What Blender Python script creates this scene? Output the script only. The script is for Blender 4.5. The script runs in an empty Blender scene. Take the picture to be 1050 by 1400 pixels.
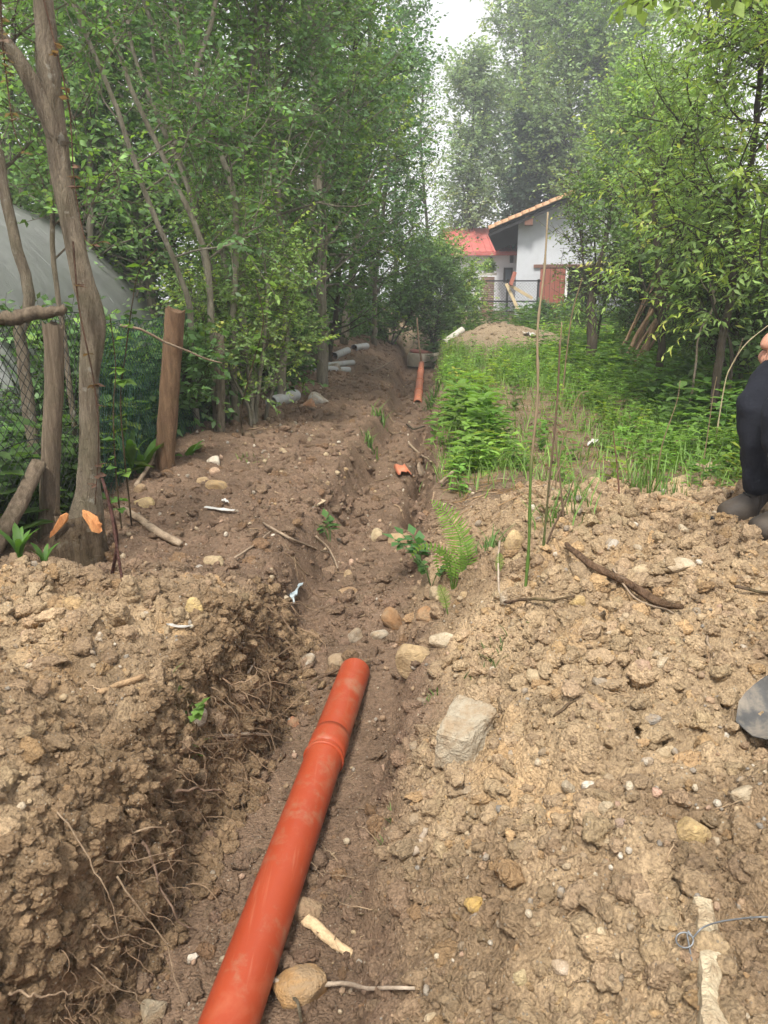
import bpy, math, random
import numpy as np
from mathutils import Vector, Matrix

scene = bpy.context.scene
COL = scene.collection
R = math.radians

# ------------------------------------------------------------------ camera
PITCH = R(16.0)
CAMZ = 1.60
FPX = 1050.0                      # focal length in pixels of a 1050 x 1400 frame
cd = bpy.data.cameras.new('camera')
cam = bpy.data.objects.new('camera', cd); COL.objects.link(cam)
cam.location = (0, 0, CAMZ)
cam.rotation_euler = (math.pi / 2 - PITCH, 0, 0)
cd.sensor_fit = 'VERTICAL'; cd.sensor_height = 24.0; cd.lens = 24.0 * FPX / 1400.0
cd.clip_start = 0.05; cd.clip_end = 400.0
scene.camera = cam

# ------------------------------------------------------------------ sky, sun, exposure
SUN_EL, SUN_AZ = R(57), R(-165)    # azimuth measured from +Y towards +X
w = bpy.data.worlds.new('World'); scene.world = w; w.use_nodes = True
nt = w.node_tree; nt.nodes.clear()
sky = nt.nodes.new('ShaderNodeTexSky'); sky.sky_type = 'NISHITA'; sky.sun_disc = False
sky.sun_elevation = SUN_EL; sky.sun_rotation = SUN_AZ
sky.air_density = 1.0; sky.dust_density = 4.0; sky.ozone_density = 1.0
hs = nt.nodes.new('ShaderNodeHueSaturation'); hs.inputs['Saturation'].default_value = 0.22
mxs = nt.nodes.new('ShaderNodeMixRGB'); mxs.blend_type = 'MIX'; mxs.inputs[0].default_value = 0.70
mxs.inputs[2].default_value = (9.5, 9.4, 9.5, 1)      # even bright cloud cover
bg = nt.nodes.new('ShaderNodeBackground'); bg.inputs['Strength'].default_value = 0.085
wo = nt.nodes.new('ShaderNodeOutputWorld')
nt.links.new(sky.outputs[0], hs.inputs['Color']); nt.links.new(hs.outputs[0], mxs.inputs[1])
nt.links.new(mxs.outputs[0], bg.inputs[0]); nt.links.new(bg.outputs[0], wo.inputs[0])

sl = bpy.data.lights.new('sun', 'SUN'); sl.energy = 3.0; sl.angle = R(11); sl.color = (1.0, 0.95, 0.86)
sun = bpy.data.objects.new('sun', sl); COL.objects.link(sun)
sd = Vector((math.sin(SUN_AZ) * math.cos(SUN_EL), math.cos(SUN_AZ) * math.cos(SUN_EL), math.sin(SUN_EL)))
sun.rotation_euler = (-sd).to_track_quat('-Z', 'Y').to_euler()
sun.location = (3, -8, 20)

vs = scene.view_settings
vs.view_transform = 'Standard'; vs.look = 'None'; vs.gamma = 1.0; vs.exposure = 1.0
vs.use_curve_mapping = False
scene.cycles.max_bounces = 4; scene.cycles.diffuse_bounces = 3; scene.cycles.adaptive_threshold = .035
scene.cycles.transparent_max_bounces = 8; scene.cycles.transmission_bounces = 3
scene.cycles.use_denoising = True

# ------------------------------------------------------------------ noise helpers (numpy)
def _hash(ix, iy, seed):
    h = (ix.astype(np.int64) * 374761393 + iy.astype(np.int64) * 668265263 + seed * 974634541) & 0xFFFFFFFF
    h = ((h ^ (h >> 13)) * 1274126177) & 0xFFFFFFFF
    h = ((h ^ (h >> 16)) * 2246822519) & 0xFFFFFFFF
    h = h ^ (h >> 15)
    return (h & 0xFFFFFF) / float(0x1000000)
def vnoise(x, y, seed=0):
    x = np.asarray(x, float); y = np.asarray(y, float)
    ix = np.floor(x); iy = np.floor(y); fx = x - ix; fy = y - iy
    fx = fx * fx * (3 - 2 * fx); fy = fy * fy * (3 - 2 * fy)
    a = _hash(ix, iy, seed); b = _hash(ix + 1, iy, seed); c = _hash(ix, iy + 1, seed); d = _hash(ix + 1, iy + 1, seed)
    return ((a + (b - a) * fx) * (1 - fy) + (c + (d - c) * fx) * fy) * 2 - 1
def fbm(x, y, octv=4, seed=0, gain=0.5):
    s = 0.0; a = 1.0; t = 0.0
    ca, sa = math.cos(0.6), math.sin(0.6)
    for o in range(octv):
        s = s + a * vnoise(x, y, seed + o * 17); t += a; a *= gain
        x, y = (x * ca - y * sa) * 2.03 + 5.1, (x * sa + y * ca) * 2.03 - 3.7
    return s / t
def worley(x, y, seed=0):
    """nearest cell-point distance and a random number of that cell"""
    x = np.asarray(x, float); y = np.asarray(y, float)
    ix = np.floor(x); iy = np.floor(y)
    best = np.full(x.shape, 9.0); rid = np.zeros(x.shape)
    for dx in (-1, 0, 1):
        for dy in (-1, 0, 1):
            cx = ix + dx; cy = iy + dy
            px = cx + 0.15 + 0.7 * _hash(cx, cy, seed); py = cy + 0.15 + 0.7 * _hash(cx, cy, seed + 7)
            d = (px - x) ** 2 + (py - y) ** 2
            m = d < best
            best = np.where(m, d, best); rid = np.where(m, _hash(cx, cy, seed + 13), rid)
    return np.sqrt(best), rid
def ss(a, b, x):
    t = np.clip((x - a) / (b - a), 0, 1); return t * t * (3 - 2 * t)
def pl(pts):
    xs = np.array([p[0] for p in pts], float); ys = np.array([p[1] for p in pts], float)
    return lambda t: np.interp(t, xs, ys)

# ------------------------------------------------------------------ the lie of the land
floor_l = pl([(0, -.76), (.5, -.72), (1.65, -.58), (2.2, -.48), (2.9, -.38), (4, -.30), (6, -.12), (8.5, .10), (12.6, .32), (20, .62), (23, .7), (26, .8)])
floor_r = pl([(0, -.26), (.5, -.22), (1.65, -.08), (2.2, -.02), (2.9, .06), (4, .15), (6, .33), (8.5, .48), (12.6, .76), (20, 1.25), (23, 1.5), (26, 1.5)])
floor_z = pl([(0, .0), (1.6, .0), (2.6, .0), (3.1, .06), (4, .10), (6, .04), (9, .0), (11.5, -.02), (12.4, -.14), (16, -.22), (20, -.30), (24, -.25), (26, .3), (28, .6)])
lip_lz = pl([(0, .50), (1.6, .50), (2.2, .48), (2.9, .40), (3.5, .34), (6, .31), (9, .25), (12, .14), (16, .02), (20, .0), (24, .2), (28, .6)])
wall_lw = pl([(0, .13), (1.8, .13), (2.6, .14), (3.4, .18), (6, .20), (12, .25), (20, .3), (30, .5)])
fence_x = pl([(0, -1.66), (3.5, -1.62), (5, -1.52), (9, -1.46), (13, -1.40), (16, -.95), (19, -.55), (25, 0), (40, 0)])
fence_z = pl([(0, .60), (1.6, .64), (2.5, .63), (2.9, .50), (3.3, .40), (4, .40), (5, .46), (6.2, .50), (9, .40), (12, .44), (16, .62), (19, .58), (22, .4), (28, .6)])
lip_rz = pl([(0, .10), (1.6, .06), (2.4, .08), (3.2, .12), (4.2, .26), (5, .34), (6, .36), (10, .30), (14, .25), (20, .2), (24, .3), (28, .6)])
wall_rw = pl([(0, .10), (2.4, .10), (3.5, .12), (5, .10), (9, .14), (20, .3), (30, .5)])
plate_rz = pl([(0, .46), (1.2, .50), (2.2, .54), (3.3, .59), (3.9, .54), (4.5, .41), (6, .38), (10, .38), (16, .42), (22, .5), (28, .6), (60, .7)])
plate_rw = pl([(0, .62), (2.4, .68), (3.5, .7), (4.5, .5), (6, .4), (30, .4)])

def base_height(x, y):
    jl = .10 * fbm(y * 2.6, y * 0 + 3.3, 4, 5, .6) ; jr = .05 * fbm(y * 2.1, y * 0 + 9.1, 3, 6)
    wob = .045 * fbm(x * 6, y * 6, 3, 31)
    fl = floor_l(y) + jl; fr = floor_r(y) + jr
    zf = floor_z(y)
    # left
    t = np.clip((fl - x) / (fl - fence_x(y)), 0, 1)
    tt = np.where(y < 2.9, 1 - (1 - t) ** 2, t ** .9)
    L = lip_lz(y) + (fence_z(y) - lip_lz(y)) * tt
    L = L + (1 - ss(2.6, 3.2, y)) * (.11 * fbm(x * 2.4 + 3, y * 2.4, 3, 47) - .07 * np.exp(-((t - .0) / .16) ** 2))
    back = ss(0.05, .7, fence_x(y) - x)
    L = L * (1 - back) + (.24 + .36 * ss(20, 28, y)) * back
    Sl = ss(0, 1, (fl - x + wob) / wall_lw(y))
    # right
    u = np.clip((x - fr) / plate_rw(y), 0, 1)
    pz = plate_rz(y) + np.clip(x - .5, 0, 6) * .012
    pz = pz + (1 - ss(3.4, 4.4, y)) * .10 * fbm(x * 2.2, y * 2.2 + 7, 3, 48)
    pz = pz + .07 * np.exp(-((x - 1.25) / .5) ** 2 - ((y - 3.25) / .55) ** 2)
    pz = pz + .40 * np.exp(-((x - 2.7) / 1.25) ** 2 - ((y - 17.8) / 1.7) ** 2) * (1 + .5 * fbm(x * 1.6, y * 1.6, 3, 43))
    Rz = lip_rz(y) + (pz - lip_rz(y)) * (u ** .8)
    Sr = ss(0, 1, (x - fr + wob) / wall_rw(y))
    z = zf + (L - zf) * Sl + (Rz - zf) * Sr
    # dark narrow slot along the right side of the half filled middle reach
    slot = np.exp(-((x - (fr - .06)) / .055) ** 2) * ss(4.7, 5.2, y) * (1 - ss(10.3, 11.4, y))
    z = z - .20 * slot * (.6 + .6 * vnoise(y * 1.7, y * 0, 44))
    # left lip ledge in the middle reach
    z = z + .05 * ss(3.0, 3.4, y) * (1 - ss(6, 10, y)) * fbm(x * 2.2, y * 2.2, 2, 41)
    return z

def zone(x, y):
    """0..1 masks: dry tan spoil, brown damp soil, grassy"""
    n = .22 * fbm(x * 2.1, y * 2.1, 3, 77)
    fl = floor_l(y); fr = floor_r(y)
    rp = ss(.0, .22, x - fr + n * .8) * (1 - ss(3.7, 4.6, y + n * 2 - .25 * np.clip(x - .8, 0, 3)))
    lp = ss(.0, .12, fl - x + n * .3) * (1 - ss(2.5, 3.3, y + n * 1.5))
    mo = np.exp(-((x - 2.75) / 1.35) ** 2 - ((y - 17.8) / 2.0) ** 2)
    mo = ss(.25, .6, mo + n * .5)
    tan = np.clip(np.maximum(np.maximum(rp, lp), mo), 0, 1)
    gr = ss(.05, .4, x - fr + n) * ss(4.0, 5.2, y + n * 2.) * (1 - mo)
    gr = np.maximum(gr, ss(.0, .3, fence_x(y) - .1 - x + n))
    gr = np.maximum(gr, ss(22, 24, y))
    return tan, np.clip(gr, 0, 1)

CL = [(.24, .060, .45, 101), (.115, .045, .35, 102), (.056, .032, .30, 103), (.030, .020, .25, 104)]
def height(x, y):
    x = np.asarray(x, float); y = np.asarray(y, float)
    z = base_height(x, y)
    tan, gr = zone(x, y)
    rough = .45 + .55 * tan - .25 * gr
    fl = floor_l(y); fr = floor_r(y)
    inn = ss(-.02, .06, x - fl) * ss(-.02, .06, fr - x)
    rough = rough * (1 - .6 * inn * (y < 3.0))
    far = 1.0 / (1 + (np.hypot(x, y) / 14) ** 2)
    z = z + rough * (.055 * fbm(x * 3.1, y * 3.1, 4, 51)) * (1 + .5 * far)
    z = z + rough * .02 * fbm(x * 14, y * 14, 3, 61)
    wx = x + .007 * fbm(x * 22, y * 22, 2, 71); wy = y + .007 * fbm(x * 22, y * 22, 2, 72)
    d = np.hypot(x, y)
    for s, a, th, sd_ in CL:
        f, r = worley(wx / s, wy / s, sd_)
        b = np.sqrt(np.clip(1 - (f / .58) ** 2, 0, 1)) * np.clip((r - th) / (1 - th), 0, 1)
        z = z + rough * a * b * np.clip(2.2 - .0045 * d * 3 / s, 0, 1)
    z = z + rough * .004 * fbm(x * 75, y * 75, 2, 81) * (d < 5)
    return z
def hz(x, y): return float(height(np.array([x]), np.array([y]))[0])

# pixel (1050 x 1400 frame) -> world
def ray(px, py):
    a = (px - 525.0) / FPX; b = (700.0 - py) / FPX
    return np.array([a, math.cos(PITCH) + b * math.sin(PITCH), -math.sin(PITCH) + b * math.cos(PITCH)])
def at(px, py, Y):
    d = ray(px, py); t = Y / d[1]
    return np.array([d[0] * t, Y, CAMZ + d[2] * t])
def hit(px, py):
    d = ray(px, py)
    ts = .6 * (60 / .6) ** np.linspace(0, 1, 200)
    for _ in range(2):
        X = d[0] * ts; Y = d[1] * ts; Z = CAMZ + d[2] * ts
        h = height(X, Y); k = np.nonzero(Z < h)[0]; k = k[0] if len(k) else len(ts) - 1
        if _ == 0: ts = np.linspace(ts[max(k - 1, 0)], ts[k], 24)
    return np.array([X[k], Y[k], h[k]])
def pxm(p):
    """pixels per metre at a world point"""
    dep = p[1] * math.cos(PITCH) - (p[2] - CAMZ) * math.sin(PITCH)
    return FPX / dep

# ------------------------------------------------------------------ mesh helpers
def mesh_np(name, V, F, mat=None, parent=None, col=None, smooth=True):
    """V (n,3), F (m,k) with one k, or a list of faces"""
    me = bpy.data.meshes.new(name)
    V = np.asarray(V, np.float32)
    if isinstance(F, np.ndarray):
        k = F.shape[1]; m = F.shape[0]
        me.vertices.add(len(V)); me.vertices.foreach_set('co', V.ravel())
        me.loops.add(m * k); me.loops.foreach_set('vertex_index', F.astype(np.int32).ravel())
        me.polygons.add(m); me.polygons.foreach_set('loop_start', (np.arange(m) * k).astype(np.int32))
        me.update(calc_edges=True)
    else:
        me.from_pydata([tuple(map(float, v)) for v in V], [], [tuple(int(i) for i in f) for f in F]); me.update()
    if col is not None:
        ca = me.color_attributes.new('Col', 'FLOAT_COLOR', 'POINT')
        c4 = np.ones((len(V), 4), np.float32); c4[:, :3] = col
        ca.data.foreach_set('color', c4.ravel())
    if smooth:
        me.polygons.foreach_set('use_smooth', np.ones(len(me.polygons), bool))
    if mat: me.materials.append(mat)
    o = bpy.data.objects.new(name, me); COL.objects.link(o)
    if parent: o.parent = parent
    return o
def tag(o, label=None, cat=None, group=None, kind=None):
    if label: o['label'] = label
    if cat: o['category'] = cat
    if group: o['group'] = group
    if kind: o['kind'] = kind
    return o
def empty(name, loc=(0, 0, 0), rz=0, label=None, cat=None, group=None):
    o = bpy.data.objects.new(name, None); COL.objects.link(o)
    o.location = [float(v) for v in loc]; o.rotation_euler = (0, 0, rz); o.empty_display_size = .1
    return tag(o, label, cat, group)
class MB:
    def __init__(s): s.V = []; s.F = []; s.C = []; s.n = 0
    def add(s, V, F, c=(1, 1, 1)):
        V = np.asarray(V, float); s.V.append(V)
        s.F += [tuple(int(i) + s.n for i in f) for f in F]
        cc = np.empty((len(V), 3)); cc[:] = c; s.C.append(cc); s.n += len(V); return s
    def box(s, c, size, axes=None, col=(1, 1, 1), taper=1.0):
        c = np.array(c, float); h = np.array(size, float) / 2
        A = np.eye(3) if axes is None else np.array(axes, float)
        v = []
        for i in (-1, 1):
            for j in (-1, 1):
                for k in (-1, 1):
                    t = taper if k > 0 else 1
                    v.append(c + A[0] * i * h[0] * t + A[1] * j * h[1] * t + A[2] * k * h[2])
        return s.add(v, [(0, 1, 3, 2), (4, 6, 7, 5), (0, 4, 5, 1), (2, 3, 7, 6), (0, 2, 6, 4), (1, 5, 7, 3)], col)
    def build(s, name, mat, parent=None, smooth=False, color=True):
        return mesh_np(name, np.concatenate(s.V), s.F, mat, parent, np.concatenate(s.C) if color else None, smooth)
def norm(v):
    v = np.asarray(v, float); return v / (np.linalg.norm(v, axis=-1, keepdims=True) + 1e-9)
def smooth_path(P, n):
    """Catmull-Rom through the points"""
    P = np.asarray(P, float)
    if len(P) == 2: return P[0] + (P[1] - P[0]) * np.linspace(0, 1, n)[:, None]
    Q = np.vstack([2 * P[0] - P[1], P, 2 * P[-1] - P[-2]])
    d = np.r_[0, np.cumsum(np.linalg.norm(np.diff(P, axis=0), axis=1))]; d = d / d[-1]
    out = []
    for t in np.linspace(0, 1, n):
        i = min(max(np.searchsorted(d, t, 'right') - 1, 0), len(P) - 2)
        u = (t - d[i]) / (d[i + 1] - d[i] + 1e-9)
        p0, p1, p2, p3 = Q[i], Q[i + 1], Q[i + 2], Q[i + 3]
        out.append(.5 * (2 * p1 + (p2 - p0) * u + (2 * p0 - 5 * p1 + 4 * p2 - p3) * u * u + (3 * p1 - p0 - 3 * p2 + p3) * u ** 3))
    return np.array(out)
def tube_arr(P, rad, sides=6, seed=0, rough=0.0, cap=True):
    P = np.asarray(P, float); n = len(P)
    rad = np.broadcast_to(np.asarray(rad, float), (n,))
    T = norm(np.gradient(P, axis=0))
    ref = np.array([0, 0, 1.0]) if abs(T[0][2]) < .8 else np.array([1.0, 0, 0])
    U = norm(np.cross(T[0], ref)); V = []
    rg = np.random.default_rng(seed)
    prof = 1 + rough * rg.uniform(-1, 1, sides)
    for i in range(n):
        U = norm(U - T[i] * np.dot(U, T[i])); W = np.cross(T[i], U)
        rr = rad[i] * prof * (1 + rough * .6 * rg.uniform(-1, 1, sides))
        a = np.arange(sides) / sides * 2 * math.pi
        V.append(P[i] + (np.cos(a) * rr)[:, None] * U + (np.sin(a) * rr)[:, None] * W)
    V = np.concatenate(V); F = []
    for i in range(n - 1):
        for k in range(sides):
            k2 = (k + 1) % sides
            F.append((i * sides + k, i * sides + k2, (i + 1) * sides + k2, (i + 1) * sides + k))
    if cap:
        F.append(tuple(range(sides))[::-1]); F.append(tuple((n - 1) * sides + k for k in range(sides)))
    return V, F
def tube(name, P, rad, mat, parent=None, sides=7, n=None, seed=0, rough=.1, jit=0.0, col=(1, 1, 1)):
    if n: P = smooth_path(P, n)
    P = np.array(P, float); rad = np.asarray(rad, float)
    if rad.ndim and len(rad) != len(P): rad = np.interp(np.linspace(0, 1, len(P)), np.linspace(0, 1, len(rad)), rad)
    if jit:
        rg = np.random.default_rng(seed + 5); j = rg.normal(0, jit, P.shape)
        for _ in range(2): j[1:-1] = (j[:-2] + j[1:-1] + j[2:]) / 1.9
        j[0] = 0; P = P + j
    V, F = tube_arr(P, rad, sides, seed, rough)
    return MB().add(V, F, col).build(name, mat, parent, smooth=True)

def rotz(a):
    c, s = np.cos(a), np.sin(a); z = np.zeros_like(c); o = np.ones_like(c)
    return np.stack([np.stack([c, -s, z], -1), np.stack([s, c, z], -1), np.stack([z, z, o], -1)], -2)
def rand_rot(rg, n):
    q = norm(rg.normal(size=(n, 4))); a, b, c, d = q.T
    return np.stack([np.stack([1 - 2 * (c * c + d * d), 2 * (b * c - a * d), 2 * (b * d + a * c)], -1),
                     np.stack([2 * (b * c + a * d), 1 - 2 * (b * b + d * d), 2 * (c * d - a * b)], -1),
                     np.stack([2 * (b * d - a * c), 2 * (c * d + a * b), 1 - 2 * (b * b + c * c)], -1)], -2)
def scatter_arr(protos, which, pos, rot, scale, col):
    """many small copies joined; protos = [(V,F array)], all with the same face size"""
    Vs, Fs, Cs = [], [], []; off = 0
    scale = np.asarray(scale, float)
    if scale.ndim == 1: scale = np.repeat(scale[:, None], 3, 1)
    for i, (pv, pf) in enumerate(protos):
        m = np.nonzero(which == i)[0]
        if not len(m): continue
        v = pv[None] * scale[m][:, None, :]
        v = np.einsum('nij,nkj->nki', rot[m], v) + pos[m][:, None, :]
        k = pv.shape[0]
        Vs.append(v.reshape(-1, 3)); Cs.append(np.repeat(col[m], k, 0))
        Fs.append((pf[None] + (np.arange(len(m)) * k)[:, None, None] + off).reshape(-1, pf.shape[1]))
        off += len(m) * k
    return np.concatenate(Vs), np.concatenate(Fs), np.concatenate(Cs)

def ico(sub):
    t = (1 + 5 ** .5) / 2
    V = [(-1, t, 0), (1, t, 0), (-1, -t, 0), (1, -t, 0), (0, -1, t), (0, 1, t), (0, -1, -t), (0, 1, -t), (t, 0, -1), (t, 0, 1), (-t, 0, -1), (-t, 0, 1)]
    V = [tuple(norm(np.array(v, float))) for v in V]
    F = [(0, 11, 5), (0, 5, 1), (0, 1, 7), (0, 7, 10), (0, 10, 11), (1, 5, 9), (5, 11, 4), (11, 10, 2), (10, 7, 6), (7, 1, 8), (3, 9, 4), (3, 4, 2), (3, 2, 6), (3, 6, 8), (3, 8, 9), (4, 9, 5), (2, 4, 11), (6, 2, 10), (8, 6, 7), (9, 8, 1)]
    for _ in range(sub):
        cache = {}; NF = []
        def mid(a, b):
            k = (min(a, b), max(a, b))
            if k not in cache:
                V.append(tuple(norm((np.array(V[a]) + np.array(V[b])) / 2))); cache[k] = len(V) - 1
            return cache[k]
        for a, b, c in F:
            ab, bc, ca = mid(a, b), mid(b, c), mid(c, a)
            NF += [(a, ab, ca), (b, bc, ab), (c, ca, bc), (ab, bc, ca)]
        F = NF
    return np.array(V, float), np.array(F, int)
ICO = [ico(0), ico(1), ico(2), ico(3)]
def stone_proto(seed, sub=1, facets=5, cut=.72, rough=.12, crumb=0.0):
    """angular (facets, low cut) or rounded (few facets) lump of about unit radius"""
    rg = np.random.default_rng(seed); V, F = ICO[sub]; V = V.copy()
    for _ in range(facets):
        n = norm(rg.normal(size=3)); d = cut + rg.uniform(-.12, .2)
        s = V @ n; V = V - np.where(s > d, s - d, 0)[:, None] * n
    for f, a in ((1.3, rough), (2.9, rough * .6), (6.1, rough * .3)):
        k = rg.normal(size=(3, 3)) * f; ph = rg.uniform(0, 6, 3)
        V = V * (1 + a * np.sin(V @ k.T + ph).sum(1) / 1.8)[:, None]
    if crumb: V = V * (1 + crumb * rg.uniform(-1, 1, (len(V), 1))) + crumb * .35 * rg.normal(size=V.shape)
    return V, F

# ------------------------------------------------------------------ materials
def newmat(name):
    m = bpy.data.materials.new(name); m.use_nodes = True; n = m.node_tree; n.nodes.clear()
    out = n.nodes.new('ShaderNodeOutputMaterial'); p = n.nodes.new('ShaderNodeBsdfPrincipled')
    n.links.new(p.outputs[0], out.inputs[0]); return m, n, p, out
def noise_node(n, scale, detail=5, rough=.6, vec=None, dist=0):
    t = n.nodes.new('ShaderNodeTexNoise'); t.inputs['Scale'].default_value = scale
    t.inputs['Detail'].default_value = detail; t.inputs['Roughness'].default_value = rough
    t.inputs['Distortion'].default_value = dist
    if vec is not None: n.links.new(vec, t.inputs['Vector'])
    return t
def ramp(n, fac, stops):
    r = n.nodes.new('ShaderNodeValToRGB'); e = r.color_ramp.elements
    while len(e) < len(stops): e.new(.5)
    for i, (p, c) in enumerate(stops):
        e[i].position = p; e[i].color = (*c, 1) if len(c) == 3 else c
    n.links.new(fac, r.inputs[0]); return r.outputs[0]
def mixc(n, fac, a, b, mode='MIX'):
    m = n.nodes.new('ShaderNodeMixRGB'); m.blend_type = mode
    for i, v in ((0, fac), (1, a), (2, b)):
        if isinstance(v, (int, float)): m.inputs[i].default_value = v
        elif isinstance(v, tuple): m.inputs[i].default_value = (*v, 1)
        else: n.links.new(v, m.inputs[i])
    return m.outputs[0]
def bump(n, p, hgt, strength, dist):
    b = n.nodes.new('ShaderNodeBump'); b.inputs['Strength'].default_value = strength; b.inputs['Distance'].default_value = dist
    n.links.new(hgt, b.inputs['Height']); n.links.new(b.outputs[0], p.inputs['Normal']); return b
def geo_pos(n): return n.nodes.new('ShaderNodeNewGeometry').outputs['Position']
def obj_pos(n): return n.nodes.new('ShaderNodeTexCoord').outputs['Object']
def attr(n, name='Col', kind='GEOMETRY'):
    a = n.nodes.new('ShaderNodeAttribute'); a.attribute_type = kind; a.attribute_name = name; return a.outputs['Color']

def soil_mat(name='soil', kind='GEOMETRY'):
    m, n, p, o = newmat(name)
    pos = geo_pos(n); c = attr(n, 'Col', kind)
    n2 = noise_node(n, 62, 6, .82, pos); n3 = noise_node(n, 230, 2, .6, pos)
    v2 = ramp(n, n2.outputs[0], [(.30, (.42, .39, .36)), (.5, (.98, .98, .98)), (.70, (1.50, 1.48, 1.42))])
    c2 = mixc(n, .9, c, v2, 'MULTIPLY')
    # pale grit specks
    vo = n.nodes.new('ShaderNodeTexVoronoi'); vo.inputs['Scale'].default_value = 150; n.links.new(pos, vo.inputs['Vector'])
    sp = n.nodes.new('ShaderNodeSeparateColor'); n.links.new(vo.outputs['Color'], sp.inputs[0])
    gt = n.nodes.new('ShaderNodeMath'); gt.operation = 'GREATER_THAN'; gt.inputs[1].default_value = .945; n.links.new(sp.outputs[0], gt.inputs[0])
    lt = n.nodes.new('ShaderNodeMath'); lt.operation = 'LESS_THAN'; lt.inputs[1].default_value = .38; n.links.new(vo.outputs['Distance'], lt.inputs[0])
    mu = n.nodes.new('ShaderNodeMath'); mu.operation = 'MULTIPLY'; n.links.new(gt.outputs[0], mu.inputs[0]); n.links.new(lt.outputs[0], mu.inputs[1])
    gc = ramp(n, sp.outputs[1], [(0, (.36, .30, .22)), (.5, (.28, .22, .16)), (1, (.46, .40, .31))])
    c3 = mixc(n, mu.outputs[0], c2, gc)
    n.links.new(c3, p.inputs['Base Color']); p.inputs['Roughness'].default_value = .95
    p.inputs['Specular IOR Level'].default_value = .12
    vb = n.nodes.new('ShaderNodeTexVoronoi'); vb.inputs['Scale'].default_value = 120; vb.inputs['Randomness'].default_value = 1.0
    wv = n.nodes.new('ShaderNodeVectorMath'); wv.operation = 'MULTIPLY_ADD'; n.links.new(n2.outputs['Color'], wv.inputs[0]); wv.inputs[1].default_value = (.003, .003, .003); n.links.new(pos, wv.inputs[2])
    n.links.new(wv.outputs[0], vb.inputs['Vector'])
    iv = n.nodes.new('ShaderNodeMath'); iv.operation = 'MULTIPLY'; iv.inputs[1].default_value = -.7; n.links.new(vb.outputs['Distance'], iv.inputs[0])
    ad = n.nodes.new('ShaderNodeMath'); ad.operation = 'ADD'; n.links.new(n2.outputs[0], ad.inputs[0]); n.links.new(iv.outputs[0], ad.inputs[1])
    a2 = n.nodes.new('ShaderNodeMath'); a2.operation = 'ADD'; h3 = n.nodes.new('ShaderNodeMath'); h3.operation = 'MULTIPLY'; h3.inputs[1].default_value = .4; n.links.new(n3.outputs[0], h3.inputs[0])
    n.links.new(ad.outputs[0], a2.inputs[0]); n.links.new(h3.outputs[0], a2.inputs[1]); ad = a2
    bump(n, p, ad.outputs[0], 1.0, .014)
    return m
def stone_mat():
    m, n, p, o = newmat('stone')
    pos = geo_pos(n); c = attr(n)
    n1 = noise_node(n, 26, 8, .65, pos); n2 = noise_node(n, 150, 4, .6, pos)
    v = ramp(n, n1.outputs[0], [(.25, (.62, .58, .52)), (.5, (1, 1, 1)), (.78, (1.22, 1.2, 1.16))])
    c1 = mixc(n, 1.0, c, v, 'MULTIPLY')
    # soil still clinging
    n3 = noise_node(n, 13, 6, .7, pos, .4)
    f = ramp(n, n3.outputs[0], [(.46, (.10, .10, .10)), (.62, (.85, .85, .85))])
    c2 = mixc(n, f, c1, (.34, .245, .15))
    n.links.new(c2, p.inputs['Base Color']); p.inputs['Roughness'].default_value = .85
    p.inputs['Specular IOR Level'].default_value = .25
    ad = n.nodes.new('ShaderNodeMath'); ad.operation = 'ADD'; n.links.new(n1.outputs[0], ad.inputs[0]); n.links.new(n2.outputs[0], ad.inputs[1])
    bump(n, p, ad.outputs[0], .9, .014)
    return m
def bark_mat(name, ca, cb, moss=0.0, stretch=(9, 9, 1.6), sc=3.0, bs=.8, lichen=0.0, dist=.018):
    m, n, p, o = newmat(name)
    mp = n.nodes.new('ShaderNodeMapping'); mp.inputs['Scale'].default_value = stretch; n.links.new(geo_pos(n), mp.inputs[0])
    n1 = noise_node(n, sc, 8, .65, mp.outputs[0], .4); n2 = noise_node(n, sc * 9, 4, .6, mp.outputs[0])
    c = ramp(n, n1.outputs[0], [(.3, ca), (.7, cb)])
    c = mixc(n, .6, c, ramp(n, n2.outputs[0], [(.3, (.6, .6, .6)), (.7, (1.25, 1.25, 1.25))]), 'MULTIPLY')
    if moss:
        n3 = noise_node(n, 5, 6, .65, geo_pos(n))
        c = mixc(n, ramp(n, n3.outputs[0], [(.45, (0, 0, 0)), (.7, (moss, moss, moss))]), c, (.10, .115, .035))
    if lichen:
        n5 = noise_node(n, 17, 4, .6, geo_pos(n))
        c = mixc(n, ramp(n, n5.outputs[0], [(.60, (0, 0, 0)), (.68, (lichen, lichen, lichen))]), c, (.42, .40, .33))
    c = mixc(n, 1.0, c, attr(n), 'MULTIPLY')
    n.links.new(c, p.inputs['Base Color']); p.inputs['Roughness'].default_value = .9; p.inputs['Specular IOR Level'].default_value = .2
    ad = n.nodes.new('ShaderNodeMath'); ad.operation = 'ADD'; n.links.new(n1.outputs[0], ad.inputs[0]); n.links.new(n2.outputs[0], ad.inputs[1])
    bump(n, p, ad.outputs[0], bs, dist)
    return m
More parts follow.
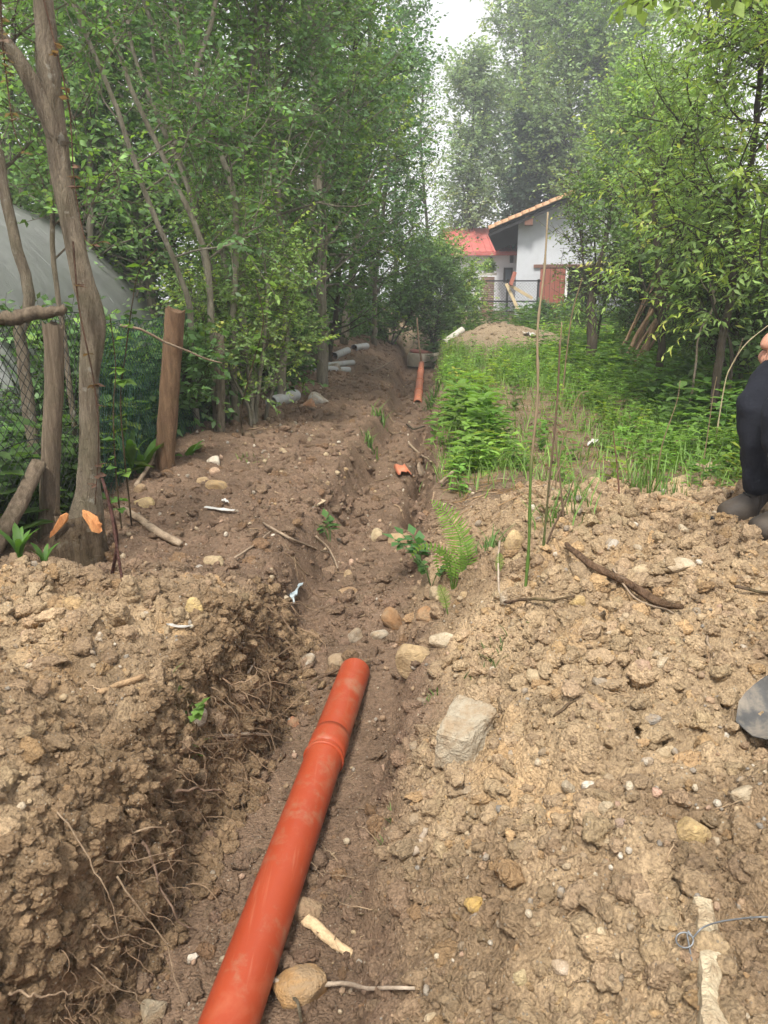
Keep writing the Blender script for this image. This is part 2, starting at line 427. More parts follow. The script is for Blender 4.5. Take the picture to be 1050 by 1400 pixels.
def leaf_mat(name, rough=.5, trans=.35, spec=.35):
    m, n, p, o = newmat(name)
    c = attr(n)
    n1 = noise_node(n, 30, 2, .5, geo_pos(n))
    c = mixc(n, .6, c, ramp(n, n1.outputs[0], [(.3, (.75, .78, .7)), (.7, (1.2, 1.18, 1.1))]), 'MULTIPLY')
    n.links.new(c, p.inputs['Base Color']); p.inputs['Roughness'].default_value = rough; p.inputs['Specular IOR Level'].default_value = spec
    t = n.nodes.new('ShaderNodeBsdfTranslucent'); n.links.new(mixc(n, 1.0, c, (1.25, 1.35, .6), 'MULTIPLY'), t.inputs[0])
    mx = n.nodes.new('ShaderNodeMixShader'); mx.inputs[0].default_value = trans
    n.links.new(p.outputs[0], mx.inputs[1]); n.links.new(t.outputs[0], mx.inputs[2]); n.links.new(mx.outputs[0], o.inputs[0])
    return m
def plain_mat(name, col, rough=.6, var=.25, sc=8, metallic=0, bs=.2, spec=.4, stretch=None, dirt=None, dirtamt=.6, dirtsc=5):
    m, n, p, o = newmat(name)
    pos = obj_pos(n)
    if stretch:
        mp = n.nodes.new('ShaderNodeMapping'); mp.inputs['Scale'].default_value = stretch; n.links.new(pos, mp.inputs[0]); pos = mp.outputs[0]
    n1 = noise_node(n, sc, 7, .62, pos); n2 = noise_node(n, sc * 7, 4, .6, pos)
    lo, hi = 1 - var, 1 + var
    c = mixc(n, 1.0, col, ramp(n, n1.outputs[0], [(.28, (lo, lo, lo)), (.72, (hi, hi, hi))]), 'MULTIPLY')
    if dirt:
        n3 = noise_node(n, dirtsc, 7, .7, obj_pos(n), .3)
        c = mixc(n, ramp(n, n3.outputs[0], [(.45, (0, 0, 0)), (.68, (dirtamt,) * 3)]), c, dirt)
    n.links.new(c, p.inputs['Base Color']); p.inputs['Roughness'].default_value = rough
    p.inputs['Metallic'].default_value = metallic; p.inputs['Specular IOR Level'].default_value = spec
    bump(n, p, n2.outputs[0], bs, .006)
    return m
M = {}
M['soil'] = soil_mat(); M['clod'] = soil_mat('clod', 'INSTANCER'); M['stone'] = stone_mat()
M['bark_tan'] = bark_mat('bark_tan', (.12, .09, .06), (.43, .355, .26), moss=.3, sc=3.6, bs=1.0, lichen=.75, dist=.035)
M['bark_grey'] = bark_mat('bark_grey', (.14, .12, .09), (.36, .32, .25), moss=.4, sc=3.0, bs=.6, lichen=.35)
M['bark_dark'] = bark_mat('bark_dark', (.045, .035, .028), (.14, .11, .085), moss=.4, sc=3.0, bs=.8)
M['old_wood'] = bark_mat('old_wood', (.12, .088, .06), (.36, .28, .20), moss=.12, stretch=(26, 26, 1.3), sc=1.6, bs=1.0)
M['brown_wood'] = bark_mat('brown_wood', (.13, .072, .04), (.34, .21, .125), moss=.15, stretch=(24, 24, 1.2), sc=1.6, bs=1.0)
M['stick'] = bark_mat('stick', (.19, .135, .09), (.40, .31, .22), sc=9, stretch=(1, 1, 1), bs=.5)
M['root'] = bark_mat('root', (.24, .18, .13), (.47, .39, .30), sc=12, stretch=(1, 1, 1), bs=.4)
M['fresh_wood'] = bark_mat('fresh_wood', (.52, .20, .075), (.74, .36, .15), sc=3, stretch=(20, 20, 2), bs=.6)
M['leaf'] = leaf_mat('leaf', .5, .45, .35); M['leaf_soft'] = leaf_mat('leaf_soft', .6, .45, .25); M['grass'] = leaf_mat('grass', .5, .3, .3)

# ------------------------------------------------------------------ ground
def build_ground():
    ys = [-3.0]
    while ys[-1] < .35: ys.append(ys[-1] + (.10 if ys[-1] < .2 else .03))
    while ys[-1] < 85: ys.append(ys[-1] + max(.0108, .0064 * ys[-1]))
    def grow(x0, sgn):
        out = [x0]
        while abs(out[-1]) < 85:
            x = abs(out[-1]); st_ = .0112 if x < 1.2 else .0112 * (x / 1.2) ** 1.8
            if sgn < 0 and -.74 < out[-1] < -.56: st_ = .0034
            out.append(out[-1] + sgn * st_)
        return out
    xs = np.array(grow(-.01, -1)[::-1] + grow(0.0, 1)); ys = np.array(ys)
    X, Y = np.meshgrid(xs, ys); x = X.ravel(); y = Y.ravel()
    x = x + (floor_l(np.clip(y, 0, 3.4)) + .58) * (1 - ss(1.2, 4.0, np.abs(x))) * (1 - ss(3.4, 6, y))
    z = height(x, y)
    # broken face of the left trench wall: push it in and out sideways
    wm = ss(-.22, -.10, x - floor_l(y)) * (1 - ss(.0, .10, x - floor_l(y))) * (1 - ss(3.0, 3.8, y))
    f1, r1 = worley(y / .11, z / .09, 401); f2, r2 = worley(y / .045, z / .04, 402)
    dxw = .05 * fbm(y * 5, z * 6, 3, 403) + .035 * np.sqrt(np.clip(1 - (f1 / .6) ** 2, 0, 1)) * r1 + .016 * np.sqrt(np.clip(1 - (f2 / .6) ** 2, 0, 1)) * r2
    x0_ = x; xw = x + wm * dxw * .9
    tan, gr = zone(x, y)
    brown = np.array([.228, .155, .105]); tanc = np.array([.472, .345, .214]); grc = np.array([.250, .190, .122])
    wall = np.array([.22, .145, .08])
    n = fbm(x * 1.3, y * 1.3, 4, 201)[:, None]
    c = brown + (tanc - brown) * tan[:, None]
    c = c + (grc - c) * gr[:, None] * .85
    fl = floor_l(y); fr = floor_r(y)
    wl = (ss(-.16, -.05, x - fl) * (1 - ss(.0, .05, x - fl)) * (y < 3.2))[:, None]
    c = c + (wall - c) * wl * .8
    mid = (ss(2.8, 3.4, y) * (1 - ss(9, 14, y)) * (x < fl + .1) * (1 - gr))[:, None]
    c = c + (np.array([.245, .165, .112]) - c) * mid * .8
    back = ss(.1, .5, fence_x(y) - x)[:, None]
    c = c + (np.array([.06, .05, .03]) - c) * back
    fr = floor_r(y); damp = (ss(-.05, .38, fbm(x * 2.3, y * 2.3, 5, 231, .6) + .22 * (x > fr) * (1 - ss(1.2, 1.9, y))) * tan)[:, None]
    c = c + (np.array([.215, .145, .088]) - c) * damp * .62
    n2 = fbm(x * 9, y * 9, 4, 211)[:, None]; oc = ss(.12, .5, fbm(x * 3.1, y * 3.1, 4, 221))[:, None]
    c = c * (1 + .25 * n) * (1 + .35 * n2)
    c = c * (1 + (np.array([1.05, .98, .88]) - 1) * oc * tan[:, None])
    mo = np.exp(-((x - 2.75) / 1.35) ** 2 - ((y - 17.8) / 2.0) ** 2); mo = ss(.15, .5, mo)[:, None]; c = c + (np.array([.30, .235, .160]) - c) * mo * .8
    global WALL
    kk = np.nonzero((wm > .25) & (y < 3.3) & (y > .6))[0]; WALL = np.stack([xw[kk], y[kk], z[kk]], 1)
    ny, nx = len(ys), len(xs)
    i = np.arange(ny * nx).reshape(ny, nx)
    F = np.stack([i[:-1, :-1], i[:-1, 1:], i[1:, 1:], i[1:, :-1]], -1).reshape(-1, 4)
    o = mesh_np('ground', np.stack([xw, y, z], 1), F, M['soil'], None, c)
    tag(o, 'bare earth with a narrow trench running away between dug banks', None, None, 'structure')
    print('ground verts', len(x), nx, ny)
build_ground()
# ------------------------------------------------------------------ loose soil: clods and crumbs nobody could count
def soil_col(rg, x, y, n):
    tan, gr = zone(x, y)
    brown = np.array([.228, .155, .105]); tanc = np.array([.478, .350, .218])
    c = brown + (tanc - brown) * tan[:, None]
    damp = (ss(-.05, .38, fbm(x * 2.3, y * 2.3, 5, 231, .6) + .22 * (x > floor_r(y)) * (1 - ss(1.2, 1.9, y))) * tan)[:, None]; c = c + (np.array([.235, .16, .098]) - c) * damp * .65
    mo = ss(.15, .5, np.exp(-((x - 2.75) / 1.35) ** 2 - ((y - 17.8) / 2.0) ** 2))[:, None]; c = c + (np.array([.30, .235, .160]) - c) * mo * .8
    c = c * np.exp(rg.normal(0, .11, (n, 1))) * (1 + rg.normal(0, .01, (n, 3)))
    och = rg.random(n) < .10
    c[och] = c[och] * np.array([1.06, .98, .86])
    return np.clip(c, .02, .8)
def region_pts(rg, n, x0, x1, y0, y1, dens):
    x = rg.uniform(x0, x1, n); y = y0 * (y1 / y0) ** rg.random(n)
    k = rg.random(n) < dens(x, y); return x[k], y[k]
def dens_soil(x, y):
    tan, gr = zone(x, y); fl = floor_l(y); fr = floor_r(y)
    inn = ((x > fl - .02) & (x < fr)) * (y < 3)
    steep = ((x < fl + .01) & (x > fl - wall_lw(y) - .03)) * (y < 3)
    clump = ss(-.35, .35, fbm(x * 3.3, y * 3.3, 3, 301))
    d = (.5 + .5 * tan) * (.25 + .75 * clump) * (1 - .75 * gr)
    d = d * (1 - .3 * inn) * (1 - .4 * steep)
    vis = np.abs(x) < .56 * y + .75
    return d * vis * (x > fence_x(y) - .1)
def scatter_soil(name, label, n, y1, smin, smax, power, sub, seed, sink=.25, dens=dens_soil, np_=10, colf=soil_col, cut=.75, rough=.16, mat='soil', flat=(.55, 1.0), crumb=0.0):
    rg = np.random.default_rng(seed)
    x, y = region_pts(rg, n, -2.2, 3.2, .42, y1, dens)
    m = len(x)
    s = smin + (smax - smin) * rg.random(m) ** power
    s = s * np.clip(np.hypot(x, y) / 1.6, .8, 2.2) ** .5
    if sub < 0:
        pr = []
        for i in range(np_):
            V8 = np.array([(1, 0, 0), (-1, 0, 0), (0, 1, 0), (0, -1, 0), (0, 0, 1), (0, 0, -1)], float) * rg.uniform(.6, 1.25, (6, 1)) + rg.normal(0, .15, (6, 3))
            pr.append((V8, np.array([(0, 2, 4), (2, 1, 4), (1, 3, 4), (3, 0, 4), (2, 0, 5), (1, 2, 5), (3, 1, 5), (0, 3, 5)])))
    else: pr = [stone_proto(seed * 50 + i, sub, 4, cut, rough, crumb) for i in range(np_)]
    sc = s[:, None] * np.stack([rg.uniform(.8, 1.3, m), rg.uniform(.7, 1.1, m), rg.uniform(*flat, m)], 1)
    pos = np.stack([x, y, height(x, y) + s * (rg.uniform(-.3, .45, m) - sink + .2)], 1)
    V, F, C = scatter_arr(pr, rg.integers(0, np_, m), pos, np.einsum('nij,njk->nik', rotz(rg.uniform(0, 6.28, m)), np.eye(3)[None] + .0 * rand_rot(rg, m)) if flat[1] < .7 else rand_rot(rg, m), sc, colf(rg, x, y, m))
    o = mesh_np(name, V, F, M[mat], None, C, smooth=False)
    tag(o, label, 'soil' if mat == 'soil' else 'gravel', None, 'stuff'); print(name, m, len(F)); return o
def clod_proto(seed):
    """crumbly lump: a faceted ball covered in knobs"""
    rg = np.random.default_rng(seed); V, F = stone_proto(seed, 3, 5, .74, .16); r0 = np.linalg.norm(V, axis=1, keepdims=True); D = V / r0
    for k, wd, am in ((16, .55, .26), (60, .26, .13)):
        ctr = norm(rg.normal(size=(k, 3))); am_ = am * rg.uniform(.3, 1, k); w_ = wd * rg.uniform(.6, 1.2, k)
        ang = np.arccos(np.clip(D @ ctr.T, -1, 1)) / w_; b = (np.sqrt(np.clip(1 - ang ** 2, 0, 1)) * am_).max(1)
        r0 = r0 * (.86 + b[:, None])
    r0 = r0 * (1 + .035 * rg.normal(size=r0.shape))
    return D * r0, F
def gn_scatter(name, label, n, y1, smin, smax, power, seed, cat, dens=dens_soil, nproto=10, flat=(.55, .95), pts=None):
    rg = np.random.default_rng(seed)
    if pts is None: x, y = region_pts(rg, n, -2.2, 3.2, .42, y1, dens)
    else: q = pts[rg.integers(0, len(pts), n)]; x, y = q[:, 0], q[:, 1]
    m = len(x)
    s = smin + (smax - smin) * rg.random(m) ** power; s = s * np.clip(np.hypot(x, y) / 1.6, .8, 2.2) ** .35
    P = np.stack([x, y, height(x, y) + s * rg.uniform(-.35, .25, m)], 1)
    if pts is not None: P = q + rg.normal(0, .004, q.shape)
    me = bpy.data.meshes.new(name); me.vertices.add(m); me.vertices.foreach_set('co', P.astype(np.float32).ravel())
    def put(nm, typ, arr, key):
        a = me.attributes.new(nm, typ, 'POINT'); a.data.foreach_set(key, arr.ravel())
    put('rot', 'FLOAT_VECTOR', np.stack([rg.normal(0, .5, m), rg.normal(0, .5, m), rg.uniform(0, 6.28, m)], 1).astype(np.float32), 'vector')
    put('scl', 'FLOAT_VECTOR', (s[:, None] * np.stack([rg.uniform(.85, 1.25, m), rg.uniform(.75, 1.1, m), rg.uniform(*flat, m)], 1)).astype(np.float32), 'vector')
    c4 = np.ones((m, 4), np.float32); c4[:, :3] = soil_col(rg, x, y, m) if pts is None else np.array([.265, .182, .108]) * np.exp(rg.normal(0, .18, (m, 1))); put('Col', 'FLOAT_COLOR', c4, 'color')
    put('idx', 'INT', rg.integers(0, nproto, m).astype(np.int32), 'value')
    o = bpy.data.objects.new(name, me); COL.objects.link(o)
    pc = bpy.data.collections.new(name + '_shapes')          # shapes to copy from, not part of the scene
    for i in range(nproto):
        V, F = clod_proto(seed * 31 + i); q = mesh_np(f'lump_{i:02d}', V, F, M['clod'], None, None, True); COL.objects.unlink(q); pc.objects.link(q)
    ng = bpy.data.node_groups.new(name, 'GeometryNodeTree'); ng.interface.new_socket('Geometry', in_out='INPUT', socket_type='NodeSocketGeometry'); ng.interface.new_socket('Geometry', in_out='OUTPUT', socket_type='NodeSocketGeometry')
    N = ng.nodes; gi = N.new('NodeGroupInput'); go = N.new('NodeGroupOutput'); m2p = N.new('GeometryNodeMeshToPoints'); iop = N.new('GeometryNodeInstanceOnPoints'); ci = N.new('GeometryNodeCollectionInfo')
    ci.inputs['Collection'].default_value = pc; ci.inputs['Separate Children'].default_value = True; ci.inputs['Reset Children'].default_value = True
    iop.inputs['Pick Instance'].default_value = True
    def na(nm, typ):
        q = N.new('GeometryNodeInputNamedAttribute'); q.data_type = typ; q.inputs[0].default_value = nm; return [z for z in q.outputs if z.enabled][0]
    Lk = ng.links.new
    Lk(gi.outputs[0], m2p.inputs['Mesh']); Lk(m2p.outputs[0], iop.inputs['Points']); Lk(ci.outputs[0], iop.inputs['Instance'])
    Lk(na('idx', 'INT'), iop.inputs['Instance Index']); Lk(na('rot', 'FLOAT_VECTOR'), iop.inputs['Rotation']); Lk(na('scl', 'FLOAT_VECTOR'), iop.inputs['Scale']); Lk(iop.outputs[0], go.inputs[0])
    md = o.modifiers.new('scatter', 'NODES'); md.node_group = ng
    tag(o, label, cat, None, 'stuff'); print(name, m); return o
gn_scatter('soil_clods', 'crumbly lumps of dug clay piled over the spoil heaps', 105000, 20, .005, .042, 4.2, 11, 'soil')
gn_scatter('wall_clods', 'crumbling lumps of earth clinging to the left trench wall', 6500, 4, .004, .032, 3.4, 17, 'soil', pts=WALL)
scatter_soil('soil_crumbs', 'small loose crumbs of earth covering the dug banks', 42000, 14, .004, .0120, 2.4, 0, 12, rough=.22, crumb=.2)
scatter_soil('soil_grains', 'fine grains of earth lying over the dug soil close by', 150000, 6, .0018, .0055, 1.8, -1, 14, sink=.1)
def gravel_col(rg, x, y, n):
    pal = np.array([[.50, .42, .31], [.42, .33, .22], [.34, .30, .25], [.60, .54, .45], [.38, .26, .17], [.27, .25, .22], [.46, .35, .22], [.43, .29, .21]])
    return pal[rg.integers(0, len(pal), n)] * rg.uniform(.9, 1.25, (n, 1))
def dens_gravel(x, y):
    tan, gr = zone(x, y); fl = floor_l(y)
    return (.45 + .55 * tan) * (1 - .8 * gr) * (np.abs(x) < .56 * y + .75) * (x > fence_x(y)) * (.3 + .7 * ss(-.3, .3, fbm(x * 4, y * 4, 2, 333)))
scatter_soil('gravel', 'small mixed pebbles and grit scattered over the soil', 15000, 16, .0035, .0135, 2.6, 0, 13, dens=dens_gravel, colf=gravel_col, sink=-.25, rough=.08, mat='stone', cut=.7)

# ------------------------------------------------------------------ stones one can point to
def stone(px, py, wpx, hpx, col, label, kind='round', rot=0.0, tilt=0.0, seed=0, name='stone', cat='stone', sink=.48, depth=.75, group=None, mat='stone'):
    p = hit(px, py + hpx * .25); k = pxm(p)
    wm, hm = wpx / k, hpx / k
    V, F = stone_proto(7000 + seed, 3 if wpx > 40 else 2, 9 if kind == 'block' else (11 if kind == 'sharp' else 9),
                       .62 if kind == 'block' else (.62 if kind == 'sharp' else .74), .035 if kind == 'block' else (.06 if kind == 'sharp' else .05))
    ext = V.max(0) - V.min(0)
    if kind != 'round': V = V * (1 + .03 * np.random.default_rng(seed + 3).uniform(-1, 1, (len(V), 1)))
    V = (V - (V.max(0) + V.min(0)) / 2) / ext * np.array([wm, max(wm * depth, hm * .8), hm * 1.15])
    ca, sa = math.cos(tilt), math.sin(tilt); V = V @ np.array([[ca, 0, sa], [0, 1, 0], [-sa, 0, ca]])
    a = rot; V = V @ np.array([[math.cos(a), math.sin(a), 0], [-math.sin(a), math.cos(a), 0], [0, 0, 1]])
    rg = np.random.default_rng(seed)
    col = np.array(col) * np.array([1.0, .955, .88])
    c = np.array(col) * (1 + .08 * rg.normal(size=(len(V), 1)))
    o = mesh_np(name, V, F, M[mat], None, c, smooth=(kind == 'round'))
    o.location = (p[0], p[1] + max(wm * depth, hm * .8) * .2, p[2] + hm * (.5 - sink))
    tag(o, label, cat, group); return o
CREAM = (.52, .43, .30); TAN = (.48, .36, .22); OCH = (.42, .30, .17); GREYS = (.35, .31, .26); PALE = (.58, .51, .40); PINK = (.46, .33, .27); RUST = (.40, .22, .11)
S = [
 (606, 873, 42, 28, PALE, 'flat cream stone leaning on a tan boulder beside the trench', 'sharp', .2, -.3),
 (566, 896, 52, 46, (.47, .36, .22), 'rounded tan boulder half buried at the trench edge, under the cream stone', 'round', .1, 0),
 (584, 840, 32, 28, RUST, 'rust coloured stone just below the fern', 'sharp', .5, .2),
 (538, 845, 26, 40, (.36, .21, .11), 'rust brown upright slab stone left of the rust coloured stone', 'sharp', .4, .5),
 (546, 736, 38, 22, TAN, 'smooth tan oval cobble on the trench floor, right one of a pair', 'round', .1, .1),
 (516, 732, 20, 25, (.55, .46, .31), 'smooth pale upright cobble on the trench floor, left one of a pair', 'round', .1, 0),
 (473, 810, 34, 14, (.38, .26, .16), 'long brown stone lying across the trench floor', 'round', -.2, .25),
 (476, 784, 14, 14, TAN, 'small round tan pebble on the trench floor above the long brown stone', 'round', 0, 0),
 (484, 868, 26, 20, GREYS, 'grey splinter of rock beyond the buried end of the orange pipe', 'sharp', .4, .5),
 (519, 868, 26, 18, (.48, .44, .38), 'pale grey chipped stone right of the grey splinter in the trench', 'sharp', .1, .2),
 (878, 914, 34, 30, (.47, .33, .27), 'smooth pinkish oval pebble on the right spoil heap', 'round', .2, .4),
 (906, 908, 20, 16, PALE, 'small cream stone touching the pinkish pebble', 'sharp', .2, 0),
 (741, 922, 40, 27, CREAM, 'broad cream cobble on the heap left of the pinkish pebble', 'sharp', .1, 0),
 (824, 932, 27, 13, GREYS, 'flat grey pebble between the cream cobble and the pinkish pebble', 'round', .1, -.2),
 (790, 820, 24, 20, (.56, .42, .20), 'yellow rounded stone under the long brown branch', 'round', 0, .2),
 (820, 788, 22, 22, (.54, .42, .25), 'tan stone above the thick end of the long brown branch', 'sharp', .3, .3),
 (877, 782, 34, 22, CREAM, 'cream cobble, left one of two near the top of the right heap', 'round', 0, .1),
 (930, 772, 46, 18, PALE, 'long pale cobble, right one of two near the top of the right heap', 'round', 0, 0),
 (838, 744, 20, 14, (.50, .47, .43), 'small grey chip of slate on the crest of the right heap', 'sharp', .2, .3),
 (936, 722, 14, 15, PALE, 'small white stone below the crest of the right heap', 'sharp', .1, .1),
 (940, 742, 22, 14, TAN, 'tan pebble below the white stone on the right heap', 'round', 0, .1),
 (966, 640, 42, 22, (.50, .40, .30), 'large smooth pinkish boulder in the grass behind the right heap', 'round', 0, 0),
 (940, 661, 56, 24, (.47, .38, .23), 'long tan boulder in the grass in front of the pinkish one', 'round', 0, .05),
 (807, 1077, 20, 20, (.72, .69, .65), 'bright white chip of stone low on the right heap', 'sharp', .3, .3),
 (830, 1103, 24, 18, (.52, .45, .34), 'rounded beige stone right below the bright white chip', 'round', .2, .3),
 (779, 1075, 16, 24, (.45, .40, .32), 'small grey beige slab left of the bright white chip', 'sharp', .3, .6),
 (870, 1002, 18, 12, (.30, .32, .35), 'bluish grey pebble in the middle of the right heap', 'round', .1, .1),
 (893, 983, 24, 13, (.33, .34, .35), 'slate grey stone above the bluish pebble', 'sharp', .1, .3),
 (910, 1028, 28, 20, CREAM, 'cream stone left of the shovel blade', 'round', .1, .2),
 (886, 1040, 18, 14, (.43, .38, .33), 'greyish stone left of the cream stone near the shovel', 'round', 0, 0),
 (995, 1004, 14, 11, (.72, .70, .66), 'tiny white stone touching the shovel blade', 'sharp', 0, 0),
 (899, 894, 16, 14, PALE, 'small white pebble above the pinkish pebble', 'sharp', 0, .2),
 (810, 958, 13, 16, (.58, .50, .36), 'small pointed cream stone below the flat grey pebble', 'sharp', 0, .3),
 (949, 1135, 54, 42, (.50, .38, .20), 'large yellowish lump of stone on the right heap below the shovel', 'round', 0, .1),
 (1018, 1088, 38, 22, (.45, .39, .30), 'flat beige cobble at the right edge below the shovel', 'round', 0, .1),
 (898, 1085, 14, 14, (.52, .34, .28), 'small pink stone low on the right heap', 'sharp', .1, .2),
 (850, 1126, 16, 16, (.33, .26, .25), 'small purplish stone below the rounded beige stone', 'round', .1, .2),
 (824, 1274, 18, 18, (.60, .52, .38), 'small pale triangular stone in the dark hollow at lower right', 'sharp', .3, .3),
 (772, 1324, 32, 16, (.64, .55, .47), 'pinkish white shard at the bottom of the right heap', 'sharp', .2, -.3),
 (878, 1332, 24, 20, (.56, .44, .28), 'pale tan stone at the bottom right of the heap', 'sharp', .1, .2),
 (866, 1364, 13, 14, (.70, .70, .68), 'white oval pebble at the bottom of the heap', 'round', 0, .2),
 (712, 1338, 20, 22, (.52, .44, .28), 'small yellowish block at the bottom of the heap', 'sharp', .3, .4),
 (650, 1236, 32, 24, (.52, .36, .13), 'bright ochre yellow lump of clay stone at the lower centre', 'round', .2, .1),
 (652, 1258, 20, 18, (.27, .27, .28), 'dark grey pebble right below the ochre lump', 'round', .1, .1),
 (592, 1394, 24, 12, (.62, .52, .38), 'pale pebble at the bottom edge right of the pipe', 'round', 0, 0),
 (545, 1344, 18, 14, (.5, .42, .32), 'small beige pebble above the pale one at the bottom edge', 'round', 0, .2),
 (410, 1352, 76, 56, (.42, .26, .12), 'big ochre boulder in the trench right of the pipe, a twig lying over it', 'round', .2, .1),
 (418, 1245, 48, 30, (.30, .21, .14), 'brown muddy stone in the trench right of the pipe', 'round', .2, -.1),
 (402, 988, 20, 18, (.42, .20, .12), 'small broken red brick piece left of the orange pipe', 'block', .3, .1),
 (210, 1378, 38, 46, (.36, .32, .25), 'grey slab stone at the foot of the left trench wall', 'sharp', .3, .2),
 (270, 978, 30, 26, (.50, .45, .40), 'pale stone beside the small leafy sprout on the left bank', 'sharp', .2, .4),
 (133, 1094, 22, 19, (.62, .58, .50), 'smooth white pebble on the left bank above the roots', 'round', 0, 0),
 (107, 1127, 22, 26, (.52, .37, .20), 'tan angular stone, right one of two below the white pebble', 'sharp', .2, .2),
 (84, 1124, 20, 22, (.42, .34, .23), 'grey brown stone, left one of two below the white pebble', 'sharp', .1, .3),
 (97, 1096, 32, 20, (.27, .20, .14), 'dull brown cobble left of the white pebble', 'round', 0, 0),
 (260, 828, 34, 30, (.58, .45, .22), 'yellow angular stone on the left bank', 'sharp', .2, .4),
 (292, 768, 32, 20, (.55, .45, .30), 'crumbly pale stone on the left bank above the yellow one', 'sharp', 0, 0),
 (272, 776, 13, 10, (.42, .40, .38), 'small grey pebble left of the crumbly pale stone', 'round', 0, 0),
 (197, 688, 32, 20, (.57, .45, .25), 'large flat yellow cobble on the bank right of the splintered stump', 'round', 0, .1),
 (191, 667, 18, 16, (.38, .28, .18), 'brown stone above the flat yellow cobble', 'round', 0, 0),
 (295, 663, 30, 18, (.55, .40, .22), 'tan oval cobble on the bank below the second post', 'round', 0, 0),
 (293, 643, 16, 11, (.58, .42, .32), 'small pinkish stone above the tan oval cobble', 'round', 0, 0),
 (277, 657, 18, 13, (.50, .38, .24), 'beige stone left of the tan oval cobble', 'round', 0, 0),
 (292, 629, 18, 14, (.66, .62, .55), 'white stone at the top of the bank below the second post', 'sharp', 0, .3),
 (136, 872, 14, 18, (.68, .64, .58), 'small white triangular stone on the left heap', 'sharp', .3, .4),
 (25, 793, 24, 16, (.60, .54, .44), 'pale stone on the crest of the left heap', 'sharp', .1, 0),
 (42, 910, 18, 12, (.57, .50, .40), 'small pale stone on the side of the left heap', 'sharp', .1, 0),
 (436, 545, 32, 24, (.42, .42, .42), 'grey concrete lump on the far left bank beside the open grey pipe', 'block', .2, -.1),
 (419, 552, 24, 14, (.44, .24, .15), 'broken orange brick beside the grey concrete lump', 'sharp', .2, .3),
 (457, 502, 24, 16, (.52, .50, .47), 'pale concrete piece lying under the far grey pipes', 'sharp', .1, 0),
 (704, 738, 30, 40, (.55, .42, .24), 'upright tan boulder at the foot of the tall canes', 'round', .1, .2),
 (697, 813, 30, 24, (.58, .53, .45), 'broken pale stone left of the cane bases', 'sharp', .2, .2),
 (596, 810, 18, 22, (.50, .42, .30), 'small beige stone under the fern fronds', 'round', .1, .1),
 (635, 813, 13, 11, (.52, .40, .24), 'tiny tan pebble right of the fern base', 'round', 0, 0),
 (432, 688, 28, 9, (.58, .50, .36), 'long pale flat stone on the middle of the left bank', 'sharp', 0, .15),
 (655, 1340, 30, 22, (.40, .31, .21), 'brownish stone at the bottom centre of the heap', 'sharp', .1, .2),
 (418, 904, 18, 34, (.50, .47, .43), 'crumbling grey white stone left of the buried pipe end', 'sharp', .2, -.6),
 (462, 903, 30, 20, (.36, .28, .20), 'muddy clod stone resting on the buried end of the orange pipe', 'sharp', .2, .1),
 (575, 642, 14, 30, (.40, .33, .27), 'dirty rock standing in the dark slot of the trench', 'sharp', .2, .1),
 (640, 1080, 22, 14, (.40, .33, .25), 'small brown stone below the large grey block', 'sharp', .2, .1),
]
NAMED = []
import re
for i, s in enumerate(S):
    px, py, wp, hp, c, lab, kind, rot, tilt = s
    stone(px, py, wp, hp, c, lab, kind, rot, tilt, seed=i)
    NAMED.append((px, py, re.split(r',| on | in | at | beside| half| just| right | left | lying| below| above| under| leaning| resting| sticking| touching| near| between| standing| low | beyond', lab)[0]))
NAMED.append((637, 1003, 'large angular grey stone block'))
def big_block():
    p = hit(628, 1040); k = pxm(p); w_ = 84 / k
    # corners: bottom four, top four (x right, y away, z up), of about unit width
    V = np.array([(-.52, -.30, -.25), (.10, -.42, -.30), (.50, .05, -.25), (-.30, .45, -.25), (-.50, -.26, .42), (-.02, -.40, .36), (.56, .12, .62), (-.10, .50, .74)], float)
    F = [(0, 3, 2, 1), (4, 5, 6, 7), (0, 1, 5, 4), (1, 2, 6, 5), (2, 3, 7, 6), (3, 0, 4, 7)]
    o = MB().add(V * w_, F, (.43, .375, .285)).build('stone', M['stone'], None, False); o.location = p + np.array([.02, .06, .01])
    b = o.modifiers.new('bevel', 'BEVEL'); b.width = w_ * .05; b.segments = 1
    m = o.modifiers.new('sub', 'SUBSURF'); m.subdivision_type = 'SIMPLE'; m.levels = 4; m.render_levels = 4
    for sc_, st_ in ((.06, .022), (.018, .008)):
        t = bpy.data.textures.new('block_noise', 'CLOUDS'); t.noise_scale = sc_; d = o.modifiers.new('rough', 'DISPLACE'); d.texture = t; d.strength = st_; d.texture_coords = 'LOCAL'
    tag(o, 'large angular grey stone block on the slope right of the orange pipe', 'stone')
big_block()
USED = set(q[5] for q in S)
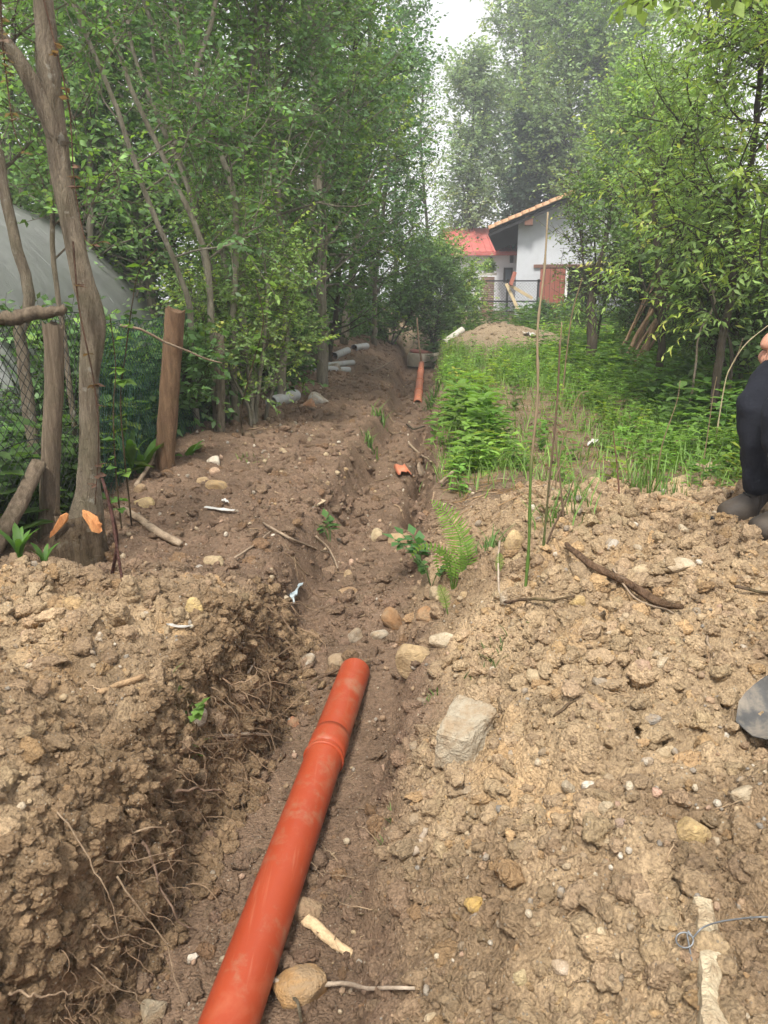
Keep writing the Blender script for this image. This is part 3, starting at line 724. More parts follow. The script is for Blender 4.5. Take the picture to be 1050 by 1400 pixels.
def loose_stones(n, boxpx, where, group, smin, smax, seed):
    rg = np.random.default_rng(seed)
    for i in range(n):
        px = rg.uniform(boxpx[0], boxpx[2]); py = rg.uniform(boxpx[1], boxpx[3])
        wpx = smin + (smax - smin) * rg.random() ** 1.6; ci = rg.integers(0, 6); c = np.array([CREAM, TAN, GREYS, (.45, .37, .27), (.40, .33, .25), OCH][ci]) * rg.uniform(.75, 1.05)
        kind = ['round', 'sharp', 'sharp'][rg.integers(0, 3)]
        cw = ['cream', 'tan', 'grey', 'beige', 'dull brown', 'ochre'][ci]; sw = 'tiny' if wpx < smin + .33 * (smax - smin) else 'small'; kw = 'rounded' if kind == 'round' else 'angular'
        lab = None
        for nx_, ny_, hd in sorted(NAMED, key=lambda q: (q[0] - px) ** 2 + (q[1] - py) ** 2)[:6]:
            dx, dy = px - nx_, py - ny_
            dr = ('right of' if dx > 0 else 'left of') if abs(dx) > 1.6 * abs(dy) else ('below' if dy > 0 else 'above')
            cand = f'{sw} {kw} {cw} stone {dr} the {hd}'
            if cand not in USED: lab = cand; break
        lab = lab or f'{sw} {kw} {cw} stone on {where}'; USED.add(lab)
        stone(px, py, wpx, wpx * rg.uniform(.5, .85), c, lab, kind, rg.uniform(0, 3), rg.uniform(-.4, .4), seed=500 + seed * 100 + i, group=group)
loose_stones(28, (560, 860, 1045, 1390), 'the right heap', 'loose stones of the right heap', 9, 20, 1)
loose_stones(14, (760, 690, 1045, 860), 'the top of the right heap', 'loose stones near the top of the right heap', 8, 18, 2)
loose_stones(14, (10, 800, 300, 1100), 'the left heap', 'loose stones of the left heap', 8, 17, 3)
loose_stones(26, (330, 560, 480, 720), 'the far left bank', 'loose stones on the far left bank', 5, 11, 4)
loose_stones(14, (330, 900, 480, 1010), 'the trench floor', 'loose stones in the trench', 7, 14, 5)
# white rock face showing through the soil at the lower right
def rock_edge():
    L = [(948, 1236), (951, 1262), (953, 1290), (955, 1318), (957, 1345), (955, 1372), (957, 1400), (958, 1425)]
    Rr = [(972, 1236), (972, 1262), (976, 1290), (982, 1318), (984, 1345), (980, 1372), (988, 1400), (996, 1425)]
    V = []; F = []; rg = np.random.default_rng(5)
    HP = [(hit(*a), hit(*b)) for a, b in zip(L, Rr)]; yy = [p[1] for p, q in HP]; zf = np.polyfit(yy, [max(p[2], q[2]) for p, q in HP], 1)
    for p, q in HP:
        z = float(np.polyval(zf, p[1])) + .020
        V += [(p[0] - .02, p[1], z - .14), (p[0], p[1], z + rg.uniform(-.003, .003)), ((p[0] + q[0]) / 2, (p[1] + q[1]) / 2, z + rg.uniform(.0, .005)), (q[0], q[1], z - .004), (q[0] + .03, q[1], z - .10)]
    for i in range(len(L) - 1):
        for k in range(4): F.append((i * 5 + k, i * 5 + k + 1, i * 5 + k + 6, i * 5 + k + 5))
        F.append((i * 5 + 4, i * 5, i * 5 + 5, i * 5 + 9))
    n = len(L) * 5; F += [(4, 3, 2, 1, 0), (n - 5, n - 4, n - 3, n - 2, n - 1)]
    o = MB().add(V, F, (.66, .56, .39)).build('rock', M['stone'], None, False)
    m = o.modifiers.new('sub', 'SUBSURF'); m.subdivision_type = 'SIMPLE'; m.levels = 3; m.render_levels = 3
    t = bpy.data.textures.new('rock_noise', 'CLOUDS'); t.noise_scale = .03
    dm = o.modifiers.new('rough', 'DISPLACE'); dm.texture = t; dm.strength = .009
    tag(o, 'long white rock edge sticking out of the soil at lower right', 'rock')
rock_edge()
# ------------------------------------------------------------------ pipes, manhole
def pvc_mat():
    m, n, p, o = newmat('orange_pvc')
    pos = obj_pos(n)
    n1 = noise_node(n, 2.2, 4, .6, pos); n2 = noise_node(n, 9, 6, .7, pos, .5)
    mp = n.nodes.new('ShaderNodeMapping'); mp.inputs['Scale'].default_value = (60, 1.2, 60); n.links.new(pos, mp.inputs[0])
    n3 = noise_node(n, 1.5, 4, .6, mp.outputs[0])
    c = ramp(n, n1.outputs[0], [(.3, (.28, .042, .016)), (.7, (.34, .058, .022))])
    c = mixc(n, ramp(n, n2.outputs[0], [(.56, (0, 0, 0)), (.75, (.28, .28, .28))]), c, (.48, .20, .11))
    c = mixc(n, ramp(n, n3.outputs[0], [(.60, (0, 0, 0)), (.74, (.38, .38, .38))]), c, (.44, .17, .10))
    n4 = noise_node(n, 5, 6, .75, pos)
    c = mixc(n, ramp(n, n4.outputs[0], [(.52, (0, 0, 0)), (.66, (.7, .7, .7))]), c, (.29, .165, .10))
    n.links.new(c, p.inputs['Base Color']); p.inputs['Roughness'].default_value = .45; p.inputs['Specular IOR Level'].default_value = .3
    bump(n, p, n3.outputs[0], .08, .002); return m
M['pvc'] = pvc_mat()
M['grey_pvc'] = plain_mat('grey_pvc', (.40, .41, .42), .5, .12, 6, dirt=(.30, .24, .17), dirtamt=.6, dirtsc=7)
M['far_pvc'] = plain_mat('dusty_orange_pvc', (.56, .17, .085), .6, .15, 4, dirt=(.42, .27, .18), dirtamt=.7, dirtsc=6)
M['concrete'] = plain_mat('concrete', (.55, .48, .38), .9, .18, 10, bs=.5, dirt=(.30, .22, .14))
M['pale_concrete'] = plain_mat('pale_concrete', (.55, .52, .46), .9, .15, 10, bs=.5, dirt=(.36, .28, .19))
M['lid'] = plain_mat('manhole_lid', (.38, .14, .11), .7, .2, 6, dirt=(.35, .25, .18))
def frame_of(d):
    d = norm(np.array(d, float)); u = norm(np.cross(d, [0, 0, 1] if abs(d[2]) < .95 else [0, -1, 0])); v = np.cross(u, d); return u, v, d
def lathe(prof, P0, d, sides=40, cut=None):
    """prof = [(distance along d, radius)]; the profile runs round both the outside and the inside"""
    u, v, d = frame_of(d); V = []; F = []
    a = np.arange(sides) / sides * 2 * math.pi
    for s, r in prof:
        off = np.zeros(sides) + s
        if cut is not None and s > cut[0]: off = s + (s - cut[0]) / max(prof[-1][0] - cut[0], 1e-6) * cut[1] * np.sin(a)
        V.append(np.array(P0) + (np.cos(a) * r)[:, None] * u + (np.sin(a) * r)[:, None] * v + off[:, None] * d)
    for i in range(len(prof) - 1):
        for k in range(sides):
            k2 = (k + 1) % sides
            F.append((i * sides + k, i * sides + k2, (i + 1) * sides + k2, (i + 1) * sides + k))
    return np.concatenate(V), F
def pipe(name, A, B, r, mat, label, cat='pipe', wall=.007, ring=None, socket_at=None, group=None, parent=None):
    A = np.array(A, float); B = np.array(B, float); L = np.linalg.norm(B - A); ri = r - wall
    root = empty(name, A, 0, label, cat, group)
    d = (B - A) / L
    prof = [(0.0, ri), (0.0, r)]
    for s in np.linspace(0, L, 24)[1:]: prof.append((s, r))
    prof += [(L, ri)]
    for s in np.linspace(L, 0, 6)[1:]: prof.append((s, ri))
    V, F = lathe(prof, (0, 0, 0), d, 44)
    o = MB().add(V, F).build('barrel', mat, root, smooth=True)
    m = o.modifiers.new('edge', 'EDGE_SPLIT'); m.split_angle = R(50)
    for (s, ln, dr) in (ring or []):
        pr = [(s, r * .99), (s, r + dr * .6), (s + ln * .25, r + dr), (s + ln * .75, r + dr), (s + ln, r + dr * .5), (s + ln, r * .99)]
        V, F = lathe(pr, (0, 0, 0), d, 44)
        MB().add(V, F).build('socket_ring', mat, root, smooth=True)
    return root
# the long near pipe
PA = np.array([-.552, -.30, .064]); PB = np.array([-.122, 2.90, .074])
def ptop(t): return PA + (PB - PA) * t
Lp = np.linalg.norm(PB - PA)
sj = Lp * (2.29 + .30) / (2.92 + .30)
pipe('sewer_pipe', PA, PB, .064, M['pvc'], 'long near orange plastic sewer pipe lying in the trench', ring=[(sj, .012, .007), (sj + .03, .11, .0035)])
for i, (px, py, wp, hp, c, lab) in enumerate([(455, 922, 22, 18, (.27, .19, .125), 'earth clod left on top of the buried pipe end'), (478, 902, 24, 18, (.25, .175, .115), 'earth clod against the far side of the buried pipe end'), (440, 940, 16, 13, (.30, .22, .14), 'small earth clod at the left side of the pipe end'), (470, 912, 14, 12, (.33, .24, .155), 'small pale clod on the rim of the pipe end'), (500, 912, 18, 14, (.25, .175, .115), 'earth clod at the right side of the pipe end')]):
    o = stone(px, py, wp, hp, c, lab, 'sharp', .3 * i, .2, seed=900 + i, name='earth_clod', cat='clod', mat='soil', sink=.1)
# the far pipe that runs up to the manhole
fa = np.array([.53, 12.15, -.105]); fb = np.array([.955, 19.85, -.155])
pipe('sewer_pipe', fa, fb, .068, M['far_pvc'], 'faded orange sewer pipe far off, running up to the manhole', ring=[(1.5, .16, .010), (3.3, .16, .010), (5.4, .16, .010)])
# broken orange bit in the middle of the trench
p = hit(551, 654)
mb = MB(); a = np.linspace(-1.2, 1.1, 9); rr = .075
for i, t in enumerate(a):
    pass
Vb = []; Fb = []
for i, t in enumerate(a):
    for r_ in (rr, rr - .007):
        Vb.append((math.sin(t) * r_, -.05 - .02 * math.sin(i * 2.1), math.cos(t) * r_ - .02)); Vb.append((math.sin(t) * r_, .07 + .03 * math.sin(i * 1.3), math.cos(t) * r_ - .02))
for i in range(len(a) - 1):
    b = i * 4; c = b + 4
    Fb += [(b, c, c + 1, b + 1), (b + 2, b + 3, c + 3, c + 2), (b, b + 2, c + 2, c), (b + 1, c + 1, c + 3, b + 3)]
Fb += [(0, 1, 3, 2), (len(Vb) - 4, len(Vb) - 2, len(Vb) - 1, len(Vb) - 3)]
o = MB().add(Vb, Fb).build('pipe_shard', M['far_pvc'], None, True); o.location = p + np.array([0, .06, .03]); o.rotation_euler = (.35, .2, .4)
tag(o, 'broken orange shard of pipe in the middle of the trench', 'pipe piece')
# grey pipes on the far left bank: pixel of the near mouth, of the far end, radius
def grey_pipe(m0, yaw, L, r, label, pitch=0.0):
    A = hit(*m0); A[2] = A[2] + r * .7
    d = np.array([math.sin(yaw), math.cos(yaw), 0]); B = A + d * L; B[2] = hz(B[0], B[1]) + r * .7 + pitch
    pipe('drain_pipe', A, B, r, M['grey_pvc'], label, group='grey pipes on the left bank', wall=.006)
grey_pipe((371, 557), R(14), .75, .068, 'nearest short grey drain pipe with its open mouth facing the camera')
grey_pipe((414, 506), R(38), 1.1, .05, 'grey drain pipe lying lengthwise left of the pale concrete piece')
grey_pipe((446, 503), R(24), 1.0, .052, 'grey drain pipe lying just above the pale concrete piece')
grey_pipe((457, 491), R(10), 1.1, .068, 'grey drain pipe with a dark open mouth behind two others')
grey_pipe((484, 479), R(12), 1.1, .068, 'farthest grey drain pipe with a dark mouth on the bank crest')
# manhole
mc = at(580, 491, 20.35); mc[2] = .05
root = empty('manhole', mc, 0, 'round concrete manhole rim with a red lid at the end of the trench', 'manhole')
V, F = lathe([(-.30, .36), (-.30, .45), (0, .43), (.025, .41), (.025, .30), (-.05, .29), (-.30, .29)], (0, 0, 0), (0, 0, 1), 36)
o = MB().add(V, F).build('rim', M['concrete'], root, True); o.modifiers.new('edge', 'EDGE_SPLIT').split_angle = R(40)
V, F = lathe([(.02, .001), (.05, .22), (.035, .29), (.0, .30), (-.03, .28)], (-.09, .02, .04), (0, 0, 1), 36)
o = MB().add(V, F).build('lid', M['lid'], root, True); o.rotation_euler = (0, R(5), 0)
# stick marking it
tube('marker_stick', [at(576, 494, 19.6), at(572, 462, 19.7), at(570, 434, 19.8)], [.026, .018], M['stick'], n=6, seed=3, col=(1.4, 1.3, 1.15))
tag(bpy.data.objects['marker_stick'], 'thin bare stick standing upright in front of the manhole', 'stick')
# pale lump of old pipe to the right of the manhole
A = at(607, 480, 17.6); B = at(632, 473, 17.9); A[2] = hz(A[0], A[1]) + .07; B[2] = hz(B[0], B[1]) + .09
pipe('old_pipe', A, B, .075, M['pale_concrete'], 'cream coloured old pipe piece lying right of the manhole', wall=.02)

# ------------------------------------------------------------------ fence posts, rail, tree stump, wire
def post(pts, r, mat, label, name='fence_post', seed=0, extra=.25, sides=12):
    P = [np.array(q, float) for q in pts]
    P0 = P[0].copy(); P0 = P0 + (P[0] - P[1]) / np.linalg.norm(P[0] - P[1]) * extra
    Q = smooth_path([P0] + P, 26)
    rg = np.random.default_rng(seed)
    rad = np.interp(np.linspace(0, 1, 26), np.linspace(0, 1, len(r)), r)
    V, F = tube_arr(Q, rad, sides, seed, .085)
    n = len(V); top = slice(n - sides, n)
    V[top, 2] += rg.uniform(-.02, .015, sides)
    o = MB().add(V, F).build(name, mat, None, True); o.modifiers.new('edge', 'EDGE_SPLIT').split_angle = R(50)
    tag(o, label, 'post'); return o
Y1 = 3.62
post([at(66, 740, Y1), at(70, 600, Y1), at(74, 520, Y1), at(72, 443, Y1)], [.056, .05, .043, .042, .044], M['old_wood'], 'weathered grey fence post with a gnarled rail on its top', seed=1)
post([at(223, 665, 5.15), at(231, 540, 5.1), at(240, 422, 5.05)], [.062, .066, .062], M['brown_wood'], 'rough brown fence post leaning right, behind the open bank', seed=2)
post([at(300, 605, 6.3), at(301, 540, 6.33), at(300, 455, 6.35)], [.05, .044, .042], M['bark_tan'], 'slender brown post beside the leafy shrub', seed=3)
# gnarled rail lying across the first post
q = [at(-120, 455, Y1 - .25), at(-40, 442, Y1 - .1), at(0, 440, Y1), at(30, 441, Y1), at(60, 434, Y1), at(93, 432, Y1)]
for v in q: v[2] += .028
tube('fence_rail', q, [.028, .027, .031, .023, .027, .022, .014], M['old_wood'], n=40, seed=4, rough=.34, jit=.009, sides=10)
tag(bpy.data.objects['fence_rail'], 'gnarled grey driftwood rail resting on the weathered post', 'rail')
q = [at(-30, 790, 3.2), at(0, 735, 3.3), at(30, 680, 3.42), at(53, 632, 3.55)]
tube('broken_pole', q, [.036, .038, .036, .034], M['old_wood'], n=16, seed=5, rough=.14, sides=9)
tag(bpy.data.objects['broken_pole'], 'broken grey pole leaning against the weathered post at the left edge', 'pole')

# torn stump + tall trunk rising from it
def big_tree():
    root = empty('tall_tree', at(108, 775, 3.45), 0, 'tall bare trunk with torn orange base at the left, forking above', 'tree')
    o0 = np.array(root.location)
    Yb = 3.45
    pts = [at(108, 800, Yb), at(112, 760, Yb), at(120, 690, Yb), at(123, 600, Yb), at(122, 520, Yb), at(128, 440, Yb), at(113, 380, Yb), at(98, 310, Yb), at(86, 250, Yb), at(78, 190, Yb), at(70, 120, Yb), at(65, 60, Yb), at(58, -20, Yb), at(48, -160, Yb), at(60, -420, Yb)]
    rad = [.12, .10, .055, .043, .042, .054, .044, .041, .043, .043, .038, .035, .033, .026, .012]
    Q = smooth_path(pts, 70); V, F = tube_arr(Q - o0, np.interp(np.linspace(0, 1, 70), np.linspace(0, 1, len(rad)), rad), 12, 8, .05)
    MB().add(V, F).build('trunk', M['bark_tan'], root, True)
    for k, (pp, rr) in enumerate([
        ([at(82, 200, Yb), at(62, 150, Yb - .03), at(30, 90, Yb - .06), at(0, 50, Yb - .1), at(-60, -30, Yb - .2), at(-100, -200, Yb - .2)], [.042, .034, .026, .024, .02, .008]),
        ([at(60, -100, Yb), at(120, -220, Yb + .3), at(160, -380, Yb + .5)], [.02, .014, .006])]):
        Q = smooth_path(pp, 22); V, F = tube_arr(Q - o0, np.interp(np.linspace(0, 1, 22), np.linspace(0, 1, len(rr)), rr), 9, 20 + k, .06)
        MB().add(V, F).build('branch', M['bark_tan'], root, True)
    # broad torn stump in front
    rg = np.random.default_rng(6)
    sp = [at(104, 845, Yb - .06), at(106, 790, Yb - .05), at(107, 735, Yb - .05), at(107, 708, Yb - .05)]
    Q = smooth_path(sp, 20); V, F = tube_arr(Q - o0, np.linspace(.165, .098, 20), 18, 9, .10)
    V[-18:, 2] += rg.uniform(-.07, .05, 18); V[-36:-18, 2] += rg.uniform(-.02, .02, 18)
    MB().add(V, F, (.62, .55, .48)).build('stump', M['bark_tan'], root, True)
    for (a, b, wd, th, nm) in [((113, 697), (137, 728), .05, .018, 0), ((68, 735), (92, 702), .03, .012, 1), ((122, 722), (139, 716), .02, .012, 2)]:
        A = at(*a, Yb - .155); B = at(*b, Yb - .17); d = norm(B - A); u = norm(np.cross(d, [0, 1, .2])); v = np.cross(d, u)
        L = np.linalg.norm(B - A); mbx = MB(); prof = [(0, .12), (.18, .55), (.5, 1), (.8, .95), (1, .35)]
        Vv = []
        for t, s in prof:
            for (i, j) in ((-1, -1), (1, -1), (1, 1), (-1, 1)):
                Vv.append(A - o0 + d * L * t + u * i * wd * s * .5 * rg.uniform(.45, 1.4) + v * j * th * s * .5)
        Ff = [(0, 1, 2, 3), (19, 18, 17, 16)]
        for i in range(4):
            for k in range(4): Ff.append((i * 4 + k, i * 4 + (k + 1) % 4, i * 4 + 4 + (k + 1) % 4, i * 4 + 4 + k))
        o = mbx.add(Vv, Ff).build('torn_wood', M['fresh_wood'], root, False); tag(o, 'bright orange splinter of torn wood')
    return root
big_tree()

# wire fence behind the posts
M['wire_dark'] = plain_mat('dark_wire', (.035, .04, .035), .6, .2, 20, metallic=.3)
M['wire_green'] = plain_mat('green_wire', (.02, .075, .05), .55, .2, 20)
def wire_fence(label, y0, y1, h, step, r, mat, dx, seed):
    root = empty('wire_fence', (fence_x(y0) + dx, y0, hz(float(fence_x(y0)) + dx, y0)), 0, label, 'fence')
    o0 = np.array(root.location); rg = np.random.default_rng(seed)
    def pt(s, t):
        y = y0 + s; x = fence_x(y) + dx + .03 * np.sin(y * 3.1 + t * 2) + .02 * np.sin(t * 7 + y)
        return np.stack([x, y, .30 + t + .012 * np.sin(y * 9)], -1) - o0
    Lg = y1 - y0; mb = MB(); mb2 = MB()
    for sgn in (1, -1):
        s0 = -h
        while s0 < Lg:
            a = max(s0, 0); b = min(s0 + h, Lg); s0 += step
            if b - a < .03: continue
            n = max(3, int((b - a) / .18)); s = np.linspace(a, b, n); t = (s - (s0 - step)) if sgn > 0 else h - (s - (s0 - step))
            P = pt(s, t) + rg.normal(0, .0025, (n, 3))
            V, F = tube_arr(P, r, 3, 0, 0, False); mb.add(V, F)
    mb.build('mesh', mat, root, True)
    for t in (h, h * .5, .03):
        s = np.linspace(0, Lg, 40); V, F = tube_arr(pt(s, np.full(40, t)), r * 1.5, 4, 0, 0, False); mb2.add(V, F)
    mb2.build('line_wire', mat, root, True)
wire_fence('dark chain link wire fence behind the weathered post', 2.2, 4.7, 1.18, .062, .0019, M['wire_dark'], -.16, 1)
wire_fence('green chain link fence running along behind the brown post', 4.4, 12.5, 1.12, .050, .0018, M['wire_green'], -.12, 2)

# ------------------------------------------------------------------ sticks, roots, litter
def lie(pts, lift, r, n=None):
    """points on the ground under pixels, raised by lift"""
    out = []
    for i, (a, b) in enumerate(pts):
        p = hit(a, b); p[2] += lift[i] if isinstance(lift, (list, tuple)) else lift
        out.append(p)
    return out
def stick(pts, rpx, mat, label, lift=.026, name='stick', cat='stick', seed=0, n=14, jit=.002, sides=6, group=None, col=(1, 1, 1)):
    P = lie(pts, lift, 0); k = pxm(P[0])
    o = tube(name, P, [a / k for a in rpx], M[mat], n=n, seed=seed, rough=.14, jit=jit, sides=sides, col=col)
    return tag(o, label, cat, group)
stick([(167, 700), (190, 714), (220, 735), (248, 750)], [5, 5, 5.5, 4.5], 'stick', 'thick fallen stick on the bank right of the torn stump', seed=1, lift=.02)
stick([(186, 670), (204, 650), (220, 632), (236, 613)], [3.4, 3, 2.6, 2], 'stick', 'bare stick leaning on the foot of the brown post', seed=2, lift=[.02, .06, .12, .2])
stick([(773, 767), (800, 787), (830, 803), (870, 824), (900, 842), (928, 850)], [3.5, 4.5, 5, 5.5, 6, 3], 'bark_tan', 'long peeling brown branch across the top of the right heap', seed=3, lift=.05, n=20, col=(.95, .72, .6), sides=8)
stick([(690, 834), (720, 832), (760, 830), (785, 826)], [2.2, 2, 2, 1.4], 'bark_dark', 'thin dark twig lying left of the long brown branch', seed=4, col=(1.7, 1.4, 1.2))
stick([(836, 800), (860, 832), (890, 850), (918, 862)], [1.6, 1.6, 1.4, 1.0], 'stick', 'pale thin twig lying along the long brown branch', seed=5, lift=.06)
stick([(1003, 812), (1030, 817), (1060, 822)], [2.4, 2, 1.8], 'bark_dark', 'dark twig at the right edge of the heap', seed=6, col=(1.4, 1.2, 1.1))
stick([(343, 1350), (400, 1362), (470, 1364), (530, 1366), (562, 1370)], [3.6, 3.6, 3.4, 2.6, 2], 'root', 'pale twig across the bottom of the trench right of the pipe', seed=7, lift=.035, jit=.004)
stick([(393, 1364), (404, 1385), (412, 1410)], [2.4, 2.2, 2], 'bark_tan', 'short side twig under the pale twig at the bottom', seed=8, lift=.03)
stick([(417, 1271), (440, 1284), (480, 1306)], [8, 7.5, 5], 'root', 'cut end of a thick pale root sticking out right of the pipe', seed=9, lift=[.035, .02, .0], cat='root', name='cut_root', sides=9, col=(1.35, 1.2, .95))
stick([(568, 1178), (574, 1160), (582, 1146)], [6, 5.5, 3.5], 'root', 'short curved stump of root on the right slope', seed=10, lift=[.02, .03, .03], cat='root', name='cut_root', sides=8)
stick([(136, 953), (165, 942), (196, 930)], [4.5, 5, 4.5], 'stick', 'short broken stick in the side of the left heap', seed=11, lift=.012, col=(1.2, 1.05, .85))
stick([(208, 1048), (260, 1032), (310, 1032), (372, 1036)], [2.6, 3, 3, 2], 'root', 'long pale root crossing over the left trench lip', seed=12, lift=[.01, .03, .07, .10], cat='root', name='root')
stick([(900, 685), (930, 690), (958, 694)], [4, 4.5, 3], 'stick', 'pale stick behind the crest of the right heap', seed=13, lift=.01, col=(1.2, 1.05, .85))
stick([(360, 720), (390, 738), (420, 752), (450, 762)], [1.5, 1.6, 1.4, 1], 'stick', 'thin pale twig on the left bank pointing at the sprout', seed=14, lift=.02)
stick([(320, 768), (345, 750), (372, 732)], [1.6, 1.6, 1.2], 'stick', 'short pale twig right of the crumbly pale stone', seed=15, lift=.015)
stick([(432, 740), (450, 758), (462, 785)], [1.4, 1.3, 1.0], 'stick', 'thin twig hanging off the ledge beside the sprout', seed=16, lift=.03)
stick([(602, 670), (622, 652), (640, 636)], [2.6, 2.4, 1.6], 'stick', 'pale stick bridging the dark slot by the green weeds', seed=17, lift=.05)
stick([(558, 612), (575, 628), (590, 640)], [1.4, 1.4, 1], 'stick', 'thin stick in the middle trench above the orange shard', seed=18, lift=.05)
stick([(556, 585), (566, 592), (580, 588)], [1.3, 1.3, 1], 'bark_dark', 'dark twig in the far trench near the faded pipe', seed=19, lift=.04)
stick([(510, 510), (525, 502), (540, 493)], [1.1, 1.1, .8], 'stick', 'thin stick on the far left bank slope left of the faded pipe', seed=20, lift=.03)
stick([(757, 985), (776, 972), (797, 958)], [2.2, 2.2, 1.5], 'bark_dark', 'short dark twig on the right heap below the cream cobble', seed=21, lift=.01, col=(1.6, 1.3, 1.2))
stick([(966, 875), (972, 890), (974, 906)], [1.8, 1.8, 1.2], 'stick', 'tiny pale straw right of the small white pebble', seed=22, lift=.012)
stick([(683, 820), (680, 790), (682, 775)], [1.6, 1.6, 1.6], 'root', 'white bent straw left of the cane bases', seed=23, lift=[.02, .05, .10])
stick([(510, 918), (480, 925), (452, 938), (425, 950)], [1.2, 1.6, 1.8, 1.4], 'bark_dark', 'thin twig lying over the end of the orange pipe', seed=24, lift=[.05, .05, .06, .05], col=(1.8, 1.5, 1.2))
stick([(300, 905), (350, 898), (385, 905)], [1.6, 1.8, 1.2], 'root', 'pale twig above the left trench wall', seed=25, lift=.05)
stick([(600, 1035), (630, 1015), (660, 1000)], [1.5, 1.5, 1], 'root', 'thin pale rootlet beside the large grey block', seed=26, lift=.012)
stick([(380, 905), (355, 925), (330, 960)], [1.8, 1.6, 1.2], 'root', 'bent pale root on the lip left of the pipe end', seed=27, lift=[.04, .08, .06], cat='root', name='root')

# roots hanging out of the left trench wall
def wall_roots():
    rg = np.random.default_rng(21)
    named = [([(65, 1105), (90, 1150), (105, 1210), (112, 1270)], 2.6, 'long pale root curving down the left heap'),
             ([(146, 1193), (165, 1235), (190, 1290), (200, 1360)], 2.4, 'pale hanging root nearest the left trench wall'),
             ([(165, 1130), (195, 1135), (230, 1138)], 3.0, 'thick pale root jutting from the wall below the white pebble'),
             ([(180, 1150), (190, 1200), (198, 1245), (222, 1265)], 4.2, 'purplish thick root hanging down the left wall'),
             ([(120, 1170), (170, 1175), (205, 1160), (228, 1146)], 2.2, 'thin pale root arching along the left wall'),
             ([(112, 1258), (150, 1275), (195, 1286)], 2.6, 'pale root sticking straight out low on the left wall'),
             ([(0, 1346), (30, 1350), (62, 1345)], 4.0, 'grey root at the left edge near the bottom'),
             ([(110, 1310), (135, 1340), (160, 1366)], 2.2, 'pale root dangling at the lower left'),
             ([(225, 1082), (255, 1078), (275, 1082)], 4.0, 'short broken reddish root at the top of the wall')]
    for i, (pts, r, lab) in enumerate(named):
        P = [hit(a, b) for a, b in pts]
        for k, q in enumerate(P): q[0] += .04 + .02 * k; q[1] -= .04; q[2] += .02
        kx = pxm(P[0]); o = tube('root', P, [.55 * r / kx, .42 * r / kx, .2 * r / kx], M['root'], n=22, seed=40 + i, rough=.15, jit=.004, sides=6, col=(.55, .46, .43) if i in (3, 8) else (.72, .64, .55))
        tag(o, lab, 'root')
    def bunch(name, label, gen, n, cat):
        m = MB()
        for i in range(n):
            P, r, c = gen(i); P = smooth_path(P, 10); P[1:] += rg.normal(0, .0015, (9, 3))
            V, F = tube_arr(P, np.linspace(r, r * .35, 10), 4, i, .1); m.add(V, F, c)
        tag(m.build(name, M['root'], None, True), label, cat, None, 'stuff')
    def g1(i):
        px = rg.uniform(60, 400); py = 1480 - px * 1.65 + rg.uniform(-90, 130); py = min(max(py, 830), 1390)
        p = hit(px, py); k = pxm(p); L = rg.uniform(20, 95) / k
        d = norm(np.array([rg.uniform(.1, 1), rg.uniform(-.6, .5), rg.uniform(-.9, .25)])); P = [p + np.array([.035, -.01, .005])]
        for _ in range(5): d = norm(d + rg.normal(0, .4, 3) + np.array([0, 0, -.15])); P.append(P[-1] + d * L / 5)
        return P, rg.uniform(.35, 1.1) / k, np.array([1, .84, .7]) * rg.uniform(.3, .85)
    bunch('root_hairs', 'tangle of thin pale root hairs sticking out of the left trench wall', g1, 280, 'roots')
    def g2(i):
        px = rg.uniform(440, 530); py = rg.uniform(1060, 1330); p = hit(px, py); k = pxm(p); L = rg.uniform(20, 60) / k
        d = norm(np.array([rg.uniform(-1, .1), rg.uniform(-.5, .3), rg.uniform(-.2, .5)])); P = [p]
        for _ in range(4): d = norm(d + rg.normal(0, .3, 3)); P.append(P[-1] + d * L / 4)
        return P, rg.uniform(.6, 1.2) / k, np.array([1, .9, .75]) * rg.uniform(.6, 1.05)
    bunch('rootlets', 'thin straw coloured rootlets on the slope right of the near pipe', g2, 40, 'roots')
    def g3(i):
        a, b = [(rg.uniform(0, 320), rg.uniform(800, 1080)), (rg.uniform(330, 540), rg.uniform(560, 880)), (rg.uniform(600, 1040), rg.uniform(700, 1390)), (rg.uniform(560, 760), rg.uniform(620, 760))][i % 4]
        p = hit(a, b); k = pxm(p); L = rg.uniform(15, 60) / k; d = norm(np.array([rg.normal(), rg.normal() * .7, 0])); P = [p + np.array([0, 0, .006])]
        for _ in range(3): d = norm(d + rg.normal(0, .3, 3) * np.array([1, 1, 0])); P.append(P[-1] + d * L / 3)
        P = np.array(P); P[1:, 2] = height(P[1:, 0], P[1:, 1]) + .008
        return P, rg.uniform(.5, 1.2) / k, np.array([1, .88, .72]) * rg.uniform(.5, 1.1)
    bunch('straw_bits', 'bits of pale straw and rootlet strewn over the dug soil', g3, 200, 'straw')
wall_roots()

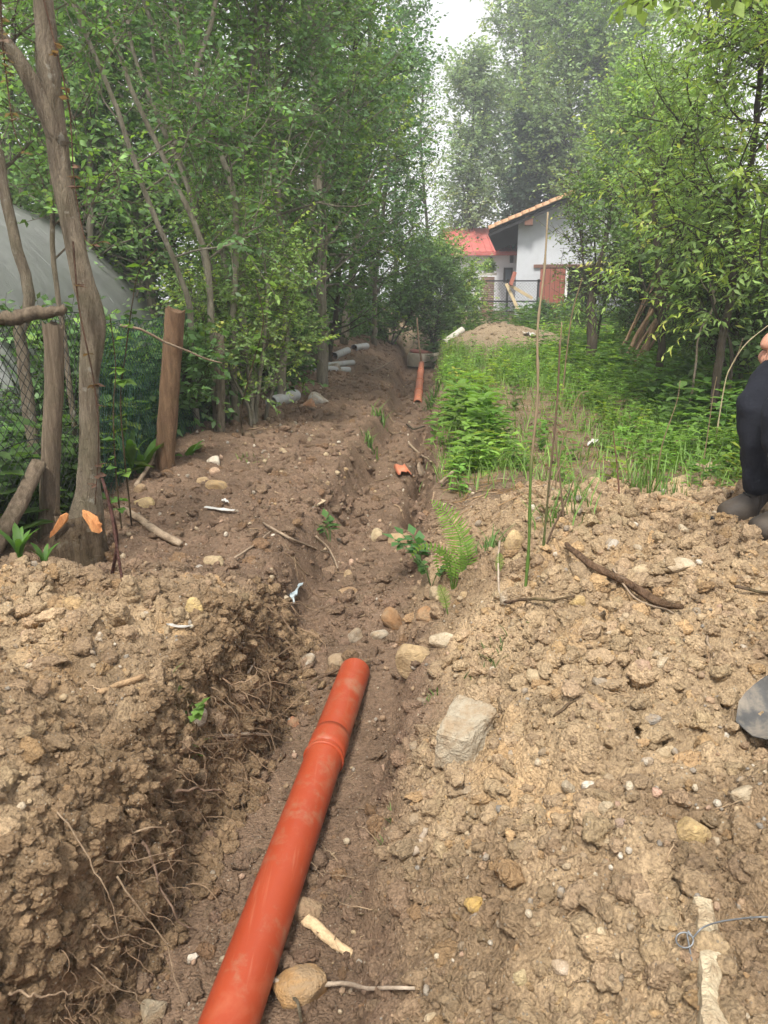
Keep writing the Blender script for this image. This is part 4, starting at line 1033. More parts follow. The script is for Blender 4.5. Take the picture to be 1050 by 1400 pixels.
# rag, plastic strips, wire
M['plastic_white'] = plain_mat('white_plastic', (.50, .49, .46), .5, .1, 10, dirt=(.4, .33, .24), dirtamt=.4)
M['rag'] = plain_mat('blue_rag', (.34, .41, .44), .8, .2, 12, dirt=(.35, .29, .22))
M['steel_wire'] = plain_mat('steel_wire', (.20, .21, .22), .5, .2, 20, metallic=.6)
def strip(pts, wpx, mat, label, name, cat, lift=.01, curl=.3, seed=0):
    P = smooth_path(lie(pts, lift, 0), 9); k = pxm(P[0]); wd = wpx / k
    rg = np.random.default_rng(seed); T = norm(np.gradient(P, axis=0)); V = []; F = []
    for i in range(9):
        u = norm(np.cross(T[i], [0, 0, 1])); a = curl * rg.normal(); u = u * math.cos(a) + np.array([0, 0, 1]) * math.sin(a)
        for s in (-.5, .5):
            for z in (0, .004): V.append(P[i] + u * wd * s * rg.uniform(.8, 1.1) + np.array([0, 0, z]))
    for i in range(8):
        b = i * 4; c = b + 4
        F += [(b, c, c + 2, b + 2), (b + 1, b + 3, c + 3, c + 1), (b, b + 1, c + 1, c), (b + 2, c + 2, c + 3, b + 3)]
    F += [(0, 2, 3, 1), (32, 33, 35, 34)]
    o = MB().add(V, F).build(name, M[mat], None, False); return tag(o, label, cat)
strip([(281, 698), (300, 701), (321, 703)], 7, 'plastic_white', 'white plastic strip lying on the left bank', 'plastic_strip', 'litter', .02, .15, 1)
strip([(398, 832), (402, 818), (410, 804)], 11, 'rag', 'crumpled pale blue rag on the left trench side', 'rag', 'rag', .02, .8, 2)
strip([(806, 612), (814, 607), (825, 606)], 9, 'plastic_white', 'white plastic scrap on the trodden path behind the heap', 'plastic_scrap', 'litter', .03, .4, 3)
strip([(715, 458), (724, 460), (733, 462)], 8, 'plastic_white', 'flat white scrap lying on the far spoil mound', 'plastic_scrap', 'litter', .05, .3, 4)
strip([(305, 692), (306, 690), (312, 694)], 4, 'plastic_white', 'tiny white shard above the white plastic strip', 'plastic_scrap', 'litter', .03, .4, 5)
strip([(230, 862), (250, 866), (268, 864)], 6, 'plastic_white', 'thin pale splinter on the left bank below the yellow stone', 'plastic_scrap', 'litter', .02, .4, 6)
def loop_wire():
    P = lie([(1062, 1286), (1030, 1286), (1000, 1289), (975, 1294), (955, 1302)], .05, 0)
    c = hit(932, 1315); k = pxm(c)
    for t in np.linspace(.3, 7.5, 14): P.append(c + np.array([math.cos(t) * 12 / k, math.sin(t) * 5 / k, .045 + math.sin(t) * 8 / k]))
    P.append(hit(948, 1335) + np.array([0, 0, .01]))
    o = tube('wire', P, 1.3 / k, M['steel_wire'], n=60, sides=5, rough=0)
    tag(o, 'thin grey wire ending in a loop at the lower right', 'wire')
loop_wire()

# shovel: only its blade tip reaches into the frame
M['shovel_steel'] = plain_mat('shovel_steel', (.075, .074, .072), .75, .3, 14, metallic=.2, bs=.3, dirt=(.28, .235, .18), dirtamt=.8, dirtsc=16)
M['handle_wood'] = bark_mat('handle_wood', (.30, .18, .09), (.48, .32, .17), stretch=(1, 20, 20), sc=2, bs=.2)
def shovel():
    p = hit(1004, 1000); root = empty('shovel', p + np.array([0, 0, .012]), 0, 'steel shovel lying on the right heap, blade tip pointing left', 'shovel')
    k = pxm(p); L = .30; W = .115; V = []; F = []; nu, nv = 15, 11
    for s in (0, 1):
        for i in range(nu):
            u = i / (nu - 1); x = u * L
            hw = W * math.sqrt(max(0, 1 - (1 - min(u / .55, 1)) ** 2.2)) * (1 if u < .8 else 1 - .15 * (u - .8) / .2) + .002
            for j in range(nv):
                v = (j / (nv - 1) * 2 - 1); V.append((x, v * hw, .075 * (v * v) * min(u / .4, 1) + .05 * (u - .5) ** 2 + .02 * u - s * .003))
    n = nu * nv
    for i in range(nu - 1):
        for j in range(nv - 1):
            a = i * nv + j; q = (a, a + nv, a + nv + 1, a + 1); F.append(q); F.append(tuple(n + t for t in q[::-1]))
    o = MB().add(V, F).build('blade', M['shovel_steel'], root, True)
    s = tube('socket', [(L * .8, 0, .012), (L, 0, .035), (L + .16, 0, .07)], [.012, .022, .02], M['shovel_steel'], root, n=8, rough=0, sides=10)
    h = tube('shaft', [(L + .10, 0, .055), (L + .6, 0, .12), (L + 1.0, 0, .16)], [.017, .018, .017], M['handle_wood'], root, n=10, rough=.02, sides=10)
    root.rotation_euler = (R(14), R(-4), R(-8))
shovel()
# ------------------------------------------------------------------ trees and shrubs
LEAF4 = (np.array([(0, 0, 0), (.42, .27, .05), (.45, 0, -.03), (.42, -.27, .05), (1, 0, -.10)], float), np.array([(0, 2, 1), (2, 4, 1), (0, 3, 2), (3, 4, 2)]))
LEAF4N = (LEAF4[0] * np.array([1, .62, 1]), LEAF4[1])
LEAF4W = (LEAF4[0] * np.array([1, 1.35, 1]), LEAF4[1])
LEAF2 = (np.array([(0, 0, 0), (.45, .28, .04), (1, 0, -.08), (.45, -.28, .04)], float), np.array([(0, 3, 2, 1)]))
def leaf_frames(rg, axis, droop=.0, flat=.7):
    n = len(axis); a = norm(axis + np.array([0, 0, -droop]))
    up = norm(np.array([0, 0, 1.0]) * flat + rg.normal(0, .55, (n, 3)))
    nn = norm(up - a * (up * a).sum(1, keepdims=True)); b = np.cross(nn, a)
    return np.stack([a, b, nn], -1)
def tubes_batch(P, r0, r1, sides=3):
    """P (N,k,3) many thin tubes at once"""
    N, k, _ = P.shape; T = norm(np.gradient(P, axis=1))
    ref = np.where(np.abs(T[:, :1, 2:3]) < .8, np.array([0, 0, 1.0]), np.array([1.0, 0, 0]))
    U = norm(np.cross(T, np.broadcast_to(ref, T.shape))); W = np.cross(T, U)
    t = np.linspace(0, 1, k)[None, :, None]; rad = r0[:, None, None] * (1 - t) + r1[:, None, None] * t
    a = np.arange(sides) / sides * 2 * math.pi
    V = P[:, :, None, :] + rad[..., None] * (np.cos(a)[None, None, :, None] * U[:, :, None, :] + np.sin(a)[None, None, :, None] * W[:, :, None, :])
    base = (np.arange(N) * k * sides)[:, None, None]
    i = np.arange(k - 1)[None, :, None]; s = np.arange(sides)[None, None, :]; s2 = (s + 1) % sides
    F = np.stack(np.broadcast_arrays(base + i * sides + s, base + i * sides + s2, base + (i + 1) * sides + s2, base + (i + 1) * sides + s), -1)
    return V.reshape(-1, 3), F.reshape(-1, 4)
def sway(rg, P0, d, L, k, bend, lift):
    """N curved twigs from P0 along d"""
    N = len(P0); P = [P0]; d = d.copy()
    for i in range(k - 1):
        d = norm(d + rg.normal(0, bend, (N, 3)) + np.array([0, 0, lift])); P.append(P[-1] + d * (L / (k - 1))[:, None])
    return np.stack(P, 1)
def tree(name, label, stems, col, seed, leaf=.06, nb=14, lb=1.2, ntw=9, lt=.45, nl=11, t0=.3, up=.25, bark='bark_grey', cat='tree', proto=LEAF4, droop=.25, trunk_name='trunk',
         bias=(0, 0, 0), var=.27, group=None, mat='leaf', taper=.5, spread=1.0, sides=8, yellow=.12, twigr=.0035, flat=.7, gap=0.0):
    """stems = [(points, r0, r1)]; parts: trunk(s), branches, crown"""
    leaf = leaf * 1.08; ntw = int(ntw * 1.35 + .5); col = tuple(v * g for v, g in zip(col, (2.75, 2.3, 2.9)))
    rg = np.random.default_rng(seed); grounded = []
    for pts, r0, r1 in stems:
        p0 = np.array(pts[0], float); g = hz(p0[0], p0[1]); dz = p0[2] - g
        if .02 < dz < 1.3 or (p0[1] > 30 and dz > 0): pts = [np.array([p0[0] + .05 * (p0[0] - pts[1][0]), p0[1], g - .06])] + [np.array(q, float) for q in pts]
        grounded.append((pts, r0, r1))
    stems = grounded if name not in ('potted_plant', 'hanging_spray') else stems
    o0 = np.array(stems[0][0][0], float); root = empty(name, o0, 0, label, cat, group)
    BP, BD, BL, BR = [], [], [], []
    for si, (pts, r0, r1) in enumerate(stems):
        n = max(10, 4 * len(pts)); Q = smooth_path(pts, n); Q[1:] += rg.normal(0, .10 * r0, (n - 1, 3))
        rad = r0 + (r1 - r0) * np.linspace(0, 1, n) ** .8
        V, F = tube_arr(Q - o0, rad, sides, seed + si, .06); MB().add(V, F, np.array([1, 1, 1]) * rg.uniform(.8, 1.15)).build(trunk_name, M[bark], root, True)
        nbb = nb if np.isscalar(nb) else nb[si]
        if nbb:
            t = t0 + (1 - t0) * rg.random(nbb) ** .85; idx = t * (n - 1); i = np.minimum(idx.astype(int), n - 2); f = (idx - i)[:, None]
            BP.append(Q[i] * (1 - f) + Q[i + 1] * f)
            az = rg.uniform(0, 2 * math.pi, nbb)
            d = np.stack([np.cos(az), np.sin(az), rg.uniform(-.15, .7, nbb) + up], 1) + np.array(bias) + .25 * norm(Q[i + 1] - Q[i])
            BD.append(norm(d)); BL.append(lb * rg.uniform(.55, 1.15, nbb) * (1 - taper * t)); BR.append(np.clip(rad[i] * .4, .004, .03))
    P0 = np.concatenate(BP); D = np.concatenate(BD); L = np.concatenate(BL); Rr = np.concatenate(BR)
    far = o0[1] > 9.8
    if far and proto is LEAF4: proto = LEAF2
    B = sway(rg, P0, D, L, 6, .14, .05)
    V1, F1 = tubes_batch(B - o0, Rr, Rr * .3, 3 if far else 4)
    # twigs
    N = len(B); m = N * ntw; bi = np.repeat(np.arange(N), ntw); t = .2 + .8 * rg.random(m); idx = t * 5; i = np.minimum(idx.astype(int), 4); f = (idx - i)[:, None]
    T0 = B[bi, i] * (1 - f) + B[bi, i + 1] * f; td = norm(B[bi, i + 1] - B[bi, i])
    dd = norm(td * .6 + spread * rg.normal(0, .65, (m, 3)) + np.array([0, 0, .18]))
    TL = lt * rg.uniform(.5, 1.2, m)
    TW = sway(rg, T0, dd, TL, 4, .18, -.03)
    sub = TW[::2 if far else 1][:, ::3]; V2, F2 = tubes_batch(sub - o0, np.full(len(sub), twigr), np.full(len(sub), twigr * .4), 3)
    V = np.concatenate([V1, V2]); F = np.concatenate([F1, F2 + len(V1)])
    mesh_np('branches', V, F, M[bark], root, np.full((len(V), 3), .85))
    # leaves
    keep = np.ones(m, bool)
    if gap: keep = rg.random(m) > gap
    kk = np.nonzero(keep)[0]
    q = np.repeat(kk, nl); M_ = len(q); t = np.tile(np.linspace(.12, 1.0, nl), len(kk)) + rg.uniform(-.05, .05, M_); t = np.clip(t, 0, 1)
    idx = t * 3; i = np.minimum(idx.astype(int), 2); f = (idx - i)[:, None]
    LP = TW[q, i] * (1 - f) + TW[q, i + 1] * f; ld = norm(TW[q, i + 1] - TW[q, i])
    sd = norm(np.cross(ld, np.array([0, 0, 1.0])) + 1e-3) * np.where(np.arange(M_) % 2 == 0, 1, -1)[:, None]
    ax = norm(ld * .55 + sd * .8 + rg.normal(0, .3, (M_, 3)))
    rot = leaf_frames(rg, ax, droop, flat)
    sz = leaf * rg.uniform(.6, 1.25, M_)
    base = np.array(col); tw = rg.normal(0, var, m)[q][:, None]; lf = rg.normal(0, var * .6, (M_, 1))
    C = base * np.exp(tw + lf)
    ye = (rg.random(m) < yellow)[q]; C[ye] = C[ye] * np.array([1.45, 1.3, .8])
    V, F, Cc = scatter_arr([proto], np.zeros(M_, int), LP - o0, rot, sz, np.clip(C, .004, .6))
    mesh_np('crown', V, F, M[mat], root, Cc, smooth=False)
    return root
def clone(src, loc, rz, sc, label):
    c = src.copy(); COL.objects.link(c); c.location = [float(v) for v in loc]; c.rotation_euler = (0, 0, rz); c.scale = (sc[0], sc[0], sc[1]); c['label'] = label
    for ch in list(src.children):
        d = ch.copy(); COL.objects.link(d); d.parent = c
    return c
DK = (.040, .085, .028); MD = (.060, .120, .034); BR_ = (.095, .165, .040); YG = (.100, .175, .046); GY = (.088, .142, .068); BLU = (.045, .095, .045)
def st(pix, Y, r0, r1, dy=0.0):
    n = len(pix); Ys = np.linspace(Y, Y + dy, n)
    return ([at(a, b, yy) for (a, b), yy in zip(pix, Ys)], r0, r1)
# --- left side
tree('thin_tree', 'pale thin tree at the far left edge behind the wire fence', [st([(30, 470), (40, 420), (22, 330), (2, 240), (-10, 120), (0, -80), (10, -300)], 4.7, .045, .02, .1), st([(90, 480), (80, 410), (72, 330), (70, 210), (52, 100), (48, -60)], 4.9, .024, .010, .1)],
     MD, 1, leaf=.05, nb=11, lb=1.0, ntw=7, lt=.4, nl=9, t0=.45, bark='bark_tan', up=.1)
tree('arching_tree', 'many stemmed tree with long bare stems leaning left over the fence', [
    st([(262, 470), (255, 400), (205, 280), (160, 150), (115, 40), (60, -90), (20, -220)], 6.4, .030, .012, -.6),
    st([(290, 470), (280, 345), (225, 220), (180, 120), (140, 0), (100, -140)], 6.6, .034, .012, -.3),
    st([(292, 440), (262, 270), (215, 160), (180, 60), (160, -60), (150, -200)], 6.8, .028, .010, .2),
    st([(300, 420), (255, 250), (222, 130), (205, 30), (195, -120)], 7.0, .030, .011, .4),
    st([(318, 470), (322, 290), (300, 205), (262, 120), (240, 20), (220, -120)], 6.9, .036, .014, .3),
    st([(258, 155), (270, 90), (292, 20), (302, -60), (310, -200)], 7.1, .026, .012, .2),
    st([(258, 150), (225, 60), (195, 0), (180, -100)], 7.1, .020, .010, .1)],
    DK, 2, leaf=.055, nb=[7, 8, 8, 8, 10, 8, 6], lb=1.5, ntw=11, lt=.5, nl=11, t0=.35, bark='bark_grey', up=.2)
tree('leafy_shrub', 'bright small leaved shrub spilling over the green fence', [
    st([(345, 560), (335, 480), (320, 400), (300, 340), (285, 290)], 7.0, .022, .008),
    st([(350, 560), (360, 480), (365, 400), (355, 330), (330, 300)], 7.1, .022, .008),
    st([(365, 560), (385, 490), (400, 420), (405, 370)], 7.3, .020, .008),
    st([(340, 560), (310, 500), (280, 440), (262, 410)], 6.8, .018, .007)],
    (.085, .150, .045), 3, leaf=.042, nb=17, lb=.62, ntw=9, lt=.32, nl=12, t0=.25, cat='shrub', bark='bark_grey', up=.15, yellow=.2, twigr=.0025, trunk_name='stem')
# row of trees along the fence, from near to far
LT = [
 ('dark_tree', 'dark green tree with straight trunk behind the leafy shrub', [st([(385, 520), (392, 430), (385, 330), (375, 200), (365, 60), (360, -120)], 8.6, .05, .02)], DK, 46, 1.7),
 ('dark_tree', 'tree with tall pale stems and drooping sprays above the arching stems', [st([(340, 520), (330, 380), (330, 240), (345, 90), (350, -60), (355, -200)], 8.2, .05, .02), st([(330, 520), (300, 300), (280, 120), (268, -80)], 8.3, .03, .015)], MD, 40, 1.6),
 ('dark_tree', 'tree with an upright brown trunk midway along the fence', [st([(441, 490), (440, 400), (440, 300), (437, 230), (430, 120), (420, 0), (410, -100)], 10.8, .085, .03)], DK, 46, 2.0),
 ('dark_tree', 'tall yellowish green tree rising behind the upright brown trunk', [st([(420, 480), (425, 380), (430, 250), (445, 120), (440, 20), (435, -100)], 12.0, .06, .03)], (.080, .135, .036), 46, 2.2),
 ('dark_tree', 'dark tree with reddish lower stems near the grey pipes', [st([(428, 488), (436, 440), (444, 400), (452, 330), (470, 220), (480, 120), (490, 20)], 13.0, .06, .03), st([(450, 480), (458, 440), (462, 400), (466, 330)], 13.4, .05, .03)], DK, 40, 1.9),
 ('dark_tree', 'tall blue green tree filling the skyline left of the sky gap', [st([(470, 470), (478, 400), (490, 280), (500, 160), (506, 60), (508, -40)], 16, .09, .03)], BLU, 60, 2.1),
 ('dark_tree', 'dense dark tree over the far end of the trench', [st([(512, 462), (512, 400), (520, 320), (530, 230), (535, 150)], 18.5, .07, .03)], DK, 46, 2.2),
 ('dark_tree', 'blue green tree with upright top just left of the sky gap', [st([(500, 460), (512, 330), (524, 200), (532, 90), (532, 10)], 21, .09, .03)], BLU, 60, 2.0),
]
for i, (nm, lab, stems, c, nb, lb) in enumerate(LT):
    tree(nm, lab, stems, c, 20 + i, leaf=.062 + .004 * i, nb=[nb] + [nb // 2] * (len(stems) - 1), lb=lb, ntw=11, lt=.55 + .02 * i, nl=11, t0=.20, bark='bark_dark' if i in (4,) else 'bark_grey', up=.15, group='trees along the left fence', droop=.3)
LT2 = [
 ('tall_tree_behind', 'broad leafy tree behind the plastic tunnel at the far left', [st([(20, 420), (10, 250), (15, 100), (20, -60)], 11.5, .09, .03)], (.055, .105, .032), 70, 2.3),
 ('tall_tree_behind', 'leafy tree behind the tall bare trunk', [st([(120, 430), (125, 280), (120, 130), (110, -40)], 11.0, .08, .03)], (.050, .105, .032), 70, 2.2),
 ('tall_tree_behind', 'leafy tree behind the arching stems', [st([(210, 440), (215, 300), (220, 150), (225, -20)], 11.5, .08, .03)], (.045, .095, .030), 70, 2.3),
 ('tall_tree_behind', 'shady tree behind the leafy shrub', [st([(300, 450), (305, 320), (310, 180), (315, 20)], 12.5, .08, .03)], (.040, .085, .030), 70, 2.3),
 ('tall_tree_behind', 'far tree closing the gap behind the fence row', [st([(380, 450), (385, 330), (395, 190), (400, 60)], 16, .09, .03)], (.040, .085, .032), 70, 2.8),
]
prot = []
for i, (nm, lab, stems, c, nb, lb) in enumerate(LT2):
    if i < 2: prot.append(tree(nm, lab, stems, c, 120 + i, leaf=.085, nb=nb, lb=lb, ntw=10, lt=.65, nl=11, t0=.08, bark='bark_grey', up=.05, group='trees behind the left fence', droop=.3))
    else: clone(prot[i % 2], [stems[0][0][0][0], stems[0][0][0][1], .2], 1.3 * i, (1.0 + .1 * (i - 2), 1.0 + .08 * (i - 2)), lab)
prot = []
for i, (px, Y, w_, lab) in enumerate([(60, 5.6, .9, 'leafy bush behind the dark chain link fence'), (180, 6.2, .9, 'leafy bush behind the fence left of the brown post'), (270, 7.2, .9, 'leafy bush behind the green fence by the slender post'), (345, 9.4, 1.0, 'leafy bush in the fence line behind the leafy shrub'), (372, 11.0, 1.0, 'leafy bush left of the far grey pipes'), (462, 19.0, 1.2, 'dark bush on the bank above the farthest grey pipe'), (535, 21.0, 1.2, 'dark bush at the head of the trench left of the manhole')]):
    b = at(px, 500, Y); b[2] = .2
    if i >= 2: clone(prot[i % 2], b, 1.1 * i, (w_ * (.9 + .05 * i), w_ * (.9 + .05 * i)), lab); continue
    prot.append(tree('fence_bush', lab, [([b, b + np.array([.1, 0, .6]), b + np.array([.05, .1, 1.15 * w_])], .02, .008), ([b, b + np.array([-.3, .1, .5]), b + np.array([-.45, .1, 1.0 * w_])], .02, .008), ([b, b + np.array([.3, -.1, .5]), b + np.array([.45, 0, .9 * w_])], .02, .008)],
         (.045, .095, .030), 140 + i, leaf=.06 + .002 * Y, nb=16, lb=.65 * w_, ntw=8, lt=.35, nl=10, t0=.1, cat='bush', bark='bark_dark', trunk_name='stem', group='bushes along the left fence'))
# far bushes at the end of the trench
tree('round_bush', 'dense dark bush beyond the manhole', [st([(590, 460), (580, 420), (570, 380), (560, 340)], 21.5, .05, .02), st([(595, 460), (600, 420), (605, 370)], 21.8, .05, .02)], (.045, .09, .03), 41, leaf=.085, nb=42, lb=1.7, ntw=10, lt=.5, nl=11, t0=.1, cat='bush', bark='bark_dark', up=.1, trunk_name='stem')
tree('round_bush', 'lighter green bush in front of the red roofed house', [st([(612, 450), (612, 410), (606, 360), (600, 320)], 22.5, .05, .02), st([(625, 450), (630, 410), (632, 385)], 22.8, .04, .02)], (.085, .15, .045), 42, leaf=.085, nb=30, lb=1.25, ntw=10, lt=.5, nl=11, t0=.12, cat='bush', bark='bark_dark', up=.1, yellow=.25, trunk_name='stem')
tree('slender_tree', 'slender see-through tree in the middle with a straight thin trunk', [st([(540, 420), (541, 330), (541, 250), (540, 180), (538, 110)], 27, .08, .03)], GY, 43, leaf=.10, nb=36, lb=1.8, ntw=6, lt=.7, nl=6, t0=.28, bark='bark_dark', up=.2, gap=.35)
tree('slender_tree', 'thin tree beside the slender one, sky showing through', [st([(590, 420), (585, 320), (578, 240), (575, 170), (580, 110)], 30, .08, .03)], GY, 44, leaf=.10, nb=40, lb=2.0, ntw=7, lt=.7, nl=7, t0=.35, bark='bark_dark', up=.2, gap=.35)
# tall airy trees behind the houses
BT = [
 ('airy_tree', 'tall airy tree left of the barn ridge, below the sky gap', [st([(640, 380), (640, 280), (646, 200), (646, 140), (646, 105)], 42, .16, .05)], GY, 100, 3.0, .15),
 ('airy_tree', 'highest airy grey green tree above the barn', [st([(714, 380), (714, 250), (717, 130), (720, 20), (722, -90)], 45, .22, .06), st([(700, 300), (720, 180), (735, 70), (740, -40)], 45, .15, .05)], GY, 120, 4.4, .14),
 ('airy_tree', 'green airy tree right of the highest one', [st([(790, 380), (785, 260), (780, 150), (775, 50), (775, -50)], 38, .2, .05), st([(800, 330), (830, 210), (850, 90), (856, 0)], 38, .15, .05)], (.080, .135, .055), 105, 4.2, .12),
 ('airy_tree', 'fresh green tree leaning over the barn roof from the right', [st([(860, 400), (852, 300), (842, 200), (832, 120), (826, 50)], 37, .16, .04), st([(860, 400), (880, 300), (895, 220), (905, 130)], 37.5, .12, .04)], (.085, .150, .050), 80, 3.6, .2),
 ('airy_tree', 'tree with a dark straight stem behind the right hand shrubs', [st([(885, 420), (880, 300), (878, 240), (876, 180), (874, 120)], 24, .12, .03)], (.080, .140, .045), 90, 3.0, .05),
]
for i, (nm, lab, stems, c, nb, lb, g) in enumerate(BT):
    tree(nm, lab, stems, c, 60 + i, leaf=.19 if i < 4 else .105, nb=[nb] + [nb * 2 // 3] * (len(stems) - 1), lb=lb, ntw=13, lt=1.2 if i < 4 else .8, nl=10, t0=.22, bark='bark_dark', up=.25, group='tall trees behind the houses', gap=g, droop=.2, twigr=.008)
tree('dark_conifer', 'dark dense evergreen just behind the barn roof', [st([(735, 420), (735, 320), (735, 250), (735, 190)], 40, .2, .05)], (.020, .042, .022), 70, leaf=.24, nb=60, lb=3.0, ntw=12, lt=.9, nl=10, t0=.2, bark='bark_dark', up=-.05, twigr=.008)
tree('dark_conifer', 'second dark evergreen behind the barn, further right', [st([(850, 420), (845, 300), (840, 180)], 42, .2, .05)], (.018, .038, .020), 71, leaf=.24, nb=50, lb=3.0, ntw=12, lt=.9, nl=10, t0=.2, bark='bark_dark', up=-.05, twigr=.008)
# --- right side
tree('twiggy_shrub', 'tangled brown twiggy shrub hiding the right half of the barn', [
    st([(806, 440), (800, 390), (795, 330), (788, 290)], 14.5, .03, .01), st([(810, 440), (815, 380), (810, 310), (800, 260)], 14.6, .03, .01),
    st([(820, 440), (835, 380), (845, 320), (850, 270)], 14.8, .03, .01), st([(805, 440), (798, 360), (795, 290), (790, 230)], 15.0, .025, .01)],
    (.065, .105, .038), 80, leaf=.065, nb=26, lb=.75, ntw=8, lt=.45, nl=5, t0=.2, cat='shrub', bark='bark_dark', up=.2, gap=.35, twigr=.006, trunk_name='stem')
tree('forked_tree', 'small dark forked tree with a limb reaching right', [
    st([(810, 450), (808, 415), (812, 385), (806, 365)], 12.5, .10, .05), st([(812, 385), (835, 372), (860, 360), (880, 345), (900, 320)], 12.4, .055, .02, -.4),
    st([(812, 385), (825, 340), (835, 290), (830, 240)], 12.6, .05, .02)],
    (.050, .095, .030), 81, leaf=.062, nb=[2, 16, 14], lb=1.0, ntw=9, lt=.45, nl=11, t0=.3, bark='bark_dark', up=.25)
tree('hazel_tree', 'yellow green tree with a curved dark trunk on the right', [
    st([(905, 460), (903, 400), (898, 330), (897, 250), (920, 205), (965, 165), (985, 130), (1000, 70), (1005, -40)], 9.0, .05, .02),
    st([(905, 455), (912, 380), (935, 300), (948, 220), (965, 120), (968, 30), (960, -80)], 9.3, .035, .015), st([(905, 455), (880, 390), (872, 320), (868, 250)], 9.2, .02, .01)],
    YG, 82, leaf=.074, nb=[34, 28, 12], lb=1.4, ntw=9, lt=.5, nl=11, t0=.30, bark='bark_dark', up=.1, proto=LEAF4N, droop=.5, yellow=.2)
tree('hazel_tree', 'bright leafed tree at the right edge above the standing person', [
    st([(985, 480), (1000, 400), (1010, 300), (1030, 200), (1040, 100), (1060, -40)], 7.0, .045, .02), st([(1060, 500), (1080, 400), (1090, 300), (1080, 160), (1060, 20)], 6.6, .04, .02), st([(1000, 480), (975, 420), (965, 350), (975, 280)], 7.2, .02, .01)],
    (.092, .160, .044), 83, leaf=.072, nb=[30, 30, 14], lb=1.3, ntw=9, lt=.5, nl=11, t0=.32, bark='bark_dark', up=.1, proto=LEAF4N, droop=.5, yellow=.2)
tree('hazel_tree', 'shady green tree filling the gap between forked tree and curved trunk', [
    st([(880, 450), (875, 370), (875, 300), (885, 210), (895, 140)], 13.5, .05, .02), st([(905, 450), (925, 370), (932, 290), (936, 210)], 13.3, .04, .02)],
    (.065, .125, .036), 84, leaf=.078, nb=[34, 30], lb=1.5, ntw=10, lt=.5, nl=10, t0=.36, bark='bark_dark', up=.1, droop=.35)
tree('dark_shrub', 'dark shady shrub behind the stack of dead branches', [st([(890, 450), (888, 410), (885, 370)], 15.0, .03, .012), st([(940, 450), (945, 400), (948, 350)], 13.5, .03, .012), st([(980, 450), (990, 400), (990, 350)], 10.5, .03, .012)],
    (.030, .062, .022), 85, leaf=.07, nb=34, lb=1.2, ntw=9, lt=.45, nl=11, t0=.1, cat='shrub', bark='bark_dark', up=.1, trunk_name='stem')
tree('round_bush', 'low dark bush by the barn door', [st([(740, 445), (742, 430), (744, 422)], 26, .04, .02), st([(775, 445), (780, 430), (782, 418)], 26, .04, .02)], (.04, .085, .032), 86, leaf=.085, nb=20, lb=.5, ntw=8, lt=.3, nl=10, t0=.05, cat='bush', bark='bark_dark', up=.1, trunk_name='stem')
prot = []
for i, (px, Y, hh, c, lab) in enumerate([(1000, 9.8, 1.6, (.055, .10, .035), 'brushy shrub right of the crooked white dead stem'), (1075, 8.6, 1.7, (.06, .11, .035), 'brushy shrub just outside the right edge of the view'), (955, 12.4, 1.8, (.055, .105, .034), 'brushy shrub left of the right edge trees'), (1030, 8.0, 1.8, (.065, .12, .036), 'brushy shrub behind the standing person'), (880, 16.5, 2.2, (.05, .095, .034), 'tall dim shrub behind the stack of dead branches'), (940, 14.0, 2.4, (.048, .09, .032), 'tall dim shrub deep under the right hand trees'), (1010, 12.0, 2.4, (.05, .095, .032), 'tall dim shrub at the back right edge')]):
    b = at(px, 450, Y); b[2] = hz(b[0], b[1])
    if i >= 2: clone(prot[i % 2], b, .9 * i, (hh / 1.7, hh / 1.65), lab); continue
    prot.append(tree('brush_shrub', lab, [([b, b + np.array([.15, 0, .5 * hh]), b + np.array([.1, .1, hh])], .025, .008), ([b, b + np.array([-.35, .1, .45 * hh]), b + np.array([-.7, .1, .85 * hh])], .02, .008), ([b, b + np.array([.4, -.1, .45 * hh]), b + np.array([.75, 0, .8 * hh])], .02, .008)],
         c, 180 + i, leaf=.075, nb=17, lb=.5 * hh, ntw=8, lt=.4, nl=9, t0=.08, cat='shrub', bark='bark_dark', trunk_name='stem', group='shrubs under the right hand trees', gap=.15, twigr=.005))
prot = []
for i, (px, Y, lab) in enumerate([(30, 13.5, 'dim tree far back at the left edge behind the tunnel'), (150, 14.0, 'dim tree far back between trunk and brown post'), (250, 15.0, 'dim tree far back behind the arching stems'), (335, 17.5, 'dim tree far back behind the shady tree')]):
    b = at(px, 440, Y); b[2] = .2
    if i: clone(prot[0], b, 1.7 * i, (1.0 + .06 * i, 1.0 + .05 * i), lab); continue
    prot.append(tree('dim_tree', lab, [([b, b + np.array([.1, 0, 1.5]), b + np.array([0, .2, 4.6])], .08, .03), ([b + np.array([.9, 0, 0]), b + np.array([1.0, 0, 1.2]), b + np.array([1.2, .2, 3.2])], .05, .02)],
         (.038, .08, .03), 200 + i, leaf=.10, nb=[60, 40], lb=1.7, ntw=8, lt=.6, nl=10, t0=.05, bark='bark_dark', group='dim trees far behind the fence'))
# overhanging maple spray at the top right
tree('hanging_spray', 'large leaved spray hanging into the top of the frame on the right', [st([(1060, -150), (1000, -90), (950, -40), (900, -5), (880, 10)], 6.0, .016, .005)], (.12, .19, .05), 87, leaf=.10, nb=9, lb=.55, ntw=5, lt=.3, nl=5, t0=.45, cat='branch', bark='bark_dark', up=-.35, proto=LEAF4W, droop=.5, trunk_name='limb')
